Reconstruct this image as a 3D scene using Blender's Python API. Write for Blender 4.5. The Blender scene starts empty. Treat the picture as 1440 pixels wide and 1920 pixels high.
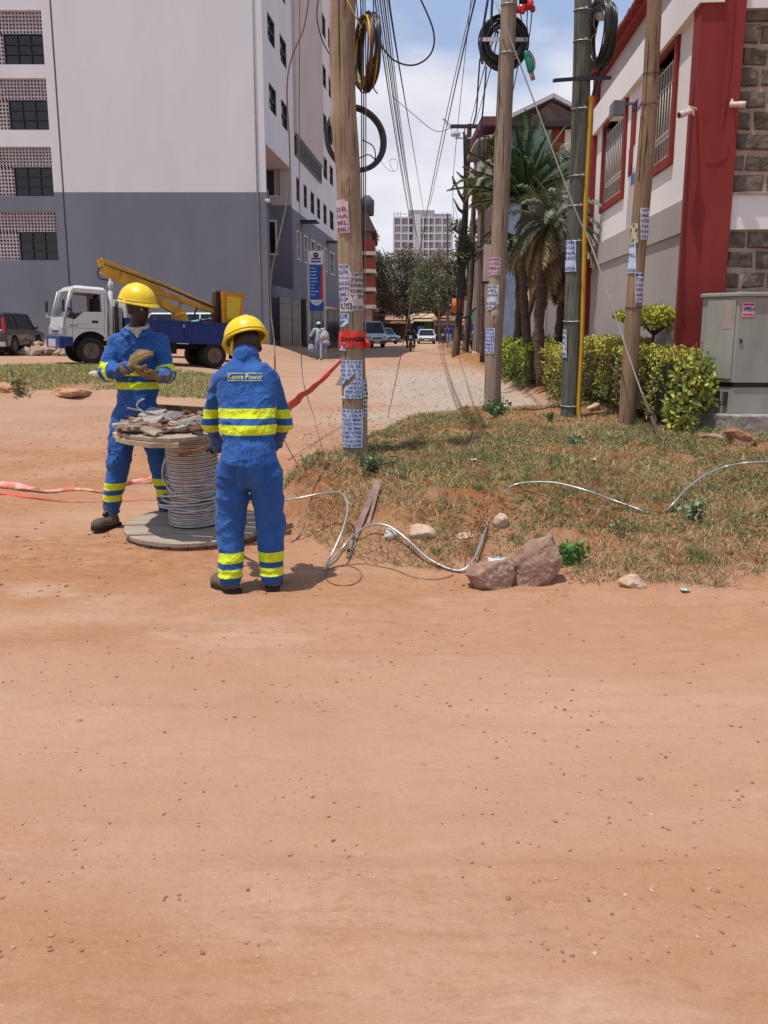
import bpy, math, random
import numpy as np
from mathutils import Vector, Matrix, Euler
from mathutils.bvhtree import BVHTree
random.seed(7); RNG = np.random.default_rng(11)
S = bpy.context.scene; COL = S.collection
# ------------------------------------------------------------------ camera
CH = 1.58; PT = math.radians(11.7); FP = 1680.0
cd = bpy.data.cameras.new('camera'); cam = bpy.data.objects.new('camera', cd); COL.objects.link(cam)
cam.location = (0, 0, CH); cam.rotation_euler = (math.pi/2 - PT, 0, 0)
cd.sensor_fit = 'VERTICAL'; cd.sensor_height = 36; cd.lens = FP/1920*36; cd.clip_start = .05; cd.clip_end = 3000
S.camera = cam
# ------------------------------------------------------------------ sky and sun
SUN = Vector((-.25, -.13, 1)).normalized()
w = bpy.data.worlds.new('World'); S.world = w; w.use_nodes = True
nt = w.node_tree; nt.nodes.clear(); N = nt.nodes.new; L = nt.links.new
out = N('ShaderNodeOutputWorld'); sky = N('ShaderNodeTexSky'); sky.sky_type = 'NISHITA'; sky.sun_disc = False
sky.sun_elevation = math.asin(SUN.z); sky.sun_rotation = math.atan2(SUN.x, SUN.y)
sky.dust_density = 1.5
bg = N('ShaderNodeBackground'); bg.inputs[1].default_value = .1
bgm = N('ShaderNodeMix'); bgm.data_type='RGBA'; bgm.inputs[0].default_value=.6; bgm.inputs[7].default_value=(4.9,6.3,9.4,1)
L(sky.outputs[0], bgm.inputs[6]); L(bgm.outputs[2], bg.inputs[0])
cl = N('ShaderNodeBackground'); cl.inputs[1].default_value = 1.0
tc = N('ShaderNodeTexCoord'); sep = N('ShaderNodeSeparateXYZ'); L(tc.outputs['Generated'], sep.inputs[0])
def MA(op, a, b=None, c=None, clamp=False):
    m = N('ShaderNodeMath'); m.operation = op; m.use_clamp = clamp
    for i, v in enumerate((a, b, c)):
        if v is None: continue
        if isinstance(v, (int, float)): m.inputs[i].default_value = v
        else: L(v, m.inputs[i])
    return m.outputs[0]
mp = N('ShaderNodeMapping'); mp.inputs[3].default_value = (1.0, 1.0, 2.1); mp.inputs[1].default_value = (.33, 0.1, .22)
L(tc.outputs['Generated'], mp.inputs[0])
nz = N('ShaderNodeTexNoise'); nz.inputs['Scale'].default_value = 3.6; nz.inputs['Detail'].default_value = 7; nz.inputs['Roughness'].default_value = .52
L(mp.outputs[0], nz.inputs[0])
nz2 = N('ShaderNodeTexNoise'); nz2.inputs['Scale'].default_value = 9; nz2.inputs['Detail'].default_value = 5
L(mp.outputs[0], nz2.inputs[0])
cov = MA('ADD', nz.outputs[0], MA('MULTIPLY_ADD', sep.outputs[2], -1.75, .52))     # clouds thicken toward the horizon
mr = N('ShaderNodeMapRange'); mr.interpolation_type = 'SMOOTHSTEP'; L(cov, mr.inputs[0]); mr.inputs[1].default_value = .40; mr.inputs[2].default_value = .60
cr = N('ShaderNodeValToRGB'); L(nz2.outputs[0], cr.inputs[0])
cr.color_ramp.elements[0].position = .3; cr.color_ramp.elements[0].color = (.68,.69,.79,1)
cr.color_ramp.elements[1].position = .62; cr.color_ramp.elements[1].color = (.86,.86,.93,1)
L(cr.outputs[0], cl.inputs[0])
fade = N('ShaderNodeMapRange'); L(sep.outputs[2], fade.inputs[0]); fade.inputs[1].default_value = .35; fade.inputs[2].default_value = .8; fade.inputs[3].default_value = 1; fade.inputs[4].default_value = .35
mx = N('ShaderNodeMixShader'); L(MA('MULTIPLY', mr.outputs[0], fade.outputs[0]), mx.inputs[0]); L(bg.outputs[0], mx.inputs[1]); L(cl.outputs[0], mx.inputs[2]); L(mx.outputs[0], out.inputs[0])
sl = bpy.data.lights.new('sun', 'SUN'); sl.energy = 4.2; sl.angle = math.radians(.55); sl.color = (1, .95, .87)
so = bpy.data.objects.new('sun', sl); COL.objects.link(so); so.rotation_euler = SUN.to_track_quat('Z', 'Y').to_euler(); so.location = (-5, -3, 30)
S.view_settings.view_transform = 'Standard'; S.view_settings.look = 'None'; S.view_settings.exposure = 0; S.view_settings.gamma = 1
S.render.engine = 'CYCLES'; S.cycles.max_bounces = 6; S.cycles.use_denoising = True
# ------------------------------------------------------------------ projection helpers (pixels of the 1440x1920 photo to metres)
def ray(px, py):
    u = (px-720)/FP; v = (960-py)/FP
    return np.array([u, math.cos(PT)+v*math.sin(PT), -math.sin(PT)+v*math.cos(PT)])
def P(px, py, Y):
    r = ray(px, py); return np.array([0, 0, CH]) + r*Y/r[1]
def hitp(px, py, o, n):
    r = ray(px, py); c = np.array([0, 0, CH]); return c + r*np.dot(np.array(o, float)-c, n)/np.dot(r, n)
# ------------------------------------------------------------------ noise
def _hash(ix, iy, iz, seed):
    h = (ix.astype(np.int64)*374761393 + iy.astype(np.int64)*668265263 + iz.astype(np.int64)*1274126177 + seed*362437) & 0xffffffff
    h = ((h ^ (h >> 13))*1103515245) & 0xffffffff
    h = ((h ^ (h >> 15))*69069) & 0xffffffff
    return ((h ^ (h >> 16)) & 0xffff)/65535.0
def vnoise(x, y, z=0, seed=0):
    x, y, z = np.broadcast_arrays(np.asarray(x, float), np.asarray(y, float), np.asarray(z, float))
    ix, iy, iz = np.floor(x), np.floor(y), np.floor(z); fx, fy, fz = x-ix, y-iy, z-iz
    ix, iy, iz = ix.astype(np.int64), iy.astype(np.int64), iz.astype(np.int64)
    fx = fx*fx*(3-2*fx); fy = fy*fy*(3-2*fy); fz = fz*fz*(3-2*fz)
    def c(a, b, d): return _hash(ix+a, iy+b, iz+d, seed)
    def l(a, b, t): return a+(b-a)*t
    z0 = l(l(c(0,0,0), c(1,0,0), fx), l(c(0,1,0), c(1,1,0), fx), fy)
    z1 = l(l(c(0,0,1), c(1,0,1), fx), l(c(0,1,1), c(1,1,1), fx), fy)
    return l(z0, z1, fz)
def fbm(x, y, z=0, o=4, seed=0, g=.5):
    s = 0; a = 1; t = 0
    for k in range(o):
        s = s + a*(vnoise(np.asarray(x)*2**k, np.asarray(y)*2**k, np.asarray(z)*2**k, seed+k)-.5)*2; t += a; a *= g
    return s/t
def sst(t): t = np.clip(t, 0, 1); return t*t*(3-2*t)
# ------------------------------------------------------------------ materials
MATS = {}
def M(name, col, rough=.7, metal=0, var=.12, scale=4, bump=.15, bscale=30, col2=None, stretch=(1,1,1), spec=.3, attr=None, coat=0, det=5, trans=0, dist=.01, lo=.35, hi=.65):
    if name in MATS: return MATS[name]
    m = bpy.data.materials.new(name); m.use_nodes = True; MATS[name] = m
    t = m.node_tree; b = t.nodes['Principled BSDF']; n = t.nodes.new; l = t.links.new
    b.inputs['Roughness'].default_value = rough; b.inputs['Metallic'].default_value = metal
    b.inputs['Specular IOR Level'].default_value = spec; b.inputs['Coat Weight'].default_value = coat
    if trans: b.inputs['Transmission Weight'].default_value = trans
    tc = n('ShaderNodeTexCoord'); mp = n('ShaderNodeMapping'); mp.inputs[3].default_value = stretch; l(tc.outputs['Object'], mp.inputs[0])
    c1 = tuple(min(1, v*(1-var)) for v in col) if col2 is None else col
    c2 = tuple(min(1, v*(1+var)) for v in col) if col2 is None else col2
    nz = n('ShaderNodeTexNoise'); nz.inputs['Scale'].default_value = scale; nz.inputs['Detail'].default_value = det; nz.inputs['Roughness'].default_value = .6
    l(mp.outputs[0], nz.inputs[0])
    r = n('ShaderNodeValToRGB'); l(nz.outputs[0], r.inputs[0]); r.color_ramp.elements[0].position = lo; r.color_ramp.elements[1].position = hi
    r.color_ramp.elements[0].color = (*c1, 1); r.color_ramp.elements[1].color = (*c2, 1)
    c = r.outputs[0]
    if attr:
        a = n('ShaderNodeAttribute'); a.attribute_name = attr
        x = n('ShaderNodeMix'); x.data_type = 'RGBA'; x.blend_type = 'MULTIPLY'; x.inputs[0].default_value = 1; l(c, x.inputs[6]); l(a.outputs[0], x.inputs[7]); c = x.outputs[2]
    l(c, b.inputs['Base Color'])
    if bump:
        n2 = n('ShaderNodeTexNoise'); n2.inputs['Scale'].default_value = bscale; n2.inputs['Detail'].default_value = 6; l(mp.outputs[0], n2.inputs[0])
        bp = n('ShaderNodeBump'); bp.inputs['Strength'].default_value = bump; bp.inputs['Distance'].default_value = dist; l(n2.outputs[0], bp.inputs['Height']); l(bp.outputs[0], b.inputs['Normal'])
    return m
def node_mat(name):
    m = bpy.data.materials.new(name); m.use_nodes = True; MATS[name] = m; t = m.node_tree
    return m, t, t.nodes['Principled BSDF'], t.nodes.new, t.links.new
# ------------------------------------------------------------------ mesh building
MW = {}
def mwof(o):
    while o is not None:
        if o.name in MW: return MW[o.name]
        o = o.parent
    return Matrix.Identity(4)
def tag(o, label=None, cat=None, group=None, kind=None):
    if label: o['label'] = label
    if cat: o['category'] = cat
    if group: o['group'] = group
    if kind: o['kind'] = kind
    return o
def thing(name, label, cat, loc=(0,0,0), rz=0, group=None, rot=None):
    o = bpy.data.objects.new(name, None); COL.objects.link(o); o.empty_display_size = .1
    o.location = loc; o.rotation_euler = rot or (0, 0, rz)
    MW[o.name] = Matrix.Translation(Vector(loc)) @ Euler(rot or (0, 0, rz)).to_matrix().to_4x4()
    return tag(o, label, cat, group)
def mkobj(name, me, parent=None, world=True, loc=None):
    o = bpy.data.objects.new(name, me); COL.objects.link(o)
    if parent is not None:
        o.parent = parent
        if world: me.transform(mwof(parent).inverted())
    elif loc is not None:
        me.transform(Matrix.Translation(-Vector(loc))); o.location = loc; MW[o.name] = Matrix.Translation(Vector(loc))
    return o
def np_mesh(name, V, polys, mats, mi=None, smooth=False, parent=None, world=True, loc=None, attrs=None):
    """polys: list of (n,k) int arrays; mats: list; attrs: dict name->(n,) or (n,3) per vertex"""
    me = bpy.data.meshes.new(name); V = np.ascontiguousarray(V, dtype=np.float32)
    me.vertices.add(len(V)); me.vertices.foreach_set('co', V.ravel())
    polys = [np.asarray(p, dtype=np.int32) for p in polys if len(p)]
    tot = sum(p.size for p in polys); npol = sum(len(p) for p in polys)
    me.loops.add(tot); me.polygons.add(npol)
    me.loops.foreach_set('vertex_index', np.concatenate([p.ravel() for p in polys]))
    cnt = np.concatenate([np.full(len(p), p.shape[1]) for p in polys]); st = np.concatenate([[0], np.cumsum(cnt)[:-1]])
    me.polygons.foreach_set('loop_start', st.astype(np.int32)); me.polygons.foreach_set('loop_total', cnt.astype(np.int32))
    if mi is not None: me.polygons.foreach_set('material_index', np.asarray(mi, dtype=np.int32))
    me.polygons.foreach_set('use_smooth', np.full(npol, bool(smooth)))
    for m in (mats if isinstance(mats, (list, tuple)) else [mats]): me.materials.append(m)
    for k, a in (attrs or {}).items():
        a = np.asarray(a, dtype=np.float32)
        if a.ndim == 1: at = me.attributes.new(k, 'FLOAT', 'POINT'); at.data.foreach_set('value', a)
        else:
            at = me.attributes.new(k, 'FLOAT_COLOR', 'POINT'); at.data.foreach_set('color', np.concatenate([a, np.ones((len(a), 1), np.float32)], 1).ravel())
    me.update(calc_edges=True); me.validate()
    return mkobj(name, me, parent, world, loc)
def rot_to(d, up=(0,0,1)):
    d = Vector(d).normalized(); u = Vector(up)
    if abs(d.dot(u)) > .99: u = Vector((0, 1, 0))
    x = u.cross(d).normalized(); y = d.cross(x)
    return np.array([x, y, d])
class MB:
    def __init__(s): s.v = []; s.f = []; s.m = []; s.sm = []; s.cur = 0
    def raw(s, V, F, smooth=False):
        b = len(s.v); s.v += [tuple(map(float, p)) for p in V]
        for f in F: s.f.append(tuple(b+i for i in f)); s.m.append(s.cur); s.sm.append(smooth)
        return s
    def box(s, c, d, rz=0, R=None, taper=None):
        x, y, z = d[0]/2, d[1]/2, d[2]/2; t = taper or (1, 1)
        V = [(-x,-y,-z),(x,-y,-z),(x,y,-z),(-x,y,-z),(-x*t[0],-y*t[1],z),(x*t[0],-y*t[1],z),(x*t[0],y*t[1],z),(-x*t[0],y*t[1],z)]
        if R is not None: Mx = Matrix(R) if not isinstance(R, Matrix) else R
        else: Mx = Euler((0, 0, rz)).to_matrix()
        V = [Mx @ Vector(v) + Vector(c) for v in V]
        return s.raw(V, [(0,3,2,1),(4,5,6,7),(0,1,5,4),(1,2,6,5),(2,3,7,6),(3,0,4,7)])
    def b2(s, a, b): # box from corner to corner
        a = np.array(a, float); b = np.array(b, float); return s.box((a+b)/2, np.abs(b-a))
    def beam(s, a, b, w, h, up=(0,0,1)):
        a = Vector(a); b = Vector(b); d = (b-a); R = rot_to(d, up)
        Mx = Matrix((R[0], R[1], R[2])).transposed()
        return s.box((a+b)/2, (w, h, d.length), R=Mx)
    def tube(s, pts, r, n=8, caps=True, closed=False, smooth=True):
        pts = [np.array(p, float) for p in pts]; k = len(pts)
        rr = r if hasattr(r, '__len__') else [r]*k
        V = []; F = []; up = None
        for i in range(k):
            if closed: d = pts[(i+1) % k]-pts[i-1]
            else: d = pts[min(i+1, k-1)]-pts[max(i-1, 0)]
            d = d/(np.linalg.norm(d)+1e-12)
            if up is None:
                up = np.array([0, 0, 1.]) if abs(d[2]) < .9 else np.array([1., 0, 0])
            x = np.cross(up, d); x /= np.linalg.norm(x)+1e-12; y = np.cross(d, x); up = y
            for j in range(n):
                a = 2*math.pi*j/n; V.append(pts[i]+rr[i]*(math.cos(a)*x+math.sin(a)*y))
        for i in range(k if closed else k-1):
            i2 = (i+1) % k
            for j in range(n): F.append((i*n+j, i*n+(j+1) % n, i2*n+(j+1) % n, i2*n+j))
        s.raw(V, F, smooth)
        if caps and not closed:
            b = len(s.v)-len(V)
            for f in (tuple(b+j for j in range(n))[::-1], tuple(b+(k-1)*n+j for j in range(n))): s.f.append(f); s.m.append(s.cur); s.sm.append(False)
        return s
    def prism(s, poly, w, axis='y', c=0):
        """poly in the plane across axis, extruded by w centred at c. poly (a,b): axis y -> (x,z); x -> (y,z); z -> (x,y)"""
        n = len(poly); V = []
        for sg in (-.5, .5):
            for a, b in poly:
                t = c+sg*w
                V.append({'y': (a, t, b), 'x': (t, a, b), 'z': (a, b, t)}[axis])
        F = [tuple(range(n)), tuple(range(n, 2*n))[::-1]]+[(i, i+n, (i+1) % n+n, (i+1) % n) for i in range(n)]
        return s.raw(V, F)
    def lathe(s, prof, n=24, c=(0,0,0), ax=(0,0,1), smooth=True, caps=True):
        R = rot_to(ax); V = []; F = []; c = np.array(c, float)
        for r, h in prof:
            for j in range(n):
                a = 2*math.pi*j/n; V.append(c+R[0]*r*math.cos(a)+R[1]*r*math.sin(a)+R[2]*h)
        for i in range(len(prof)-1):
            for j in range(n): F.append((i*n+j, i*n+(j+1) % n, (i+1)*n+(j+1) % n, (i+1)*n+j))
        s.raw(V, F, smooth)
        if caps:
            b = len(s.v)-len(V); k = len(prof)
            for f in (tuple(b+j for j in range(n))[::-1], tuple(b+(k-1)*n+j for j in range(n))): s.f.append(f); s.m.append(s.cur); s.sm.append(False)
        return s
    def build(s, name, mats, parent=None, world=False, loc=None, bevel=0, seg=2):
        me = bpy.data.meshes.new(name); me.from_pydata(s.v, [], s.f)
        for m in (mats if isinstance(mats, (list, tuple)) else [mats]): me.materials.append(m)
        me.polygons.foreach_set('material_index', s.m); me.polygons.foreach_set('use_smooth', s.sm); me.update()
        o = mkobj(name, me, parent, world, loc)
        if bevel:
            b = o.modifiers.new('b', 'BEVEL'); b.width = bevel; b.segments = seg; b.limit_method = 'ANGLE'; b.angle_limit = .7
        return o
def smooth_path(pts, k=6, closed=False):
    pts = [np.array(p, float) for p in pts]; n = len(pts); out_ = []
    rng = range(n if closed else n-1)
    for i in rng:
        if closed: a, b, c, d = pts[i-1], pts[i], pts[(i+1) % n], pts[(i+2) % n]
        else: a, b, c, d = pts[max(i-1, 0)], pts[i], pts[i+1], pts[min(i+2, n-1)]
        for j in range(k):
            t = j/k; out_.append(.5*((2*b)+(-a+c)*t+(2*a-5*b+4*c-d)*t*t+(-a+3*b-3*c+d)*t**3))
    if not closed: out_.append(pts[-1])
    return out_
def copy_tree(o, parent=None):
    c = o.copy(); COL.objects.link(c); c.parent = parent
    for ch in list(o.children): copy_tree(ch, c)
    return c
def textmesh(txt, size, align='CENTER', space=1.0, ext=0, bold=0):
    cu = bpy.data.curves.new('t', 'FONT'); cu.body = txt; cu.size = size; cu.align_x = align; cu.align_y = 'CENTER'; cu.space_line = space; cu.resolution_u = 2; cu.extrude = ext; cu.offset = bold
    ob = bpy.data.objects.new('t', cu); COL.objects.link(ob); bpy.context.view_layer.update()
    dg = bpy.context.evaluated_depsgraph_get(); me = bpy.data.meshes.new_from_object(ob.evaluated_get(dg))
    V = np.array([v.co[:] for v in me.vertices]).reshape(-1, 3); F = [tuple(p.vertices) for p in me.polygons]
    bpy.data.objects.remove(ob); bpy.data.curves.remove(cu); bpy.data.meshes.remove(me)
    return V, F
# ------------------------------------------------------------------ implicit surfaces (people, gloves, boots, rocks)
class SDF:
    def __init__(s, k=.03): s.p = []; s.k = k
    def cone(s, a, b, ra, rb, flat=None, w=(0,1,0), nm=''):
        s.p.append(('c', np.array(a, float), np.array(b, float), ra, rb, flat, np.array(w, float)/np.linalg.norm(w), nm)); return s
    def ell(s, c, r, R=None, nm=''):
        s.p.append(('e', np.array(c, float), np.array(r, float), R if R is not None else np.eye(3), nm)); return s
    def one(s, q, X):
        if q[0] == 'c':
            _, a, b, ra, rb, fl, w, nm = q; ba = b-a; t = np.clip(((X-a)@ba)/(ba@ba), 0, 1)
            d = X-(a+t[..., None]*ba)
            if fl: d = d+(1/fl-1)*(d@w)[..., None]*w
            return np.sqrt((d*d).sum(-1))-(ra+(rb-ra)*t), t
        _, c, r, R, nm = q; d = (X-c)@R.T; k = np.sqrt(((d/r)**2).sum(-1)); k2 = np.sqrt(((d/(r*r))**2).sum(-1))+1e-9
        return k*(k-1)/k2, np.zeros(len(X))
    def ev(s, X):
        res = None
        for q in s.p:
            d, _ = s.one(q, X)
            if res is None: res = d; continue
            h = np.clip(.5+.5*(res-d)/s.k, 0, 1); res = res*(1-h)+d*h-s.k*h*(1-h)
        return res
    def near(s, X):
        D = []; T = []
        for q in s.p: d, t = s.one(q, X); D.append(d); T.append(t)
        D = np.array(D); T = np.array(T); i = D.argmin(0); return i, T[i, np.arange(len(X))], D.min(0)
    def mesh(s, h=.01, fn=None, pad=.05):
        P_ = []
        for q in s.p:
            if q[0] == 'c': m = max(q[3], q[4])*1.05; P_ += [q[1]-m, q[1]+m, q[2]-m, q[2]+m]
            else: m = max(q[2]); P_ += [q[1]-m, q[1]+m]
        P_ = np.array(P_); lo = P_.min(0)-pad; hi = P_.max(0)+pad
        return surface_nets(lambda X: s.ev(X)+(fn(X) if fn else 0), lo, hi, h)
def surface_nets(f, lo, hi, h):
    n = np.ceil((hi-lo)/h).astype(int)+1
    ax = [lo[i]+h*np.arange(n[i]) for i in range(3)]
    G_ = np.empty(n, np.float32)
    yy, zz = np.meshgrid(ax[1], ax[2], indexing='ij'); yy = yy.ravel(); zz = zz.ravel()
    st = max(1, int(150000/len(yy)))
    for i in range(0, n[0], st):
        xs = ax[0][i:i+st]; X = np.empty((len(xs), len(yy), 3)); X[..., 0] = xs[:, None]; X[..., 1] = yy; X[..., 2] = zz
        G_[i:i+st] = f(X.reshape(-1, 3)).reshape(len(xs), n[1], n[2])
    sg = G_ < 0; c = np.zeros(n-1, int)
    for a in (0, 1):
        for b in (0, 1):
            for d in (0, 1): c += sg[a:n[0]-1+a, b:n[1]-1+b, d:n[2]-1+d]
    act = (c > 0) & (c < 8); idx = -np.ones(n-1, int); I = np.argwhere(act); idx[act] = np.arange(len(I))
    acc = np.zeros((len(I), 3)); cnt = np.zeros(len(I))
    cr = [(a, b, d) for a in (0, 1) for b in (0, 1) for d in (0, 1)]
    for a in cr:
        for k in range(3):
            if a[k]: continue
            b = list(a); b[k] = 1
            va = G_[I[:, 0]+a[0], I[:, 1]+a[1], I[:, 2]+a[2]]; vb = G_[I[:, 0]+b[0], I[:, 1]+b[1], I[:, 2]+b[2]]
            m = (va < 0) != (vb < 0); t = np.where(m, va/(va-vb+1e-20), 0)
            p = np.array(a, float)[None].repeat(len(I), 0); p[:, k] = t; acc += p*m[:, None]; cnt += m
    V = (I+acc/cnt[:, None])*h+lo; Q = []
    for k in range(3):
        s1 = [slice(None)]*3; s2 = [slice(None)]*3; s1[k] = slice(0, -1); s2[k] = slice(1, None)
        e = np.argwhere(sg[tuple(s1)] != sg[tuple(s2)]); o1, o2 = [(1, 2), (2, 0), (0, 1)][k]
        e = e[(e[:, o1] > 0) & (e[:, o2] > 0) & (e[:, o1] < n[o1]-1) & (e[:, o2] < n[o2]-1)]
        ins = sg[e[:, 0], e[:, 1], e[:, 2]]
        def cell(d1, d2): q = e.copy(); q[:, o1] -= d1; q[:, o2] -= d2; return idx[q[:, 0], q[:, 1], q[:, 2]]
        q = np.stack([cell(1, 1), cell(0, 1), cell(0, 0), cell(1, 0)], 1); q[~ins] = q[~ins][:, ::-1]; Q.append(q)
    return V, np.concatenate(Q)
def scatter_leaves(C, Ln, Wd, seed=0, drop=.3, fold=.0):
    """one four cornered leaf per centre, random direction"""
    r = np.random.default_rng(seed); n = len(C); d = r.normal(size=(n, 3)); d[:, 2] -= drop; d /= np.linalg.norm(d, axis=1)[:, None]
    u = r.normal(size=(n, 3)); u[:, 2] *= .6; s_ = np.cross(d, u); s_ /= np.linalg.norm(s_, axis=1)[:, None]+1e-9
    L_ = np.reshape(Ln, (-1, 1))*(.6+.8*r.random(n))[:, None]; W_ = Wd*(.6+.8*r.random(n))[:, None]
    V = np.stack([C, C+d*L_*.5+s_*W_*.5, C+d*L_, C+d*L_*.5-s_*W_*.5], 1).reshape(-1, 3)
    return V, np.arange(n*4).reshape(n, 4)
def tint(n, cols, per, seed=0, jit=.25):
    r = np.random.default_rng(seed); cols = np.array(cols); w_ = r.integers(0, len(cols), n)
    c = cols[w_]*(1-jit+2*jit*r.random((n, 1))); return np.repeat(c, per, 0)
# ================================================================== ground
MP = np.array([(-1.05,9.6),(-1.02,8.3),(-.9,7.3),(-.74,6.75),(-.28,5.95),(.46,5.5),(1.07,5.2),(2.1,4.85),(3.5,4.5),(6,4.2),(12,3.8),(60,3.8),(60,70),(3.7,70),(3.1,42),(2.9,24),(2.9,17),(2.4,15.2),(1.0,14.9),(-.2,13.2)])
def pdist(x, y):
    d = np.full(np.shape(x), 1e9); ins = np.zeros(np.shape(x), bool)
    for i in range(len(MP)):
        a = MP[i]; b = MP[(i+1) % len(MP)]; e = b-a
        t = np.clip(((x-a[0])*e[0]+(y-a[1])*e[1])/(e@e), 0, 1)
        d = np.minimum(d, np.hypot(x-a[0]-t*e[0], y-a[1]-t*e[1]))
        if a[1] != b[1]: ins ^= ((a[1] > y) != (b[1] > y)) & (x < (b[0]-a[0])*(y-a[1])/(b[1]-a[1])+a[0])
    return np.where(ins, d, -d)
def mound(x, y):
    d = pdist(x, y)+.10*fbm(x*1.7, y*1.7, 0, 3, 5)
    wd = np.interp(x, [-1, 0, 1, 2.5], [.30, .75, 1.6, 2.3])*np.where(y < 9, 1, 0)+np.where(y < 9, 0, 1)*.9
    return sst(d/wd*.98+.02)*(d > -.05)
def G(x, y, fine=True):
    x = np.asarray(x, float); y = np.asarray(y, float)
    m = mound(x, y)
    z = (.33+.05*np.exp(-((x+.45)/.5)**2-((y-7.7)/.7)**2))*m + m*(.06*fbm(x*.9, y*.9, 0, 3, 3)+.05*fbm(x*2.6, y*2.6, 0, 3, 13))*np.where(y < 10.2, 1, .4)
    z = z + .45*sst((-x-2.5)/6)*sst((y-18)/6) + .5*sst((-x-3)/2.6)*sst((y-36)/8)*(1-sst((y-50)/20))
    z = z + .16*sst((-x-4.6)/1.5)*(sst((y-19.3+.8*fbm(x, y, 0, 2, 9))/.5)-sst((y-19.2)/6))
    z = z + .012*fbm(x*.35, y*.35, 0, 2, 21)*6*sst((y-1)/6)*.5
    if fine:
        z = z + .014*fbm(x*.9+y*.25, y*2.0, 0, 4, 31)*(1-m) + .010*(1-np.abs(fbm(x*.35+y*.2, y*3.2, 0, 2, 33))*3)*(1-m)*np.exp(-np.maximum(y-9, 0)/6) + .03*(1-m)*sst((y-11)/4)*fbm(x*.5, y*.35, 0, 3, 37) + (.014+.03*m)*fbm(x*6, y*6, 0, 3, 41)*np.exp(-np.maximum(y-9, 0)/8)*(.6+.75*m)
    return z
def gz(x, y): return float(G(np.array([x]), np.array([y]))[0])
_YS = np.concatenate([np.arange(2.2, 20, .01), np.arange(20, 120, .05)])
def ong(px, py, lift=0):
    r = ray(px, py); t = _YS/r[1]; z = CH+r[2]*t; g = G(r[0]*t, _YS)+lift; i = int(np.argmax(z <= g)) if (z <= g).any() else len(z)-1
    return np.array([r[0]*t[i], _YS[i], z[i]])
def axis_(parts):
    o = []
    for a, b, n in parts: o.append(np.linspace(a, b, n, endpoint=False))
    return np.concatenate(o)
gx = np.concatenate([-np.geomspace(1500, 6, 70), axis_([(-6, -2, 110), (-2, 4.2, 300), (4.2, 8, 60)]), np.geomspace(8, 1500, 60)])
gy = np.concatenate([-np.geomspace(200, 2, 14), axis_([(-2, 2.0, 24), (2.0, 15, 560), (15, 30, 170)]), np.geomspace(30, 2200, 150)])
XX, YY = np.meshgrid(gx, gy); ZZ = G(XX, YY)
mnd = mound(XX, YY); mnd_soil = mnd*(1-sst((1.15-((XX+.45)/.85)**2-((YY-9.95)/.42)**2)/.5))
far = sst((YY-150)/200); ZZ = ZZ*(1-far)-far*.3
nx, ny = len(gx), len(gy); ii = np.arange(nx*ny).reshape(ny, nx)
q = np.stack([ii[:-1, :-1], ii[:-1, 1:], ii[1:, 1:], ii[1:, :-1]], -1).reshape(-1, 4)
# masks that stay with the ground itself: mound soil, gravelled street
ed = fbm(XX*.5, YY*.5, 0, 3, 61)*.9
xs_ = .03*(YY-12)
grav = .85*sst((XX-(-1.3+ed*1.2))/2.0)*sst((YY-12.6)/1.2)*(1-sst((XX-(3.2+xs_))/.5))*(1-sst((YY-30+ed*3)/8))*(1-mnd)
redA = .75*sst((YY-3.2)/2.5)*(1-sst((YY-13)/9))*(.55+.9*fbm(XX*.8, YY*.8, 0, 3, 73)).clip(0, 1)
streetA = sst((YY-9.5)/6)
paleA = sst((fbm(XX*.30, YY*.55, 0, 3, 71)+.1)/.5)*(1-mnd)
m, t, b, n, l = node_mat('red_dirt')
tc = n('ShaderNodeTexCoord')
def nzn(sc, det=6, st=(1,1,1), ro=.6):
    mp = n('ShaderNodeMapping'); mp.inputs[3].default_value = st; l(tc.outputs['Object'], mp.inputs[0])
    z = n('ShaderNodeTexNoise'); z.inputs['Scale'].default_value = sc; z.inputs['Detail'].default_value = det; z.inputs['Roughness'].default_value = ro; l(mp.outputs[0], z.inputs[0]); return z.outputs[0]
def ramp(v, a, c1, b_, c2):
    r = n('ShaderNodeValToRGB'); l(v, r.inputs[0]); r.color_ramp.elements[0].position = a; r.color_ramp.elements[1].position = b_; r.color_ramp.elements[0].color = (*c1, 1); r.color_ramp.elements[1].color = (*c2, 1); return r.outputs[0]
def mixc(f, a, b_, mode='MIX'):
    x = n('ShaderNodeMix'); x.data_type = 'RGBA'; x.blend_type = mode
    if isinstance(f, float): x.inputs[0].default_value = f
    else: l(f, x.inputs[0])
    for i, v in ((6, a), (7, b_)):
        if isinstance(v, tuple): x.inputs[i].default_value = (*v, 1)
        else: l(v, x.inputs[i])
    return x.outputs[2]
def at(nm): a = n('ShaderNodeAttribute'); a.attribute_name = nm; return a.outputs['Fac']
c = ramp(nzn(.9, 5), .32, (.345,.166,.085), .68, (.405,.212,.120))
c = mixc(ramp(nzn(.45, 4, (1, 1.8, 1)), .40, (0,0,0), .66, (.95,.95,.95)), c, (.475,.295,.195))
c = mixc(ramp(nzn(14, 8, (1, 2.0, 1), .7), .50, (0,0,0), .74, (.65,.65,.65)), c, (.29,.13,.062))
c = mixc(ramp(nzn(2.2, 8, (1, 3.4, 1), .72), .50, (0,0,0), .70, (.6,.6,.6)), c, (.33,.165,.085))
c = mixc(ramp(nzn(.7, 8, (1, 2.2, 1), .65), .56, (0,0,0), .72, (.75,.75,.75)), c, (.54,.375,.27))
c = mixc(ramp(nzn(70, 4, (1, 1, 1), .8), .55, (0,0,0), .8, (.55,.55,.55)), c, (.56,.40,.29))
c = mixc(ramp(nzn(1.0, 7, (.35, 3.2, 1), .6), .50, (0,0,0), .70, (.4,.4,.4)), c, (.40,.19,.095))
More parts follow.
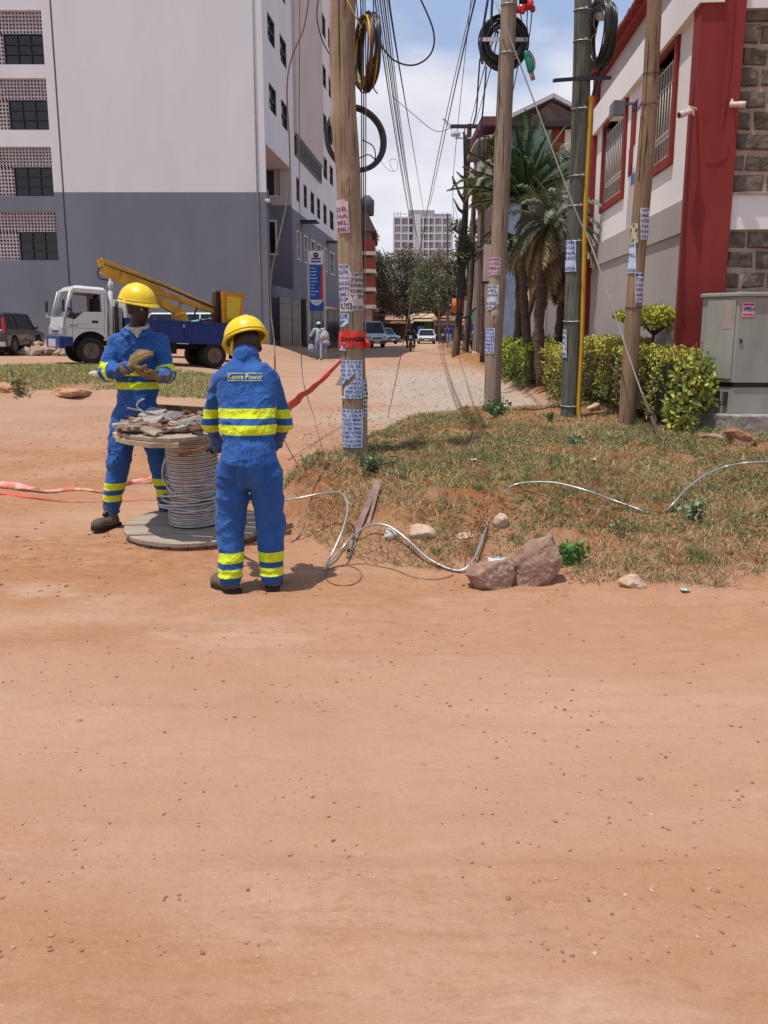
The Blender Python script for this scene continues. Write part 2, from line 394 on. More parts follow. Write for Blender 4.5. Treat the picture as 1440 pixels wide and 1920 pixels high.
c = mixc(ramp(nzn(130, 3, (1, 1.4, 1), .8), .64, (0,0,0), .72, (.6,.6,.6)), c, (.24,.11,.055))
c = mixc(ramp(nzn(38, 5, (1, 1.6, 1), .8), .60, (0,0,0), .74, (.6,.6,.6)), c, (.62,.44,.32))
c = mixc(at('pale'), c, mixc(.5, c, (.455,.28,.185)))
c = mixc(at('red'), c, ramp(nzn(6, 8, (1, 1.8, 1), .75), .40, (.28,.115,.05), .62, (.43,.215,.115)))
c = mixc(at('street'), c, mixc(.5, c, (.37,.245,.175)))
gcol = ramp(nzn(7, 8), .35, (.25,.18,.13), .65, (.42,.33,.26))
gcol = mixc(ramp(nzn(60, 3, (1,1,1), .8), .45, (0,0,0), .6, (.7,.7,.7)), gcol, (.55,.47,.40))
c = mixc(at('grav'), c, gcol)
soil = ramp(nzn(2.5, 7), .38, (.27,.095,.04), .64, (.33,.19,.095))
soil = mixc(ramp(nzn(26, 6), .45, (0,0,0), .7, (.7,.7,.7)), soil, (.20,.13,.06))
c = mixc(at('soil'), c, soil)
l(c, b.inputs['Base Color']); b.inputs['Roughness'].default_value = .95; b.inputs['Specular IOR Level'].default_value = .1
bp = n('ShaderNodeBump'); bp.inputs['Strength'].default_value = .55; bp.inputs['Distance'].default_value = .018
hsum = n('ShaderNodeMath'); hsum.operation = 'MULTIPLY_ADD'; l(nzn(9, 8, (1, 1.7, 1), .72), hsum.inputs[0]); hsum.inputs[1].default_value = 1.8
l(nzn(32, 7, (1,1.3,1), .7), hsum.inputs[2]); l(hsum.outputs[0], bp.inputs['Height']); l(bp.outputs[0], b.inputs['Normal'])
grassL = sst((-XX-4.0+ed)/1.2)*sst((YY-19.6)/.6)*(1-sst((YY-25.5+ed*2)/2))
o = np_mesh('ground', np.stack([XX, YY, ZZ], -1).reshape(-1, 3), [q], m, smooth=True, attrs={'grav': grav.ravel(), 'pale': paleA.ravel(), 'street': streetA.ravel(), 'red': redA.ravel(), 'soil': np.clip(mnd_soil*1.4+.7*grassL, 0, 1).ravel()})
o['kind'] = 'structure'
# ---- loose gravel: small stones nobody could count
ICO_V = np.array([(0,0,-1),(.723,-.526,-.447),(-.276,-.851,-.447),(-.894,0,-.447),(-.276,.851,-.447),(.723,.526,-.447),(.276,-.851,.447),(-.723,-.526,.447),(-.723,.526,.447),(.276,.851,.447),(.894,0,.447),(0,0,1)])
ICO_F = np.array([(0,1,2),(1,0,5),(0,2,3),(0,3,4),(0,4,5),(1,5,10),(2,1,6),(3,2,7),(4,3,8),(5,4,9),(1,10,6),(2,6,7),(3,7,8),(4,8,9),(5,9,10),(6,10,11),(7,6,11),(8,7,11),(9,8,11),(10,9,11)])
def pebbles(name, X, Y, R_, cols, seed, sink=.3):
    r = np.random.default_rng(seed); k = len(X); V = ICO_V[None]*(.7+.6*r.random((k, 12, 1)))*np.stack([.8+.7*r.random(k), .8+.7*r.random(k), .45+.35*r.random(k)], 1)[:, None]
    a = r.random(k)*6.28; ca, sa = np.cos(a)[:, None], np.sin(a)[:, None]
    V = np.stack([V[..., 0]*ca-V[..., 1]*sa, V[..., 0]*sa+V[..., 1]*ca, V[..., 2]], -1)*R_[:, None, None]
    V += np.stack([X, Y, G(X, Y)+R_*sink], 1)[:, None]
    F = (ICO_F[None]+12*np.arange(k)[:, None, None]).reshape(-1, 3)
    return np_mesh(name, V.reshape(-1, 3), [F], M('pebble_stone', (1,1,1), .9, var=.1, attr='tint', bump=.3, bscale=60), attrs={'tint': tint(k, cols, 12, seed)})
r = np.random.default_rng(5); k = 15000
Yp = 2.0+ 9.5*r.random(k)**1.5; Xp = (r.random(k)-.5)*2*(1.2+Yp*.5); Rp = .0014+.0055*r.random(k)**5+.005*(r.random(k) < .012)
kk = (mound(Xp, Yp) < .35) & (vnoise(Xp*1.5, Yp*2.5, 0, 3)+.5*vnoise(Xp*5, Yp*7, 0, 4) > .35+.6*r.random(k)); Xp, Yp, Rp = Xp[kk], Yp[kk], Rp[kk]
o = pebbles('gravel', Xp, Yp, Rp, [(.30,.155,.085),(.36,.21,.125),(.26,.135,.075),(.42,.28,.19),(.34,.17,.09)], 3, .25); o['kind'] = 'stuff'; tag(o, 'small loose stones scattered over the red dirt road', 'gravel')
k = 3500; Yp = 12+30*r.random(k)**1.6; Xp = -1.2+5*r.random(k)+.03*(Yp-12); Rp = .008+.016*r.random(k)**2
kk = (mound(Xp, Yp) < .4); Xp, Yp, Rp = Xp[kk], Yp[kk], Rp[kk]
o = pebbles('street_gravel', Xp, Yp, Rp, [(.36,.28,.22),(.48,.42,.36),(.30,.20,.14)], 4, .2); o['kind'] = 'stuff'; tag(o, 'grey gravel chips on the street behind the poles', 'gravel')
k = 9000; r = np.random.default_rng(77); Yp = 5.2+14*r.random(k)**1.3; Xp = -7+9.5*r.random(k)
kk = (mound(Xp, Yp) < .5) & (fbm(Xp*1.2, Yp*1.2, 0, 2, 6)+.7*r.random(k) > .25) & (Xp > -.47*Yp); Xp, Yp = Xp[kk], Yp[kk]
o = pebbles('dirt_clods', Xp, Yp, .003+.011*r.random(len(Xp))**4, [(.30,.13,.06),(.24,.11,.055),(.38,.22,.13)], 5, .15); o['kind'] = 'stuff'; tag(o, 'crumbs of red earth and grit around the reel and the track behind it', 'gravel')
# ---- grass on the mound
def blades(X, Y, Ln, Wd, cols, seed, lay=.9, name='grass', label='', cs=None):
    r = np.random.default_rng(seed); k = len(X); a = r.random(k)*6.283; tl = lay*(.3+.9*r.random(k)); z = G(X, Y)
    d = np.stack([np.cos(a)*tl, np.sin(a)*tl, np.ones(k)], 1); d /= np.linalg.norm(d, axis=1)[:, None]
    p0 = np.stack([X, Y, z-.008], 1); p1 = p0+d*Ln[:, None]*.5; d2 = d.copy(); d2[:, 2] -= .3+1.1*r.random(k); d2 /= np.linalg.norm(d2, axis=1)[:, None]
    p2 = p1+d2*Ln[:, None]*.5; b_ = r.random(k)*6.283; s_ = np.stack([np.cos(b_), np.sin(b_), .2*np.ones(k)], 1)*Wd[:, None]*.5
    V = np.stack([p0-s_, p0+s_, p1+s_*.8, p1-s_*.8, p2], 1).reshape(-1, 3); i0 = 5*np.arange(k)
    Q = np.stack([i0, i0+1, i0+2, i0+3], 1); T = np.stack([i0+3, i0+2, i0+4], 1)
    tc_ = tint(k, cols, 5, seed) if cs is None else np.repeat(cs, 5, 0)
    o = np_mesh(name, V, [Q, T], M('grass_blade', (1,1,1), .75, var=.05, attr='tint', bump=0, spec=.2), attrs={'tint': tc_}); o['kind'] = 'stuff'
    return tag(o, label, 'grass')
r = np.random.default_rng(9); k = 330000
Yb = 4.6+10.6*r.random(k)**1.25; Xb = -1.3+ (7.0)*r.random(k)
cl_ = fbm(Xb*2.2, Yb*2.2, 0, 3, 81); mb = mound(Xb, Yb); red = fbm(Xb*1.1+4, Yb*1.1, 0, 3, 82)
left = sst((.35-Xb)/1.2)*sst((8.6-Yb)/.8)
bare = ((Xb+.45)/.85)**2+((Yb-9.95)/.42)**2 < 1+.5*fbm(Xb*3, Yb*3, 0, 2, 4)
keep = (mb > .06) & ~(bare & (r.random(k) < .93)) & (cl_+.5*r.random(k)-.1 > -.1-.5*mb+.75*left) & (Xb < 1.2+Yb*.46) & ~((red > .22) & (r.random(k) < .85))
keep &= ~((Yb > 10.2) & (np.abs(Xb-2.3) < 1.0) & (Yb > 11.6) & (r.random(k) < .7))
Xb, Yb, cl_, left = Xb[keep], Yb[keep], cl_[keep], left[keep]; k = len(Xb)
g1 = fbm(Xb*1.3, Yb*1.3, 2, 3, 83); rr_ = r.random((k, 1))
straw = np.array([.50,.38,.19]); olive = np.array([.23,.22,.085]); green = np.array([.085,.145,.045]); rust = np.array([.30,.13,.06]); dark = np.array([.10,.065,.035])
wts = np.stack([.50-.3*g1+.1*left, .40+.35*g1-.25*left, .20+.75*np.clip(g1, 0, 1)*(1-left), .13+.45*left+.3*np.clip(-g1, 0, 1), .18+0*g1], 1).clip(.01); wts /= wts.sum(1)[:, None]
ch = (np.cumsum(wts, 1) < rr_).sum(1).clip(0, 4); cs = np.array([straw, olive, green, rust, dark])[ch]*(.6+.75*r.random((k, 1)))
blades(Xb, Yb, .045+.10*r.random(k)**1.5, .0012+.0020*r.random(k)+.0003*Yb, None, 10, 1.5, 'mound_grass', 'dry matted grass and weeds covering the roadside mound', cs)
# taller tufts standing out of the mat
r = np.random.default_rng(19); nt_ = 1500; ty = 4.9+6.5*r.random(nt_)**1.1; tx_ = -1+6.5*r.random(nt_); kk = (mound(tx_, ty) > .2) & (tx_ < 1.2+ty*.46) & (fbm(tx_*1.1, ty*1.1, 3, 2, 88)+.4*r.random(nt_) > .05); tx_, ty = tx_[kk], ty[kk]
i = np.repeat(np.arange(len(tx_)), 34); sc_t = (.5+1.2*r.random(len(tx_))**2)[i]; k = len(i); col_t = np.array([straw, olive, green, olive, rust])[r.integers(0, 5, len(tx_))][i]*(.7+.6*r.random((k, 1)))
blades(tx_[i]+r.normal(size=k)*.022*sc_t, ty[i]+r.normal(size=k)*.022*sc_t, (.06+.11*r.random(k))*sc_t, .0022+.0025*r.random(k), None, 20, .75, 'grass_tufts', 'taller grass tufts rising from the roadside mound', col_t)
# low leafy ground cover between the blades
k = 60000; Yb = 4.8+8*r.random(k)**1.1; Xb = -1+6.5*r.random(k); keep = (mound(Xb, Yb) > .25) & (fbm(Xb*1.6, Yb*1.6, 7, 3, 85) > .04) & (Xb < 1.2+Yb*.46) & ~((Xb < .4) & (Yb < 8)); Xb, Yb = Xb[keep], Yb[keep]; k = len(Xb)
C = np.stack([Xb, Yb, G(Xb, Yb)+.008+.045*r.random(k)], 1); V, Q = scatter_leaves(C, .026, .012, 12, 0)
o = np_mesh('ground_cover', V, [Q], M('grass_blade', (1,1,1)), attrs={'tint': tint(k, [(.10,.16,.05),(.17,.20,.09),(.14,.15,.07),(.22,.20,.10)], 4, 8)}); o['kind'] = 'stuff'; tag(o, 'small leafy weeds creeping through the mound grass', 'weeds')
# grass patch on the left in front of the truck
k = 60000; Yb = 19.2+8.5*r.random(k); Xb = -14+10.6*r.random(k); cl_ = fbm(Xb*.6, Yb*.6, 0, 3, 91)
keep = (Yb > 19.7+.35*cl_) & (Xb < -4.0+.8*cl_+ (Yb-20)*.12) & (cl_+.5*r.random(k) > -.15) & (Yb < 27-.5*np.abs(cl_)) & (Xb > -.48*Yb); Xb, Yb = Xb[keep], Yb[keep]; k = len(Xb)
blades(Xb, Yb, .06+.13*r.random(k)**2, .008+.010*r.random(k), [(.23,.27,.08),(.36,.33,.13),(.17,.24,.06),(.42,.34,.17)], 13, .8, 'verge_grass', 'green and yellow grass patch in front of the truck')
# straw litter at the foot of the mound
k = 2600; tt = r.random(k); ix = (r.random(k)*6).astype(int)+4; A_ = MP[ix]; B_ = MP[ix+1]; Xb = A_[:, 0]+(B_[:, 0]-A_[:, 0])*tt; Yb = A_[:, 1]+(B_[:, 1]-A_[:, 1])*tt-.05-.4*r.random(k)**2
kk = Xb < 4; Xb, Yb = Xb[kk], Yb[kk]; k = len(Xb)
blades(Xb, Yb, .03+.06*r.random(k)**2, .002+.002*r.random(k), [(.50,.33,.17),(.42,.25,.12),(.30,.16,.08)], 14, 5, 'straw_litter', 'dry straw lying along the foot of the mound')
# ---- leafy weeds one can pick out
def weed(px, py, h_, n_, cols, label, spread=.12, leaf=.05):
    c0 = ong(px, py); r = np.random.default_rng(int(px)); st = MB(); C = []
    for i in range(n_):
        a = r.random()*6.28; e = c0+np.array([math.cos(a)*spread*r.random(), math.sin(a)*spread*r.random(), h_*(.4+.6*r.random())])
        mid = (c0+e)/2+np.array([0, 0, h_*.1]); st.tube(smooth_path([c0, mid, e], 3), .0025, 4, caps=False)
        for j in range(9): t_ = .35+.65*r.random(); C.append(c0+(e-c0)*t_+r.normal(size=3)*.012)
    t_ = thing('weed_plant', label, 'weed', c0); st.build('stem', M('weed_stem', (.15,.17,.06)), t_, world=True)
    V, Q = scatter_leaves(np.array(C), leaf, leaf*.6, int(py), .1); np_mesh('foliage', V, [Q], M('grass_blade', (1,1,1)), parent=t_, attrs={'tint': tint(len(C), cols, 4, int(px))})
GRN = [(.07,.14,.04),(.12,.20,.06),(.16,.22,.09)]; GRY = [(.17,.22,.12),(.22,.26,.16),(.12,.17,.08)]
weed(928, 782, .24, 34, GRN, 'dark green weed clump at the foot of the second pole', .22, .055)
weed(1068, 1058, .14, 20, [(.07,.18,.04),(.12,.26,.06)], 'bright green weed beside the big tilted rock', .14, .05)
weed(700, 888, .20, 26, GRY, 'grey green weed growing at the foot of the first pole', .17, .05)
weed(1032, 790, .17, 10, GRN, 'small weed near the foot of the green pole', .08, .04)
weed(1075, 832, .09, 14, GRY, 'low weed on the mound below the green pole', .15, .04)
weed(1300, 975, .16, 12, GRY, 'spiky grey weed under the raised cable on the right', .10, .05)
weed(35, 745, .55, 22, [(.20,.20,.08),(.28,.24,.12)], 'dry bush on the eroded bank at the left edge', .35, .09)
weed(585, 872, .07, 12, GRY, 'small weed on the bank left of the first pole', .14, .035)
# ================================================================== buildings
white = M('white_plaster', (.635,.635,.65), .9, col2=(.70,.69,.70), scale=.5, bump=.12, bscale=6, stretch=(1,1,.35), det=8)
greyp = M('slate_grey_paint', (.155,.165,.198), .85, col2=(.185,.195,.228), scale=.6, bump=.12, bscale=6, stretch=(1,1,.4), det=8)
glass = M('dark_glass', (.012,.014,.018), .12, spec=.5, var=.1, bump=0)
blackp = M('black_steel', (.018,.018,.022), .45, spec=.4, bump=.05)
trimw = M('white_trim', (.62,.60,.58), .8, var=.04)
redp = M('maroon_paint', (.20,.022,.018), .75, col2=(.25,.032,.026), scale=3, stretch=(1,1,.3), det=8, bump=.06, bscale=12)
# ---------------- big white and grey building on the left: front face at Y=44, side runs back along the street
BC = P(505, 600, 44); bx0 = BC[0]; TOP = 25.; ZG = 7.72; BY = 44.
bl = thing('apartment_building', 'tall white and slate grey apartment block with lattice vents behind the truck', 'building', (bx0, 44, 0))
def sx(Y): return bx0+.07*(Y-44)      # side plane
XL = -42.
m = MB()
# front wall with openings: built as strips between the holes of the window bay
bayL, bayR = -18.1-.86, -15.42
rows = [(4.65, 6.85), (7.54, 9.72), (10.45, 12.66), (13.24, 15.5), (16.1, 18.4), (19.0, 21.3)]
bay2L, bay2R = -23.2, -19.7
def wall_rect(mb, x0, x1, z0, z1, y=44., th=.25):
    for a, b_, mi in ((z0, min(z1, ZG), 1), (max(z0, ZG), z1, 0)):
        if b_ > a: mb.cur = mi; mb.b2((x0, y, a), (x1, y+th, b_))
wall_rect(m, -14.93, bx0, -1, TOP)
wall_rect(m, bayR, -15.02, -1, TOP)
zc = -1.
for z0, z1 in rows: wall_rect(m, bay2L, bayR, zc, z0); wall_rect(m, bay2R, bayL, z0, z1); zc = z1
wall_rect(m, bay2L, bayR, zc, TOP); wall_rect(m, XL, bay2L, -1, TOP)
m.cur = 1; m.b2((-15.02, 44.07, -1), (-14.93, 44.2, TOP))      # expansion joint sits back
m.cur = 0; m.b2((XL, 70, 0), (XL+.3, 44.3, TOP))
m.build('front_wall', [white, greyp], bl, world=True)
m = MB(); m.tube([(bx0-.40, 43.97, .7), (bx0-.40, 43.97, TOP)], .035, 8); m.build('downpipe', M('pale_pipe', (.36,.36,.39)), bl, world=True)
lat = M('lattice_block', (.46,.40,.41), .9, var=.1)
for i, (z0, z1) in enumerate(rows):
    for L_, R_ in ((bayL, bayR), (bay2L, bay2R)):
        wl = R_-1.82; zt = z0+1.3
        mb = MB(); st = .155
        def lattice(xa, xb, za, zb):
            nx_ = max(1, round((xb-xa)/st)); nz_ = max(1, round((zb-za)/st)); dx = (xb-xa)/nx_; dz = (zb-za)/nz_
            for a in range(nx_+1): mb.box((xa+a*dx, 44.14, (za+zb)/2), (.055, .09, zb-za))
            for a in range(nz_+1): mb.box(((xa+xb)/2, 44.139, za+a*dz), (xb-xa, .075, .055))
            for a in range(nx_):
                for b_ in range(nz_): mb.raw([(xa+a*dx+.02, 44.12, za+b_*dz+.02), (xa+a*dx+.09, 44.12, za+b_*dz+.02), (xa+a*dx+.02, 44.12, za+b_*dz+.09), (xa+a*dx+.02, 44.2, za+b_*dz+.02)], [(0,1,2),(0,3,1),(0,2,3)])
        lattice(L_, R_, zt, z1-.02); lattice(L_, wl, z0, zt)
        mb.build('lattice_vent', lat, bl, world=True)
        f = MB()
        for a in range(4): f.box((wl+.02+a*(R_-wl-.04)/3, 44.1, (z0+zt)/2), (.045, .05, zt-z0))
        for a in range(4): f.box(((wl+R_)/2, 44.098, z0+.02+a*(zt-z0-.04)/3), (R_-wl, .045, .04))
        fo = f.build('window', blackp, bl, world=True); g = MB(); g.b2((wl, 44.15, z0), (R_, 44.17, zt)); g.build('pane', glass, fo, world=True)
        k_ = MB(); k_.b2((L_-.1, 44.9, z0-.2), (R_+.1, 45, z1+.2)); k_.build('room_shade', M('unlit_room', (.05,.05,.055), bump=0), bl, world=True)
# side wall, built in a frame turned with the street
sa = math.atan(.07)
sd = thing('x', None, None, (bx0, 44, 0), -sa); SW = MW[sd.name]; bpy.data.objects.remove(sd)
def side(mb, y0, y1, z0, z1, x0=-.25, x1=0., ): # y along the wall (metres), x outward
    b_ = len(mb.v); mb.b2((x0, y0, z0), (x1, y1, z1))
    for i in range(b_, len(mb.v)): mb.v[i] = tuple(SW @ Vector(mb.v[i]))
k_ = math.hypot(1, .07)
def sY(Y): return (Y-44)*k_
m = MB()
holes = []   # (y0,y1,z0,z1)
for zt in (15.9, 12.85, 9.8-999, 18.95, 22.0):
    if zt > 0: holes += [(45.3, 47.2, zt-1.2, zt), (48.45, 50.4, zt-1.25, zt)]
for ya, yb in ((52.7, 53.9), (55.3, 56.6), (58.0, 59.6), (60.8, 62.3), (63.8, 65.5), (67.1, 69.4)):
    holes += [(ya, yb, 8.5, 9.78), (ya-.25, yb, 5.28, 6.9)]
for zt in (21.9, 18.75, 15.7, 12.9): holes += [(64.1, 66.1, zt-1.35, zt), (67.4, 69.4, zt-1.3, zt)]
wallY = [(44.25, 51.2, 10.0, TOP), (51.2, 73.0, 3.35, TOP)]
def fill(y0, y1, z0, z1):
    hs = [h for h in holes if h[0] >= y0 and h[1] <= y1 and h[2] >= z0-.01 and h[3] <= z1+.01]
    ys = sorted({y0, y1, *[h[0] for h in hs], *[h[1] for h in hs]})
    for a, b_ in zip(ys[:-1], ys[1:]):
        col = sorted([(h[2], h[3]) for h in hs if h[0] <= a+1e-6 and h[1] >= b_-1e-6]); z = z0
        for c_, d_ in col+[(z1, z1)]:
            for u, v, mi in ((z, min(c_, 7.9), 1), (max(z, 7.9), c_, 0)):
                if v > u: m.cur = mi; side(m, sY(a), sY(b_), u, v, x1=0. if not(52 < a < 63 and z0 > 10) else 0.)
            z = d_
for q_ in wallY: fill(*q_)
m.cur = 0; side(m, 0, .0+.25, 10.0, TOP, x0=-.3, x1=-.001)
m.cur = 1; side(m, .26, .6, -.5, 7.9, x0=-.35); m.cur = 0
# wing above the recess: underside slab
m.cur = 0; side(m, .2, sY(51.1), 9.86, 10.04, x0=-7, x1=.02)
m.build('side_wall', [white, greyp], bl, world=True)
# projecting stair tower face between Y 52 and 63 and its dark balcony strip
m = MB(); side(m, sY(52.2), sY(63.2), 11.95, TOP, x0=.001, x1=.16); m.build('stair_panel', M('beige_plaster', (.50,.46,.43), .9, var=.05, scale=.3), bl, world=True)
m = MB(); side(m, sY(52.3), sY(62.6), 10.85, 11.85, x0=.0, x1=.10)
for a in range(22): side(m, sY(52.3)+.47*a, sY(52.3)+.47*a+.04, 10.9, 11.8, x0=.10, x1=.13)
m.build('balcony_rail', blackp, bl, world=True)
for (a, b_, z0, z1) in holes:
    mb = MB(); side(mb, sY(a), sY(b_), z0, z1, x0=-.16, x1=-.14)
    wf = MB(); ya, yb = sY(a), sY(b_)
    fr = trimw if z0 < 6 else blackp; t_ = .09 if z0 < 6 else .05; o_ = .03 if z0 < 6 else -.04
    side(wf, ya, ya+t_, z0, z1, -.12, o_); side(wf, yb-t_, yb, z0, z1, -.12, o_); side(wf, ya+t_, yb-t_, z1-t_, z1, -.12, o_-.002); side(wf, ya+t_, yb-t_, z0, z0+t_, -.12, o_-.002)
    side(wf, (ya+yb)/2-.02, (ya+yb)/2+.02, z0+t_, z1-t_, -.12, -.05); side(wf, ya+t_, yb-t_, (z0+z1)/2-.02, (z0+z1)/2+.02, -.119, -.051)
    wo = wf.build('window', [fr], bl, world=True); mb.build('pane', glass, wo, world=True)
# recessed wall at Y=50.9 seen through the gap
m = MB(); rx1 = sx(50.9)-.3; m.cur = 0
for a, b_, z0, z1, mi in ((-12, rx1-1.95, 7.6, 9.86, 0), (-12, rx1-1.95, 8.06-1, 8.3, 0)): pass
m.cur = 1; m.b2((-14, 50.9, -.5), (rx1-1.75, 51.1, 8.0)); m.b2((rx1-.55, 50.9, -.5), (rx1+.3, 51.1, 8.0)); m.b2((rx1-1.75, 50.9, -.5), (rx1-.55, 51.1, 5.45)); m.b2((rx1-1.75, 50.9, 7.2), (rx1-.55, 51.1, 8.0))
m.cur = 0; m.b2((-14, 50.86, 8.0), (rx1+.3, 51.1, 8.42)); m.b2((-14, 51.05, 8.42), (rx1+.3, 51.2, 9.86)); m.b2((rx1-.3, 50.86, 8.42), (rx1+.3, 51.05, 9.86))
m.build('recessed_wall', [M('beige_plaster', (.5,.46,.43)), greyp], bl, world=True)
m = MB()
m.b2((rx1-1.8, 50.84, 5.4), (rx1-.5, 50.9, 5.5)); m.b2((rx1-1.8, 50.84, 7.15), (rx1-.5, 50.9, 7.25)); m.b2((rx1-1.8, 50.84, 5.5), (rx1-1.7, 50.9, 7.15)); m.b2((rx1-.6, 50.84, 5.5), (rx1-.5, 50.9, 7.15))
wo = m.build('window', trimw, bl, world=True); g = MB(); g.b2((rx1-1.75, 51.0, 5.45), (rx1-.55, 51.03, 7.2)); g.build('pane', glass, wo, world=True)
g = MB(); g.b2((rx1-2.2, 50.98, 8.5), (rx1-.62, 51.04, 9.8)); g.build('balcony_door', blackp, bl, world=True)
m = MB(); m.b2((-14, 50.8, 8.42), (rx1-.3, 50.84, 8.5)); m.build('balcony_rail', trimw, bl, world=True)
for Yc, z in ((53.5, 7.45), (65, 7.35)):
    m = MB(); side(m, sY(Yc), sY(Yc)+1.3, z, z+.09, x0=0, x1=1.0); m.build('canopy', blackp, bl, world=True)
# security camera on the corner, downpipe
t = thing('security_camera', 'white dome camera on the corner of the grey and white block', 'camera', (bx0+.02, 43.98, 7.25))
m = MB(); m.box((.05, -.05, .1), (.22, .16, .12)); m.build('mount', trimw, t, bevel=.02); m = MB(); m.lathe([(.13, .0), (.15, -.08), (.13, -.16), (.06, -.22)], 14, (.12, -.08, .04)); m.build('dome', M('camera_dome', (.10,.10,.12), .3), t)
# gate and plinth along the side wall
gt = thing('metal_gate', 'black sheet metal gates along the foot of the grey side wall', 'gate', tuple(SW @ Vector((.3, .8, 0))), -sa)
m = MB(); m.b2((0, 0, .1), (.05, 7.0, 3.0)); m.b2((0, 7.4, -.4), (.05, 28.8, 2.7)); m.build('gate_panel', M('gate_black', (.010,.010,.014), .35, var=.3, scale=1.2, bump=.1), gt)
m = MB()
for y in np.arange(0, 28.8, 3.6): m.b2((.052, y, 0), (.07, y+.05, 3.0 if y < 7 else 2.7))
for z in (.25, 1.9, 2.7): m.b2((.052, 0, z), (.085, 28.6, z+.05))
m.build('gate_frame', blackp, gt)
m = MB(); m.b2((-.1, 7.0, -.3), (.25, 7.4, 3.1)); m.build('gate_pillar', M('gate_pillar_brown', (.09,.065,.06), .9), gt)
m = MB(); m.b2((-.28, .0, 2.95), (.0, 29, 3.5)); m.build('lintel', greyp, gt)
# blue sign board on two posts
sg = thing('sign_board', 'tall blue and white notice board with a red stripe on two posts', 'sign', (P(594, 600, 46)[0], 46, .3))
sX0, sX1 = P(580, 560, 46)[0], P(607, 560, 46)[0]; sz0, sz1 = P(594, 583, 46)[2], P(594, 470, 46)[2]; wS = sX1-sX0; hS = sz1-sz0
m = MB(); m.b2((sX0, 46, sz0), (sX1, 46.06, sz1)); m.build('board', M('sign_white', (.62,.64,.68), .6, bump=0), sg, world=True)
def zf(py): return P(594, py, 46)[2]
m = MB(); m.b2((sX0+.03, 45.985, zf(562)), (sX1-.03, 45.996, zf(496))); m.b2((sX0+.01, 45.985, sz0), (sX1-.01, 45.996, zf(573)))
cv = [(sX0+.01, zf(573))]+[(sX0+.01+(wS-.02)*k/8, zf(573)+ .28*(2*k/8-1)**2) for k in range(9)]+[(sX1-.01, zf(573))]
m.prism(cv[:1]+cv[1:-1]+cv[-1:], .011, 'y', 45.9905); m.build('blue_panel', M('sign_blue', (.012,.07,.33), .5, bump=0), sg, world=True)
m = MB(); m.prism([(sX1-.03, zf(562)), (sX1-.20, zf(562)), (sX1-.11, zf(500)), (sX1-.03, zf(496))], .01, 'y', 45.98); m.build('red_stripe', M('sign_red', (.42,.02,.03), .5, bump=0), sg, world=True)
V1, F1 = textmesh('o', .42, bold=.03); m = MB(); m.raw([(x+sX0+wS/2, 45.99, z+zf(477)) for x, z, _ in V1], F1); m.build('emblem', M('sign_navy', (.05,.03,.12), bump=0), sg, world=True)
m = MB(); rr = random.Random(3)
for z in (zf(485), zf(490.5)): m.box((sX0+wS/2, 45.992, z), (wS*.66, .008, .075))
m.build('heading', M('sign_navy', (.05,.05,.12)), sg, world=True)
m = MB()
for k in range(9): z = zf(503+k*6.2); w_ = wS*(.25+.35*rr.random()); m.box((sX0+.08+w_/2, 45.98, z), (w_, .008, .05))
m.box((sX0+wS*.55, 45.98, zf(567)), (wS*.4, .008, .06)); m.build('lettering', M('sign_pale', (.30,.42,.66), bump=0), sg, world=True)
for x in (sX0-.05, sX1+.05):
    m = MB(); m.b2((x-.05, 46.07, .0), (x+.05, 46.15, sz1+.05)); m.build('post', M('sign_post', (.42,.40,.38), .6), sg, world=True)

# ---------------- white and maroon building on the right
RO = P(1286, 600, 12); RO = (float(RO[0]), 12., 0.); ra_ = math.atan(.06)
rb = thing('corner_building', 'white and maroon two storey building with a rough stone end wall on the right', 'building', RO, -ra_)
wallw = M('cream_white_wall', (.71,.68,.65), .9, col2=(.77,.74,.71), det=8, stretch=(1,1,.4), scale=.6, bump=.1, bscale=10)
wallg = M('warm_grey_wall', (.36,.325,.30), .9, var=.06, scale=.5, bump=.1, bscale=10)
parg = M('pale_grey_parapet', (.42,.40,.39), .9, var=.08, scale=.8)
LEN = 7.75
wins = [(1.32, 2.52), (4.72, 6.74)]
m = MB()
m.cur = 1; m.b2((0, .0, -.1), (.2, LEN, 2.80)); m.b2((-.035, .0, 2.80), (.2, LEN, 3.22))
m.cur = 0; m.b2((0, 0, 3.22), (.2, LEN, 3.93)); m.b2((0, 0, 5.38), (.2, LEN, 5.45))
ys = [0, wins[0][0], wins[0][1], wins[1][0], wins[1][1], LEN]
for a in (0, 2, 4): m.b2((0, ys[a], 3.93), (.2, ys[a+1], 5.38))
m.b2((-.10, -.05, 5.45), (.2, LEN, 5.95))
m.cur = 2; m.b2((.02, -.05, 5.95), (.2, LEN, 6.45))
m.cur = 0; m.b2((.2, .3, -.1), (9, LEN, 5.3))
m.build('street_wall', [wallw, wallg, parg], rb)
m = MB(); m.b2((-.12, -.05, 6.45), (.3, LEN+.1, 6.56))
rr = random.Random(4)
for k in range(26): y = .3*k; m.box((-.06, y, 6.56+.012*(k % 2)), (.34, .26, .06), rz=rr.uniform(-.05, .05))
m.build('roof_edge', redp, rb)
